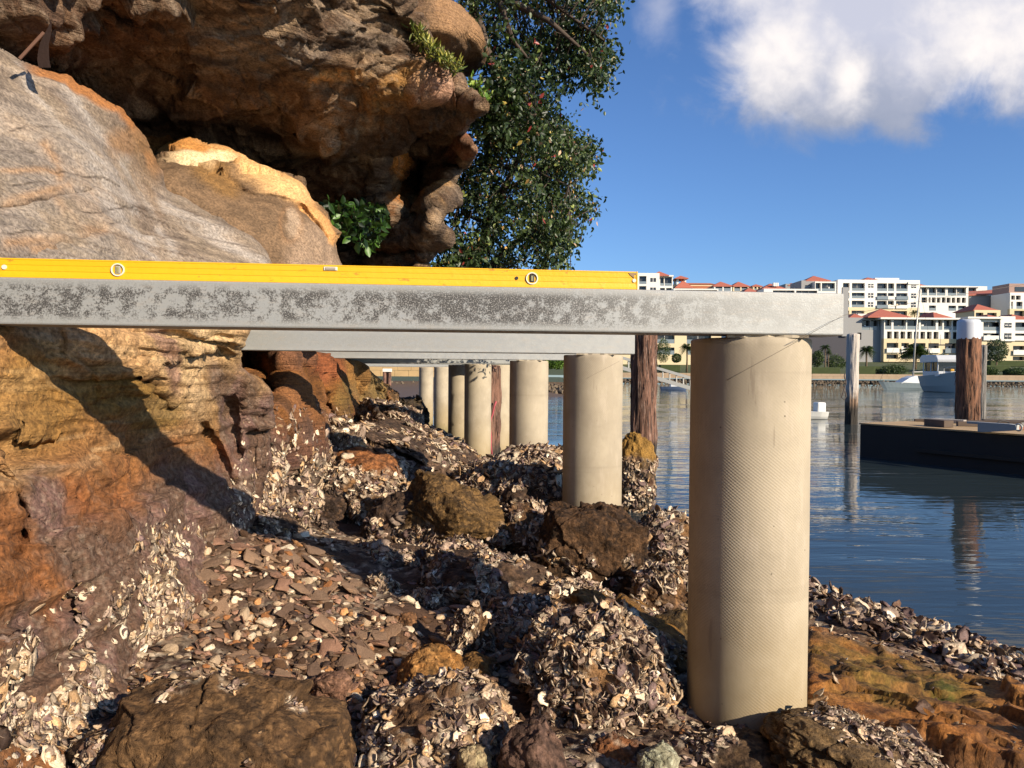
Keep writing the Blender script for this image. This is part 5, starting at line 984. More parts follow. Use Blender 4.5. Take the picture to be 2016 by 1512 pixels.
# bracket: folded pale steel arm with a ring at its end
a = on_deck(1930, 850); br = empty('mooring_bracket', (a[0], a[1], zt), 'pale grey steel bracket with a ring lying on the pontoon edge', 'bracket'); br.rotation_euler = (0, 0, an - .05)
mb = MB(); mb.prism([(-.02, 0), (.10, 0), (.48, .05), (.62, .07), (.62, .16), (.50, .17), (-.02, .17)], -.05, .05, Matrix(((1, 0, 0, 0), (0, 0, 1, 0), (0, 1, 0, 0), (0, 0, 0, 1)))); mb.build('arm', M_steelp, br, bevel=.006)
mb = MB(); mb.tube([(.64 + .055 * math.cos(t_), -.01, .12 + .055 * math.sin(t_)) for t_ in np.linspace(0, 6.283, 17)], .014, 8, False); mb.build('ring', M_steelp, br, smooth=True)
mb = MB(); mb.box(-.22, -.02, -.04, .04, .13, .17); mb.build('plate', M_steelp, br, bevel=.004)
pts = [on_deck(x, 835) + np.array([0, 0, z]) for x, z in ((1960, .0), (1967, .05), (1975, .07), (1983, .05), (1990, .0))]; curve_obj('hose_loop', pts, .012, M_black, 'black loop of hose on the pontoon', 'hose')

# ------------------------------------------------------------------ gangway, small boats, yacht, motor boat
M_whp = plain('white_gelcoat', '#c4c6c6', .35, var=.04); M_blue = plain('blue_grey_hull', '#aaa8a2', .4, var=.05); M_alu = plain('aluminium', '#a8a59c', .4, metal=.4); M_dkg = plain('dark_window', '#22262a', .15, spec=.8); M_dk = plain('dark_paint', '#2c2a2a', .6)
gw = empty('gangway', P(1290, 755, 45.0), 'long sloping gangway bridge behind the first pier', 'gangway')
for nm, (y0, y1), dz in (('near_truss', (0, 0), 0), ('far_truss', (0, 0), 1.4)):
    mb = MB(); mb.world = True; T0, T1 = P(1224, 704, 45 + dz), P(1372, 748, 45 + dz); B0, B1 = P(1224, 724, 45 + dz), P(1372, 768, 45 + dz)
    mb.bar(T0, T1, .16, .16); mb.bar(B0, B1, .16, .22)
    for s in np.linspace(0, 1, 12): mb.bar(T0 + (T1 - T0) * s, B0 + (B1 - B0) * s, .06)
    mb.build('truss', M_alu, gw)
mb = MB(); mb.world = True; V = [P(1224, 724, 45) , P(1372, 768, 45), P(1372, 768, 46.4), P(1224, 724, 46.4)]; mb.bar((V[0] + V[3]) / 2, (V[1] + V[2]) / 2, 1.3, .08); mb.build('walkway', plain('planking', '#6c6258', .9), gw)
def hull_mesh(L, B, D, sheer=.25, rake=.35, k=18, nose=2.0, stern=.8, keel=.25):
    """x forward, deck at z = 0 .. sheer, water line cut below"""
    st = np.linspace(0, 1, k); V = []; sec = 9
    for s in st:
        wv = (1 - s ** nose) ** .75 * (stern + (1 - stern) * min(s * 4, 1)); wv = max(wv, .004); zt_ = sheer * (s ** 2) * D
        for j in range(sec):
            u = j / (sec - 1) * 2 - 1; yv = math.copysign(abs(u) ** .7, u) * B / 2 * wv; f = (1 - abs(u) ** 3.0); x_ = (s - .5) * L - rake * f * L * .12 * s ** 3; V.append((x_, yv * (1 if abs(u) > .99 else .96), zt_ * (1 - f) - f * (D * (1 + keel * 0)) + 0))
    Fs = [(i * sec + j, i * sec + j + 1, (i + 1) * sec + j + 1, (i + 1) * sec + j) for i in range(k - 1) for j in range(sec - 1)]; Fs += [tuple(range(sec))[::-1]]
    Fs += [(i * sec, (i + 1) * sec, (i + 1) * sec + sec - 1, i * sec + sec - 1) for i in range(k - 1)]
    return V, Fs
# yacht, bow towards the open water
ya = P(1790, 767, 87); yt = empty('sailing_yacht', (ya[0], ya[1], 0), 'white sailing yacht with bare mast moored in front of the sea wall', 'yacht'); yt.rotation_euler = (0, 0, math.radians(188)); yt.scale = (1.2,) * 3
V, Fs = hull_mesh(6.4, 1.9, .75, .25, .9); mb = MB(); mb.add([(x, y, z + .62) for x, y, z in V], Fs); mb.build('hull', plain('yacht_hull', '#7f8c90', .4), yt, smooth=False)
mb = MB(); mb.prism([(-1.4, .62), (1.3, .62), (.4, 1.15), (-.2, 1.35), (-1.4, 1.35)], -.6, .6, Matrix(((1, 0, 0, 0), (0, 0, 1, 0), (0, 1, 0, 0), (0, 0, 0, 1)))); mb.build('cabin', M_whp, yt, bevel=.03)
mh = P(1812, 568, 87)[2] / 1.2; mb = MB(); mb.tube([(-.35, 0, .7), (-.55, 0, mh * .5), (-.95, 0, mh)], [.085, .08, .05], 8); mst = mb.build('mast', M_alu, yt, smooth=True)
mb = MB(); mb.tube([(-.3, 0, 1.7), (-2.8, 0, 1.75)], .06, 6); mb.build('boom', M_alu, yt)
for s_ in ((3.1, .7), (-3.0, .6)): mb = MB(); mb.tube([(-.95, 0, mh), (s_[0], 0, s_[1])], .012, 4); mb.build('stay', M_dk, yt)
ma = P(1862, 771, 76); bt = empty('motor_boat', (ma[0], ma[1], 0), 'blue grey motor cruiser with white canopy beside the capped pile', 'boat'); bt.rotation_euler = (0, 0, math.radians(262)); bt.scale = (1.19,) * 3
V, Fs = hull_mesh(6.0, 2.5, 1.5, .28, 1.0, nose=2.4, stern=.92); mb = MB(); mb.add([(x, y, z + 1.35) for x, y, z in V], Fs); mb.build('hull', M_blue, bt)
mb = MB(); mb.box(-2.3, 1.0, -1.0, 1.0, 1.3, 1.75); mb.build('deck_house', M_whp, bt, bevel=.05)
for sx_ in (-2.2, -.6, .8):
    for sy_ in (-.98, .98): mb = MB(); mb.bar((sx_, sy_, 1.7), (sx_ - .05, sy_ * .95, 2.55), .07); mb.build('post', M_whp, bt)
mb = MB(); mb.box(-2.1, .7, -.85, .85, 1.72, 2.5); mb.build('windscreen', M_dkg, bt)
mb = MB(); mb.prism([(-2.6, 2.5), (1.1, 2.5), (1.15, 2.75), (.8, 3.1), (-2.2, 3.15), (-2.6, 2.9)], -1.15, 1.15, Matrix(((1, 0, 0, 0), (0, 0, 1, 0), (0, 1, 0, 0), (0, 0, 0, 1)))); mb.build('canopy', M_whp, bt, bevel=.06)
mb = MB(); mb.bar((-1.2, -.9, 4.0), (-1.2, .9, 4.0), .12, .1); mb.bar((-1.2, -.9, 3.1), (-1.2, -.8, 4.0), .04); mb.bar((-1.2, .9, 3.1), (-1.2, .8, 4.0), .04); mb.build('radar_arch', M_dk, bt)
mb = MB(); mb.tube([(-1.2, .0, 4.0), (-1.2, 0, 4.9)], .02, 5); mb.build('aerial', M_alu, bt); mb = MB(); mb.tube([(1.6, -.8, 1.5), (1.6, -.8, 2.0), (2.8, 0, 2.2), (1.6, .8, 2.0), (1.6, .8, 1.5)], .03, 6); mb.build('bow_rail', M_alu, bt)
mb = MB(); V, Fs = hull_mesh(.3, .28, .2); mb.box(1.05, 1.25, -.15, .15, 1.75, 1.95); mb.build('yellow_buoy', plain('yellow_float', '#c8962a', .5), bt, bevel=.06)
sa = P(1592, 823, 28.5); sb = empty('dinghy', (sa[0], sa[1], 0), 'small white dinghy half hidden by the first pier', 'boat'); sb.rotation_euler = (0, 0, math.radians(185))
V, Fs = hull_mesh(1.3, .7, .3, .3, .6); mb = MB(); mb.add([(x, y, z + .27) for x, y, z in V], Fs); mb.build('hull', plain('dinghy_white', '#d2d2cc', .4), sb)
mb = MB(); mb.box(-.58, -.25, -.2, .2, .25, .62); mb.build('engine_cover', plain('dinghy_cover', '#d8d8d2', .4), sb, bevel=.05)
sa = P(1327, 760, 75); sb = empty('work_boat', (sa[0], sa[1], 0), 'small dark blue boat moored below the gangway', 'boat'); V, Fs = hull_mesh(2.6, .9, .4); mb = MB(); mb.add([(x, y, z + .35) for x, y, z in V], Fs); mb.build('hull', plain('boat_blue', '#3c4c66', .5), sb); mb = MB(); mb.box(-.4, .3, -.3, .3, .3, .75); mb.build('wheelhouse', M_whp, sb, bevel=.05)

# ------------------------------------------------------------------ far shore
def Pz(px_, py_, d_): return P(px_, py_, d_)
M_wall = plain('sea_wall_stone', '#a08a70', .85, var=.25, vs=.8, bump=.5, bs=4); M_wall2 = plain('old_sandstone_wall', '#b09468', .85, var=.3, vs=.9, bump=.6, bs=3)
DW = 125.0
def wall_run(name, label, pts, depth_, mat, course=.7, jit=.02):
    """stone blocks laid in courses along a top line of photo points"""
    tops = [P(x, y, d_) for x, y, d_ in pts]; e = empty(name, (*tops[0][:2], 0), label, 'wall'); mb = MB(); mb.world = True; rr = random.Random(3)
    for a, b_ in zip(tops[:-1], tops[1:]):
        L = np.linalg.norm(b_ - a); z0 = min(a[2], b_[2]) - depth_; nrow = max(2, int(depth_ / course))
        for r_ in range(nrow):
            s = 0.0
            while s < L:
                w_ = min(rr.uniform(1.2, 2.6) * course, L - s); p0 = a + (b_ - a) * s / L; p1 = a + (b_ - a) * (s + w_ - .02) / L; top = (a[2] + b_[2]) / 2
                zz0 = top - (r_ + 1) * depth_ / nrow + .015; zz1 = top - r_ * depth_ / nrow; off = np.array([0, rr.uniform(0, jit), 0]); c0 = p0 + off; c1 = p1 + off
                mb.add([(c0[0], c0[1], zz0), (c1[0], c1[1], zz0), (c1[0], c1[1], zz1), (c0[0], c0[1], zz1), (c0[0], c0[1] + 1, zz0), (c1[0], c1[1] + 1, zz0), (c1[0], c1[1] + 1, zz1), (c0[0], c0[1] + 1, zz1)], [(0, 1, 2, 3), (4, 7, 6, 5), (0, 4, 5, 1), (3, 2, 6, 7), (0, 3, 7, 4), (1, 5, 6, 2)]); s += w_
    mb.build('stonework', mat, e); return e
wall_run('sea_wall', 'long low stone sea wall below the gardens across the water', [(1190, 733.5, DW), (1600, 736, DW), (1800, 737, DW), (2200, 741, DW)], .85, M_wall)
M_rip = plain('riprap', '#6a5c4a', .9, var=.4, vs=1.2)
def riprap(name, n, fx, fz, dd, smin, smax):
    VV, TT = [], []; base = 0
    for i in range(n):
        v, tt, _ = cache[rs.integers(7, 13)]; s = rs.uniform(smin, smax); x_, y_, z_ = fx(rs.random(), rs.random()); M = np.array(Euler(tuple(rs.uniform(0, 6, 3))).to_matrix()); VV.append((v * s) @ M.T + np.array([x_, y_, z_])); TT.append(tt + base); base += len(v)
    o = mesh_np(name, np.concatenate(VV), tris=np.concatenate(TT), mat=M_rip, smooth=False); o['kind'] = 'stuff'; return o
xa, xb = P(1190, 745, DW)[0], P(2150, 745, DW)[0]
riprap('riprap', 1500, lambda a, b_: (xa + (xb - xa) * a, DW - .3 - 1.6 * b_, .62 - .65 * b_), None, 0, .12, .32)
riprap('gravel_beach', 700, lambda a, b_: (-17 + 22 * a, 59.5 - 5 * b_, .75 - .55 * b_), None, 0, .08, .28)
wall_run('old_wall', 'old sandstone wall on the far mud bank behind the last piers', [(620, 716, 60), (830, 718, 60), (1070, 722, 60)], .95, M_wall2, .5, .05)
# banks: mud on the cliff side, terraced garden across the water
M_mud = plain('mud_bank', '#5c4a38', .7, var=.2, vs=.4, bump=.3, bs=3); mb = MB()
Vb = []; 
for i, x in enumerate(np.linspace(-60, 6, 12)):
    e_ = 1 - sstep(np.array(x), 1.5, 6.0); Vb += [(x, 60.5, .9), (x, 58.5, float(.75 * e_ - .3 * (1 - e_))), (x, 50 + .6 * math.sin(i * 2.0), float(.22 * e_ - .4 * (1 - e_))), (x, 42 + 1.2 * math.sin(i * 1.3), .02 - .3 * (1 - float(e_))), (x, 36, -.4)]
mb.add(Vb, [(i * 5 + j, (i + 1) * 5 + j, (i + 1) * 5 + j + 1, i * 5 + j + 1) for i in range(11) for j in range(4)]); o = mb.build('mud_bank', M_mud, smooth=True); o['kind'] = 'structure'
M_lawn = plain('lawn', '#434c2a', .9, var=.3, vs=.3); mb = MB()
Vb = []; xs_ = np.linspace(-120, 260, 20)
for x in xs_: Vb += [(x, DW + .9, 1.25), (x, DW + 6, 1.6), (x, 150, 3.4), (x, 168, 4.6), (x, 215, 9.0), (x, 420, 16.0)]
mb.add(Vb, [(i * 6 + j, (i + 1) * 6 + j, (i + 1) * 6 + j + 1, i * 6 + j + 1) for i in range(19) for j in range(5)]); o = mb.build('hillside', M_lawn); o['kind'] = 'structure'
mb = MB(); mb.add([(-140, 62, .85), (8, 62, .85), (8, 128, .9), (-140, 128, .9)], [(0, 1, 2, 3)]); o = mb.build('far_bank', M_lawn); o['kind'] = 'structure'
mb = MB(); mb.box(-140, 8.2, 61, 127, -1, .84); o = mb.build('reclaimed_bank', M_mud); o['kind'] = 'structure'

# ------------------------------------------------------------------ buildings across the water
M_cream = plain('cream_render', '#e2ddd2', .8, var=.04, vs=.1); M_whiteR = plain('white_render', '#dcd8ce', .8, var=.04, vs=.1); M_yellow = plain('yellow_render', '#d2c09a', .8, var=.05, vs=.1); M_shade = plain('shaded_grey_render', '#8f8e8c', .8); M_tile = plain('terracotta_tiles', '#a8604c', .8, var=.12, vs=2.0, bump=.3, bs=3); M_tile2 = plain('orange_tiles', '#b0673f', .8, var=.12, vs=1.0)  # M_shade: grey render that also paints in the shade of white walls
M_win, q, b = new_mat('window_glass'); g = q.n('ShaderNodeTexCoord').outputs['Object']; q.set(b.inputs['Base Color'], q.mix(q.ramp(q.noise(g, .9, 3, .6), .35, .65), (.012, .014, .018), (.06, .06, .058))); b.inputs['Roughness'].default_value = .12
M_bal = plain('balustrade_glass', '#7a8488', .2); M_dkwall = plain('dark_shaded_wall', '#34323a', .7)
def bpt(px_, py_, D): a = P(px_, py_, D); return a
def facade(name, label, D, x0, x1, ytop, ybot, rows, mat=None, thick=9.0, low=None, recess=1.1, slab=0.35, seed=0, grp='apartment buildings across the water'):
    """rows: (y_top, y_bottom, [(xa, xb, kind)...]) openings in photo pixels at distance D; the wall is built round them as piers and spandrels"""
    mat = mat or M_cream; s = D / F; c = P((x0 + x1) / 2, ybot, D); e = empty(name, (c[0], D, c[2]), label, 'building', grp)
    X_ = lambda px_: (P(px_, 640, D)[0]) - c[0]; Z_ = lambda py_: P((x0 + x1) / 2, py_, D)[2] - c[2]
    ys_ = [ytop]; mbw = MB(); mby = MB(); xL, xR = X_(x0), X_(x1); prev = ytop
    for (ya, yb, ops) in sorted(rows, key=lambda r: r[0]):
        tgt = mby if (low is not None and ya >= low) else mbw
        if ya > prev + .05: tgt.box(xL, xR, 0, recess, Z_(ya), Z_(prev))
        xs = xL
        for (a, b_, kd) in sorted(ops):
            if X_(a) > xs + .01: tgt.box(xs, X_(a), 0, recess, Z_(yb), Z_(ya))
            xs = X_(b_)
        if xs < xR - .01: tgt.box(xs, xR, 0, recess, Z_(yb), Z_(ya))
        prev = yb
    (mby if (low is not None and prev >= low) else mbw).box(xL, xR, 0, recess, Z_(ybot), Z_(prev)) if ybot > prev + .1 else None
    mbw.box(xL, xR, recess, thick, Z_(ybot), Z_(ytop))
    mbw.build('wall', mat, e)
    if mby.v: mby.build('lower_wall', M_yellow, e)
    rr = random.Random(seed)
    for (ya, yb, ops) in rows:
        for (a, b_, kd) in ops:
            xa_, xb_, za, zb_ = X_(a), X_(b_), Z_(yb), Z_(ya); f = MB(); off = recess * (.25 if kd == 's' else .86)
            f.box(xa_ + .002, xb_ - .002, off, recess - .01, za + .002, zb_ - .002); w_ = f.build('window', M_win, e)
            f = MB(); n_ = 1 if kd == 's' else max(1, int((xb_ - xa_) / 1.6)); t_ = .07
            for i in range(1, n_ + (1 if kd == 's' else 0)): xx = xa_ + (xb_ - xa_) * i / (n_ + (1 if kd == 's' else 0)); f.box(xx - t_ / 2, xx + t_ / 2, off - .06, off - .003, za, zb_)
            if kd == 's': f.box(xa_, xb_, off - .055, off - .004, (za + zb_) / 2 - .05, (za + zb_) / 2 + .05)
            if f.v: f.build('frame', M_whiteR, w_)
            if kd == 'b':
                f = MB(); f.box(xa_ - .1, xb_ + .1, -.35, -.30, za - .05, za + .75); f.box(xa_ - .12, xb_ + .12, -.38, recess * .5, za - .28, za - .05); f.build('balcony', M_whiteR if rr.random() < .6 else M_bal, w_)
            if kd == 'g':
                f = MB(); f.box(xa_, xb_, .05, .09, za, za + .8); f.build('balustrade', M_bal, w_)
            if kd in 'bg' and rr.random() < .7 and (xb_ - xa_) > 1.5:
                f = MB(); xx = rr.uniform(xa_ + .2, xb_ - 1.0); f.box(xx, xx + rr.uniform(.3, .8), recess * .4, recess * .4 + .4, za, za + rr.uniform(.4, 1.3)); f.build('furniture', rr.choice([M_whiteR, M_yellow, M_shade]), w_)
    e['_f'] = (c[0], D, c[2]); return e, X_, Z_
def hip(e, X_, Z_, xa_, xb_, yb, yt_, y0=.5, dep=7.0, mat=None, xr=None, eave=.35):
    xm = (X_(xa_) + X_(xb_)) / 2 if xr is None else X_(xr); a, b_ = X_(xa_) - eave, X_(xb_) + eave; z0, z1 = Z_(yb), Z_(yt_); mb = MB(); rid = max(0, (dep + eave) - (b_ - a)) / 2; ym = (y0 - eave + y0 + dep) / 2
    V = [(a, y0 - eave, z0), (b_, y0 - eave, z0), (b_, y0 + dep, z0), (a, y0 + dep, z0), (xm, ym - rid, z1), (xm, ym + rid + .01, z1)]
    mb.add(V, [(0, 1, 4), (1, 2, 5, 4), (2, 3, 5), (3, 0, 4, 5)]); mb.box(a, b_, y0 - eave, y0 + dep, z0 - .22, z0 - .002); return mb.build('roof', mat or M_tile, e)
def flat(e, X_, Z_, xa_, xb_, yt_, yb, y0=-.8, dep=8, mat=None, name='roof_slab'):
    mb = MB(); mb.box(X_(xa_), X_(xb_), y0, y0 + dep, Z_(yb), Z_(yt_)); return mb.build(name, mat or M_whiteR, e)
def z1(x, y): return 1640 + x / 5.362, 530 + y / 5.362
X1 = lambda x: 1640 + x / 5.362
Y1 = lambda y: 530 + y / 5.362
def ops(rng_, kd='w'): return [(X1(a), X1(b_), kd) for a, b_ in rng_]
# upper terrace
R1 = [(95, 165), (190, 325)]; R2 = [(455, 560), (570, 635), (657, 777)]; SW = [(362, 385), (393, 417)]; SW2 = [(815, 838), (843, 867)]
e, fx, fz = facade('apartment_block', 'long white apartment block on the upper terrace with deep balconies', 228, X1(40), X1(905), Y1(115), Y1(620),
    [(Y1(150), Y1(232), ops(R1, 'g') + ops(R2, 'g')), (Y1(252), Y1(312), ops(R1, 'g') + ops(R2, 'b')), (Y1(335), Y1(405), ops(R1, 'g') + ops(R2, 'b')), (Y1(440), Y1(510), ops(R1) + ops([(480, 560), (600, 775)]))], low=Y1(425), seed=1)
for ya, yb in ((158, 197), (255, 303), (350, 398)):
    for a, b_ in SW + SW2:
        f = MB(); f.box(fx(X1(a)), fx(X1(b_)), -.04, .12, fz(Y1(yb)), fz(Y1(ya))); w_ = f.build('window', M_win, e); f = MB(); f.box(fx(X1(a)), fx(X1(b_)), -.08, -.045, (fz(Y1(yb)) + fz(Y1(ya))) / 2 - .12, (fz(Y1(yb)) + fz(Y1(ya))) / 2 + .12); f.build('frame', M_whiteR, w_)
flat(e, fx, fz, X1(465), X1(722), Y1(85), Y1(145), 2, 6, M_whiteR, 'penthouse'); flat(e, fx, fz, X1(630), X1(700), Y1(112), Y1(140), 1.9, 1, M_yellow, 'penthouse_panel')
hip(e, fx, fz, X1(335), X1(475), Y1(112), Y1(76), 1.0, 7); hip(e, fx, fz, X1(262), X1(350), Y1(114), Y1(86), 5.0, 5); hip(e, fx, fz, X1(475), X1(560), Y1(130), Y1(105), 1, 5); hip(e, fx, fz, X1(745), X1(900), Y1(150), Y1(102), 1, 7); hip(e, fx, fz, X1(900), X1(1000), Y1(165), Y1(135), 2, 6)
flat(e, fx, fz, X1(777), X1(900), Y1(135), Y1(160), -.3, 3, M_whiteR, 'parapet')
e, fx, fz = facade('apartment_block', 'upper apartment block wing with a glazed penthouse and flat white roof', 230, X1(906), X1(1418), Y1(190), Y1(560),
    [(Y1(198), Y1(280), ops([(925, 985), (1000, 1078), (1086, 1175), (1200, 1290), (1297, 1392)], 'g')), (Y1(300), Y1(355), ops([(925, 985), (1000, 1022), (1034, 1075), (1088, 1125), (1140, 1180), (1190, 1232), (1245, 1282), (1296, 1336), (1350, 1392)])),
     (Y1(385), Y1(440), ops([(1005, 1078), (1210, 1290), (1312, 1396)], 'g')), (Y1(460), Y1(505), ops([(905, 1000), (1020, 1090)]))], M_whiteR, seed=2)
flat(e, fx, fz, X1(895), X1(1402), Y1(180), Y1(195), -1.0, 8)
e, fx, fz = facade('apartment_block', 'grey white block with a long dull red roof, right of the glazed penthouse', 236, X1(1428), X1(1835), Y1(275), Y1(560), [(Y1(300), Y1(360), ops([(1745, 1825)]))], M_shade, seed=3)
mb = MB(); V = [(fx(X1(1400)), -.5, fz(Y1(275))), (fx(X1(1850)), -.5, fz(Y1(255))), (fx(X1(1870)), 7, fz(Y1(190))), (fx(X1(1480)), 7, fz(Y1(215)))]; mb.add(V + [(x, y, z - .3) for x, y, z in V], [(0, 1, 2, 3), (7, 6, 5, 4), (0, 4, 5, 1), (1, 5, 6, 2), (2, 6, 7, 3), (3, 7, 4, 0)]); mb.build('roof', M_tile, e)
e, fx, fz = facade('apartment_block', 'small dark and white block behind the dull red roof', 262, X1(1395), X1(1615), Y1(182), Y1(420), [(Y1(205), Y1(245), ops([(1405, 1500)]))], M_whiteR, seed=4); flat(e, fx, fz, X1(1395), X1(1505), Y1(195), Y1(205), -.8, 5, M_dkwall)
e, fx, fz = facade('apartment_block', 'upper white block with a brown top storey at the frame edge', 225, X1(1858), X1(2300), Y1(250), Y1(600),
    [(Y1(280), Y1(325), ops([(1870, 1910), (1920, 1970), (2030, 2120)])), (Y1(345), Y1(420), ops([(1870, 1890), (1925, 1990), (2040, 2140)], 'g')), (Y1(440), Y1(500), ops([(1905, 2010), (2060, 2160)]))], M_cream, low=Y1(430), seed=5)
flat(e, fx, fz, X1(1870), X1(2300), Y1(150), Y1(252), 1.0, 8, plain('brown_storey', '#9c8074', .8), 'top_storey'); flat(e, fx, fz, X1(1930), X1(2300), Y1(185), Y1(235), .9, 1, M_dkg, 'glazing')
e, fx, fz = facade('pavilion', 'small cream pavilion with a pyramid roof between the terraces', 190, X1(1485), X1(1760), Y1(432), Y1(560), [(Y1(460), Y1(500), ops([(1500, 1580), (1620, 1720)]))], M_yellow, seed=6); hip(e, fx, fz, X1(1490), X1(1730), Y1(432), Y1(358), .4, 9, xr=X1(1600))
# lower terrace
e, fx, fz = facade('apartment_block', 'lower apartment block with a glazed top floor and yellow ground floors', 165, X1(535), X1(1330), Y1(520), Y1(980),
    [(Y1(535), Y1(640), ops([(300 + 185, 612), (634, 765), (778, 900), (922, 1080), (1100, 1150), (1165, 1245), (1260, 1325)], 'g') if 0 else ops([(545, 612), (634, 765), (778, 900), (922, 1080), (1105, 1150), (1165, 1245), (1260, 1325)], 'g')),
     (Y1(660), Y1(735), ops([(568, 618), (640, 690), (710, 760), (780, 832), (850, 900), (920, 970), (988, 1038), (1058, 1110), (1170, 1240), (1262, 1325)])), (Y1(780), Y1(870), ops([(565, 688), (720, 800), (840, 975), (1005, 1115), (1180, 1310)], 'b')), (Y1(900), Y1(948), ops([(565, 688), (720, 975), (1005, 1115), (1180, 1310)]))], M_cream, low=Y1(742), seed=7)
flat(e, fx, fz, X1(475), X1(1312), Y1(515), Y1(533), -1.0, 8); hip(e, fx, fz, X1(378), X1(800), Y1(505), Y1(404), .2, 9, xr=X1(600)); hip(e, fx, fz, X1(1072), X1(1250), Y1(512), Y1(445), .2, 8, xr=X1(1105)); flat(e, fx, fz, X1(1180), X1(1370), Y1(450), Y1(515), 3, 5, M_cream, 'stair_tower')
e, fx, fz = facade('apartment_block', 'shaded grey wing at the corner of the lower apartment block', 166.5, X1(148), X1(534), Y1(512), Y1(980),  # white wing; its shade is painted as grey render
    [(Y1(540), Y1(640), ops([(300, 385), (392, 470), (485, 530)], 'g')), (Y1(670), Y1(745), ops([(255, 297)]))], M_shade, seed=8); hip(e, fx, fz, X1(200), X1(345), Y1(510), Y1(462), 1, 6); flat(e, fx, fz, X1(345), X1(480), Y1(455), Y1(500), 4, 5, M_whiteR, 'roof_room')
e, fx, fz = facade('apartment_block', 'dark shaded block between the beam end and the white topped pole', 160, 1560, X1(146), 640, 742, [(Y1(570), Y1(620), [])], M_dkwall, seed=9); f = MB(); f.box(fx(1655), fx(X1(144)), -.5, -.01, fz(662), fz(536 + 30)); f.build('cream_panel', M_shade, e)  # block in shade; the darkness is put into wall and panel colours
e, fx, fz = facade('apartment_block', 'cream apartment block behind the white capped pile with yellow ground floors', 163, X1(1388), X1(2300), Y1(525), Y1(990),
    [(Y1(560), Y1(650), ops([(1400, 1555), (1582, 1745), (1905, 2050), (2080, 2200)], 'g')), (Y1(678), Y1(740), ops([(1400, 1550), (1582, 1745), (1905, 2050)], 'b')), (Y1(808), Y1(890), ops([(1420, 1530), (1620, 1790), (1898, 2030)], 'b')), (Y1(920), Y1(962), ops([(1420, 1530), (1620, 1790), (1898, 2030)]))], M_cream, low=Y1(765), seed=10)
flat(e, fx, fz, X1(1745), X1(1902), Y1(500), Y1(760), -.5, 3, M_cream, 'stair_tower')
for ya, yb in ((570, 617), (678, 738)):
    for a, b_ in ((1790, 1822), (1830, 1862)): f = MB(); f.box(fx(X1(a)), fx(X1(b_)), -.58, -.45, fz(Y1(yb)), fz(Y1(ya))); w_ = f.build('window', M_win, e); f = MB(); f.box(fx(X1(a)), fx(X1(b_)), -.62, -.585, (fz(Y1(yb)) + fz(Y1(ya))) / 2 - .08, (fz(Y1(yb)) + fz(Y1(ya))) / 2 + .08); f.build('frame', M_whiteR, w_)
flat(e, fx, fz, X1(1390), X1(1760), Y1(508), Y1(528), -1, 8); hip(e, fx, fz, X1(1728), X1(1830), Y1(500), Y1(465), 3, 6, xr=X1(1745)); hip(e, fx, fz, X1(1900), X1(2090), Y1(520), Y1(468), .3, 8, xr=X1(1950))
# seen over the beam
X2 = lambda x: 1210 + x / 4.48
Y2 = lambda y: 510 + y / 4.48
def ops2(r_, kd='w'): return [(X2(a), X2(b_), kd) for a, b_ in r_]
e, fx, fz = facade('apartment_block', 'white block with a red roof just past the end of the spirit level', 225, X2(120), X2(390), Y2(125), Y2(900), [(Y2(152), Y2(222), ops2([(212, 275)], 'g')), (Y2(240), Y2(280), ops2([(212, 275)]))], M_whiteR, seed=11)
for a, b_ in ((310, 332), (338, 360)):
    for ya, yb in ((168, 202), (252, 276)): f = MB(); f.box(fx(X2(a)), fx(X2(b_)), -.05, .2, fz(Y2(yb)), fz(Y2(ya))); f.build('window', M_win, e)
hip(e, fx, fz, X2(340), X2(470), Y2(140), Y2(96), 1, 7)
e, fx, fz = facade('apartment_block', 'glazed end bay beside the white block past the spirit level', 227, X2(391), X2(508), Y2(148), Y2(900), [(Y2(162), Y2(238), ops2([(396, 430), (436, 500)], 'g')), (Y2(256), Y2(280), ops2([(396, 440), (450, 500)]))], M_whiteR, seed=12)
flat(e, fx, fz, X2(385), X2(510), Y2(145), Y2(158), -.6, 6)
e, fx, fz = facade('hall_building', 'low orange hall with a long terracotta roof', 240, X2(515), X2(885), Y2(225), Y2(900), [], M_yellow, seed=13)
mb = MB(); V = [(fx(X2(560)), 0, fz(Y2(222))), (fx(X2(885)), 0, fz(Y2(222))), (fx(X2(880)), 6, fz(Y2(193))), (fx(X2(610)), 6, fz(Y2(193)))]; mb.add(V + [(x, y, z - .3) for x, y, z in V], [(0, 1, 2, 3), (7, 6, 5, 4), (0, 4, 5, 1), (1, 5, 6, 2), (2, 6, 7, 3), (3, 7, 4, 0)]); mb.build('roof', M_tile2, e)
hip(e, fx, fz, X2(520), X2(660), Y2(262), Y2(195), -3, 4, xr=X2(590)); mb = MB(); V = [(fx(X2(640)), -3, fz(Y2(262))), (fx(X2(850)), -3, fz(Y2(262))), (fx(X2(840)), 0, fz(Y2(238))), (fx(X2(650)), 0, fz(Y2(238)))]; mb.add(V + [(x, y, z - .3) for x, y, z in V], [(0, 1, 2, 3), (7, 6, 5, 4), (0, 4, 5, 1), (1, 5, 6, 2), (2, 6, 7, 3), (3, 7, 4, 0)]); mb.build('roof', M_tile2, e)
kx = [fx(X2(v)) for v in (545, 610)]; mb = MB(); [mb.box(xx - .3, xx + .3, yy, yy + .6, fz(Y2(240)), fz(Y2(180))) for xx in kx for yy in (-1, 3)]; mb.build('lookout_post', M_whiteR, e); hip(e, fx, fz, X2(525), X2(622), Y2(178), Y2(150), -2, 7)
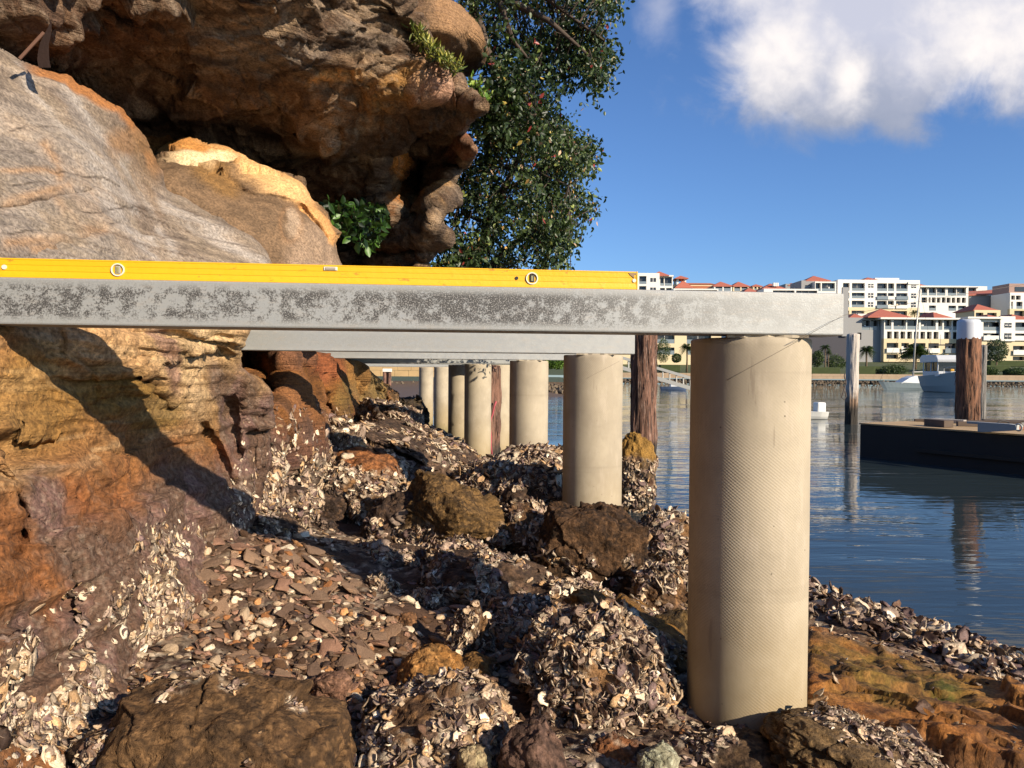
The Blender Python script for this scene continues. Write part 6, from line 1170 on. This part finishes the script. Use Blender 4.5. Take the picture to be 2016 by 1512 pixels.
for i, (a, b_, yb, yt_, D, lab) in enumerate([(872, 1030, 238, 190, 214, 'pale roofed house with a red pyramid roof, beside the long orange hall'), (1038, 1178, 240, 192, 214, 'second pyramid roofed house along the ridge above the beam'), (1215, 1290, 240, 218, 232, 'smallest distant roof peeping over the ridge of houses'), (1150, 1240, 285, 248, 190, 'little red roof just clearing the top of the beam'), (1305, 1500, 262, 205, 205, 'wide pyramid roofed house with roof vents above the beam')]):
    e, fx, fz = facade('terrace_house', lab, D, X2(a), X2(b_), Y2(yb), Y2(900), [(Y2(yb + 8), Y2(yb + 45), ops2([(a + 12, (a + b_) / 2 - 6), ((a + b_) / 2 + 6, b_ - 12)], 'g'))], M_yellow if i in (1, 2) else M_whiteR, 7, seed=20 + i, grp='terrace houses on the ridge'); hip(e, fx, fz, X2(a), X2(b_), Y2(yb), Y2(yt_), .2, 8)
    if i == 4: mb = MB(); [mb.tube([(fx(X2(v)), .4, fz(Y2(240))), (fx(X2(v)), .4, fz(Y2(210)))], .35, 8) for v in (1400, 1415, 1432)]; mb.build('vent', M_whiteR, e)
e, fx, fz = facade('flat_roofed_house', 'long low white roof showing over the beam beside the orange hall', 185, X2(515), X2(910), Y2(262), Y2(900), [(Y2(274), Y2(300), ops2([(530, 900)]))], M_whiteR, 6, seed=30, grp='terrace houses on the ridge')
e, fx, fz = facade('flat_roofed_house', 'long flat white canopy roof below the wide pyramid roof', 185, X2(1310), X2(1790), Y2(264), Y2(900), [(Y2(278), Y2(300), ops2([(1390, 1580), (1595, 1780)]))], M_whiteR, 6, seed=31, grp='terrace houses on the ridge')
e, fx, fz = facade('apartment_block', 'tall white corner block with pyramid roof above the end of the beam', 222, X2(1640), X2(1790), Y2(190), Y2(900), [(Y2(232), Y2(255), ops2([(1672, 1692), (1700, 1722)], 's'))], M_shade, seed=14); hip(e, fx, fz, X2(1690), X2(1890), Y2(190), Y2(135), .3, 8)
e, fx, fz = facade('apartment_block', 'glazed balcony bay under the pyramid roof above the beam end', 220, X2(1760), X2(1945), Y2(200), Y2(900), [(Y2(212), Y2(285), ops2([(1765, 1810), (1820, 1935)], 'g'))], M_whiteR, seed=15)
e, fx, fz = facade('apartment_block', 'grey stepped roof behind the tall white corner block', 250, X2(1500), X2(1680), Y2(220), Y2(900), [], M_shade, seed=16); hip(e, fx, fz, X2(1530), X2(1600), Y2(232), Y2(208), .2, 5); flat(e, fx, fz, X2(1600), X2(1680), Y2(203), Y2(222), 1, 5, M_shade, 'parapet')
# low yellow building seen under the beam
e, fx, fz = facade('garden_apartments', 'low yellow building with dark windows seen between pile and pier', 150, 1180, 1420, 640, 730, [(655, 676, [(1292, 1328, 'g'), (1352, 1400, 'g')]), (684, 698, [(1292, 1328, 'g'), (1352, 1400, 'g')])], M_yellow, seed=17)

# ------------------------------------------------------------------ gardens: hedges, palms, trees
def leaf_blob(name, label, cat, C0, rad, n, size, cols, group=None, hollow=.4, seed=0, flatb=False, parent=None, org=None):
    r = np.random.default_rng(seed); v = r.normal(0, 1, (n, 3)); v /= np.linalg.norm(v, axis=1, keepdims=True); rr = (hollow + (1 - hollow) * r.random((n, 1)) ** .5); rr = rr * (1 + .18 * fbm(v, 1.8, 3, off=seed)[:, None]); v = v * rr * np.array(rad)
    if flatb: v[:, 2] = np.abs(v[:, 2])
    return leaves_mesh(name, v + np.array(C0), r, size, cols, parent, org, label, cat, group)
def leaves_mesh(name, c_, r, size, cols, parent=None, org=None, label=None, cat=None, group=None, droop=.0, asp=.5, wts=None):
    n = len(c_); d = r.normal(0, 1, (n, 3)); d[:, 2] -= droop; d /= np.linalg.norm(d, axis=1, keepdims=True); u = np.cross(d, r.normal(0, 1, (n, 3))); u /= np.linalg.norm(u, axis=1, keepdims=True); w_ = np.cross(d, u)
    s = size * r.uniform(.6, 1.3, (n, 1)); tpl = [(0, 0, 0), (.35, asp * .5, .06), (.7, asp * .38, .05), (1, 0, -.05), (.7, -asp * .38, .05), (.35, -asp * .5, .06), (.5, 0, -.03)]
    V = np.stack([c_ + s * (a * d + b_ * u + e_ * w_) for a, b_, e_ in tpl], 1).reshape(-1, 3); T = np.array([(0, 1, 6), (1, 2, 6), (2, 3, 6), (3, 4, 6), (4, 5, 6), (5, 0, 6)]); T = (T[None] + (np.arange(n) * 7)[:, None, None]).reshape(-1, 3)
    cc_ = np.array([hexc(x) for x in cols])[r.choice(len(cols), n, p=wts)] * r.uniform(.7, 1.25, (n, 1)); C = np.repeat(cc_, 7, 0)
    if org is None and parent is None: org = c_.mean(0); org[2] = c_[:, 2].min()
    if parent is not None and org is None: org = np.array(parent.location)
    if parent is not None: V = V - org; o = mesh_np(name, V, tris=T, mat=M_leaf, col=C, smooth=False, parent=parent)
    else: o = mesh_np(name, V, tris=T, mat=M_leaf, col=C, smooth=False, origin=org)
    if label: tag(o, label, cat, group)
    return o
GC_ = ['#34421c', '#44552a', '#283618', '#556630']
M_trunk = plain('palm_trunk', '#6b5a45', .9, var=.2, vs=3, bump=.4, bs=20)
M_hedge = plain('clipped_hedge', '#384220', .95, var=.45, vs=1.6, bump=1.0, bs=6)
hl = ['long clipped hedge on the garden terrace behind the yacht mast', 'clipped hedge block by the motor boat', 'low hedge in front of the dark shaded block', 'dark hedge behind the thin grey pole', 'upper hedge strip along the lawn beside the capped pile', 'hedge block under the palm by the white topped pole', 'low clipped hedge above the sea wall at the frame edge', 'square garden hedge seen left of the first pier']
for i, (a, b_, yt_, yb, D) in enumerate([(1705, 1760, 721, 731, 116), (1830, 1856, 712, 722, 120), (1592, 1655, 723, 734, 113), (1942, 1990, 719, 727, 118), (1950, 2040, 710, 718, 126), (1690, 1724, 721, 733, 112), (1985, 2050, 729, 735, 112), (1300, 1340, 718, 728, 116)]):
    D += 16; c0 = P((a + b_) / 2, yb, D); s = D / F; mb = MB(); mb.box(-(b_ - a) / 2 * s, (b_ - a) / 2 * s, 0, 1.6, -.4, (yb - yt_) * s); o = mb.build('hedge', M_hedge, bevel=.15); o.location = c0; tag(o, hl[i], 'hedge', 'clipped garden hedges')
tp = leaf_blob('topiary_ball', 'round clipped ball bush on a short stem seen left of the first pier', 'bush', P(1332, 705, 134), (.78, .78, .78), 2600, .16, GC_, seed=1, hollow=.75)
bl = ['small green bush at the foot of the palm by the beam end', 'broad dark shrub in the garden behind the yacht', 'rounded shrub beside the motor boat canopy', 'green shrub on the lawn beyond the capped pile', 'bright green bush behind the third pier on the bank', 'dark shrub near the frame edge on the lawn', 'tall shrub seen between the timber pile and the first pier', 'dark shrub left of the white topped pole']
for i, (x, y, D, rx_, rz_) in enumerate([(1610, 706, 120, .95, 1.3), (1760, 728, 114, 1.9, .8), (1856, 708, 122, 1.2, .9), (1945, 733, 112, 1.4, .8), (1092, 716, 62, .9, .45), (2000, 732, 112, 1.6, .6), (1305, 690, 130, 1.2, 2.0), (1645, 714, 122, 1.5, 1.2)]):
    if D > 100: D += 16; rx_ *= 1.13; rz_ *= 1.13
    leaf_blob('garden_shrub', bl[i], 'shrub', P(x, y, D), (rx_, rx_, rz_), 2200, .22 if D > 100 else .16, GC_ if i != 4 else ['#5c7a2c', '#7a9a3c', '#44601f'], 'shrubs in the gardens', seed=10 + i)
def palm(label, px_, pyc, pyb, D, rad, nf, kind='fan', seed=0):
    if D < 150: D += 16; rad *= 1.13
    b0 = P(px_, pyb, D); c0 = P(px_, pyc, D); e = empty('palm_tree', b0, label, 'palm tree', 'palms along the sea wall'); h_ = c0[2] - b0[2]; mb = MB(); mb.tube([(0, 0, -.3), (.05, 0, h_ * .5), (0, 0, h_)], [rad * .12, rad * .09, rad * .10], 8); mb.build('trunk', M_trunk, e, smooth=True)
    r = np.random.default_rng(seed); V, T, n = [], [], 0
    for k in range(nf):
        az = r.uniform(0, 6.28); el = r.uniform(-.9, 1.35) if kind == 'fan' else r.uniform(-.5, 1.4); L = rad * r.uniform(.75, 1.1); dirh = np.array([math.cos(az), math.sin(az), 0]); side = np.array([-math.sin(az), math.cos(az), 0]); m_ = 9
        for i in range(m_):
            s = (i + .5) / m_; pt = dirh * L * s * math.cos(el) + np.array([0, 0, L * s * math.sin(el) - L * .55 * s * s]); 
            lw_ = rad * (.26 if kind == 'date' else .2) * math.sin(math.pi * min(s * .9 + .1, 1)); 
            for sg in (-1, 1): tip = pt + side * sg * lw_ + dirh * L * .12 + np.array([0, 0, -lw_ * .6]); V += [pt - dirh * L * .035, pt + dirh * L * .035, tip]; T.append((n, n + 1, n + 2)); n += 3
    V = np.array(V) + np.array([0, 0, h_]); cols = np.repeat(np.array([hexc(GC_[i]) for i in r.integers(0, 4, len(T))]) * 1.0, 3, 0); mesh_np('crown', V, tris=np.array(T), mat=M_leaf, col=cols, smooth=False, parent=e)
palm('young fan palm beside the white topped pole', 1705, 688, 733, 114, 1.5, 130, seed=1); palm('broad date palm behind the yacht mast', 1801, 692, 724, 120, 2.7, 150, 'date', 2); palm('small fan palm between the first pier and the pole', 1624, 683, 733, 114, 1.0, 90, seed=3); palm('fan palm against the yellow building left of the first pier', 1352, 684, 730, 118, 1.4, 110, seed=4)
palm('second small palm crowded behind the fan palm by the pier', 1630, 694, 733, 117, .8, 70, seed=6); palm('thin palm rising between the two apartment terraces', 1800, 615, 640, 180, 1.3, 70, seed=7)
def tree_far(label, px_, pyc, pyb, D, rx_, rz_, seed):
    D += 16; rx_ *= 1.13; rz_ *= 1.13
    b0 = P(px_, pyb, D); c0 = P(px_, pyc, D); e = empty('garden_tree', b0, label, 'tree'); mb = MB(); h_ = c0[2] - b0[2]; mb.tube([(0, 0, -.3), (.1, 0, h_ * .6), (-.1, 0, h_ * .95)], [.16, .12, .08], 7); [mb.tube([(0, 0, h_ * .5), (sx_ * rx_ * .5, 0, h_)], [.08, .03], 5) for sx_ in (-1, 1)]; mb.build('trunk', M_trunk, e)
    leaf_blob('crown', None, None, c0, (rx_, rx_, rz_), 2600, .28, ['#4f5a38', '#5f6a46', '#39432a'], seed=seed, parent=e)
tree_far('round grey green tree beside the capped pile', 1961, 690, 729, 120, 1.7, 1.75, 31)
# dark trees behind the near wall on the cliff side
old = empty('mooring_post', P(762, 752, 56), 'stubby old timber post with a white top on the far mud bank', 'post'); mb = MB(); [mb.tube([(dx, dy, -.3), (dx, dy, .75)], .13, 7) for dx, dy in ((-.18, 0), (.18, .1), (0, .25))]; mb.build('post', M_bark, old); mb = MB(); mb.box(-.3, .3, -.15, .4, .75, .98); mb.build('cap', M_whiteR, old)

# ------------------------------------------------------------------ trees beside the cliff
M_branch = plain('bark', '#4a3e34', .9, var=.2, vs=10, bump=.4)
def big_tree(name, label, polys, dr, n_cl, per, lsize, cols, wts, limbs, seed, thr, base):
    r = np.random.default_rng(seed); pts = []
    for poly, share in polys:
        pa = np.array(poly); lo, hi = pa.min(0), pa.max(0); want = int(n_cl * share); got = 0
        while got < want:
            x = r.uniform(lo[0], hi[0], 4000); y = r.uniform(lo[1], hi[1], 4000); d_ = r.uniform(dr[0], dr[1], 4000); dist, _, _ = seg_dist(x, y, pa, True); k = inside(x, y, pa); w_ = P(x, y, d_)
            dens = fbm(w_, 1.5, 3, off=seed); k &= dens > thr + .12 * (1 - np.clip(dist / 30, 0, 1)); w_ = w_[k][: want - got]; pts.append(w_); got += len(w_)
    cen = np.concatenate(pts); cen = cen + r.normal(0, .07, cen.shape); e = empty(name, base, label, 'tree'); idx_ = r.integers(0, len(cen), n_cl * per); 
    v = r.normal(0, 1, (n_cl * per, 3)) * np.array([.075, .09, .085]); v[:, 2] -= .03; L = cen[idx_] + v
    cl_t = r.uniform(.75, 1.2, len(cen)); o = leaves_mesh('crown', L, r, lsize, cols, e, None, droop=.9, asp=.5, wts=wts)
    mb = MB(); mb.world = True
    for ln in limbs:
        pp = [P(x, y, d_) for x, y, d_, rad in ln]; mb.tube(pp, [rad for *_, rad in ln], 7)
    mb.build('limbs', M_branch, e, smooth=True); tw = MB(); tw.world = True
    allp = np.concatenate([[P(x, y, d_) for x, y, d_, rad in ln] for ln in limbs])
    dens_l = []
    for ln in limbs:
        pp = [P(x, y, d_) for x, y, d_, rad in ln]
        for a, b_ in zip(pp[:-1], pp[1:]): dens_l += [a + (b_ - a) * s for s in np.linspace(0, 1, 8)]
    dens_l = np.array(dens_l)
    for i in range(0, len(cen), 2):
        c_ = cen[i]; j = np.argmin(((dens_l - c_) ** 2).sum(1)); a = dens_l[j]; Ld = np.linalg.norm(c_ - a)
        if Ld < 1.3: m_ = (a + c_) / 2 + r.normal(0, .05, 3) + np.array([0, 0, .08]); tw.tube([a, m_, c_], [.008, .006, .003], 4, False)
    t_ = tw.build('twigs', M_branch, e); t_['kind'] = 'stuff'; return e
LC = ['#2b3a20', '#38492a', '#1f2c18', '#4a5a34', '#7d8a48', '#8a3a34', '#b09a50', '#c0a080']; LW = [.31, .28, .18, .16, .04, .012, .01, .008]
big_tree('leaning_tree', 'dark leafy branches hanging from above past the boulder on the cliff lip', [([(895, -60), (1215, -60), (1212, 5), (1168, 26), (1172, 60), (1196, 95), (1192, 128), (1184, 158), (1155, 150), (1130, 165), (1100, 172), (1080, 182), (1050, 180), (1020, 195), (965, 205), (930, 170), (955, 120), (940, 60)], .85), ([(920, 160), (1010, 170), (1070, 235), (1090, 280), (1000, 260), (940, 230)], .15)],
    (8.6, 10.6), 560, 28, .072, LC, LW, [[(780, -60, 10.4, .11), (880, -40, 9.9, .09), (980, -10, 9.6, .06), (1080, 40, 9.4, .035), (1160, 110, 9.3, .015)], [(900, -60, 9.8, .06), (950, 60, 9.6, .045), (970, 130, 9.6, .04), (1020, 180, 9.5, .025), (1060, 225, 9.4, .012)], [(980, -10, 9.6, .04), (1010, 80, 9.4, .025), (1060, 140, 9.4, .012)], [(1040, -30, 9.5, .035), (1120, 30, 9.4, .02), (1190, 80, 9.4, .01)], [(960, 100, 9.6, .02), (930, 150, 9.5, .012)]], 41, .17, P(780, -60, 10.4))
LC2 = ['#33422a', '#43532f', '#263420', '#566639', '#8a9450', '#93403a', '#c09a5c', '#c8a888']; LW2 = [.29, .28, .16, .18, .05, .012, .015, .013]
big_tree('bushy_tree', 'dense bushy green tree beside the overhang with dry brown leaves', [([(930, 200), (985, 190), (1035, 198), (1075, 215), (1102, 218), (1110, 240), (1125, 262), (1160, 275), (1166, 310), (1150, 325), (1128, 318), (1138, 345), (1126, 380), (1148, 372), (1166, 402), (1148, 425), (1130, 405), (1112, 428), (1140, 432), (1128, 465), (1112, 485), (1102, 530), (1100, 640), (840, 640), (845, 525), (870, 500), (890, 470), (880, 430), (905, 410), (905, 370), (900, 350), (940, 300), (925, 240)], 1.0)],
    (9.4, 11.8), 980, 30, .072, LC2, LW2, [[(840, 640, 11.6, .16), (890, 580, 11.2, .12), (950, 480, 10.6, .08), (990, 380, 10.4, .05), (1030, 290, 10.2, .03), (1060, 240, 10.2, .015)], [(930, 560, 10.8, .07), (1010, 480, 10.5, .045), (1080, 440, 10.3, .02), (1120, 440, 10.3, .01)], [(985, 330, 10.1, .02), (1060, 340, 9.9, .014), (1120, 365, 9.8, .007)], [(960, 440, 10.6, .04), (910, 420, 10.5, .02), (905, 400, 10.4, .01)], [(1000, 370, 10.3, .03), (1080, 330, 10.1, .015), (1140, 300, 10, .008)]], 43, -.06, P(840, 640, 11.6))
# shrub in the cleft, grass tuft and sprig on the ledge
def sprig(name, label, cat, polys, d0, d1, n, size, cols, seed, asp=.55, droop=.2):
    r = np.random.default_rng(seed); pts = []
    pa = np.array(polys); lo, hi = pa.min(0), pa.max(0); x = r.uniform(lo[0], hi[0], n * 6); y = r.uniform(lo[1], hi[1], n * 6); k = inside(x, y, pa); x = x[k][:n]; y = y[k][:n]; w_ = P(x, y, r.uniform(d0, d1, len(x)))
    base = P(pa[:, 0].mean(), pa[:, 1].max() - 10, d1); e = empty(name, base, label, cat); leaves_mesh('foliage', w_, r, size, cols, e, None, droop=droop, asp=asp)
    mb = MB(); mb.world = True
    for i in range(0, len(w_), max(1, len(w_) // 40)): mb.tube([base, (base + w_[i]) / 2 + np.array([0, 0, .06]), w_[i]], [.007, .005, .002], 4, False)
    mb.build('stem', M_branch, e); return e
sprig('cleft_shrub', 'glossy green shrub growing in the cleft under the overhang', 'shrub', [(628, 395), (690, 400), (750, 400), (766, 418), (754, 445), (742, 480), (715, 494), (690, 470), (660, 460), (640, 430)], 6.9, 7.9, 520, .095, ['#16280f', '#1f3816', '#12220c', '#2c4a1c', '#4a6c2a'], 51, .55, .5)
sprig('grass_tuft', 'pale green grass and weeds growing down the ledge of the overhang', 'grass', [(800, 45), (830, 55), (850, 85), (880, 110), (912, 130), (900, 145), (868, 128), (838, 100), (815, 75)], 6.2, 6.6, 700, .07, ['#8a8a38', '#6c7430', '#a09a4c', '#4c5a22'], 52, .22, -.8)
sprig('ledge_sprig', 'bright green sprig on the ledge beside the hanging branches', 'plant', [(925, 150), (945, 165), (960, 195), (948, 200), (930, 180)], 6.7, 7.0, 110, .06, ['#6c8a34', '#8aa040', '#4c6a24'], 53, .5, -.2)
# rusty bent bar and stick above the pale slab
M_rust = plain('rusty_steel', '#2e1e18', .8, metal=.3, var=.3, vs=12, bump=.4)
e = empty('rusty_bracket', P(80, 128, 3.55), 'rusty curved steel blade with a prop sticking out above the slab', 'metal bracket')
mb = MB(); mb.world = True; L_ = [(98, 36, .3), (101, 44, 1.4), (99, 56, 4), (96, 70, 7), (91, 85, 9), (90, 100, 10.5), (90, 118, 12), (93, 133, 12)]; V = []
for x, y, wd in L_:
    for dx, dd in ((-wd, .0), (wd, .0), (wd, .012), (-wd, .012)): V.append(P(x - wd * .4 + dx, y, 3.5 + dd + .0))
mb.add(V, [(i * 4 + j, i * 4 + (j + 1) % 4, (i + 1) * 4 + (j + 1) % 4, (i + 1) * 4 + j) for i in range(len(L_) - 1) for j in range(4)] + [(0, 1, 2, 3), tuple(len(V) - 4 + j for j in range(4))]); mb.build('blade', M_rust, e)
mb = MB(); mb.world = True; mb.tube([P(38, 116, 3.45), P(86, 64, 3.5)], .0075, 8); mb.build('prop', plain('stick', '#5c3e2e', .8), e)
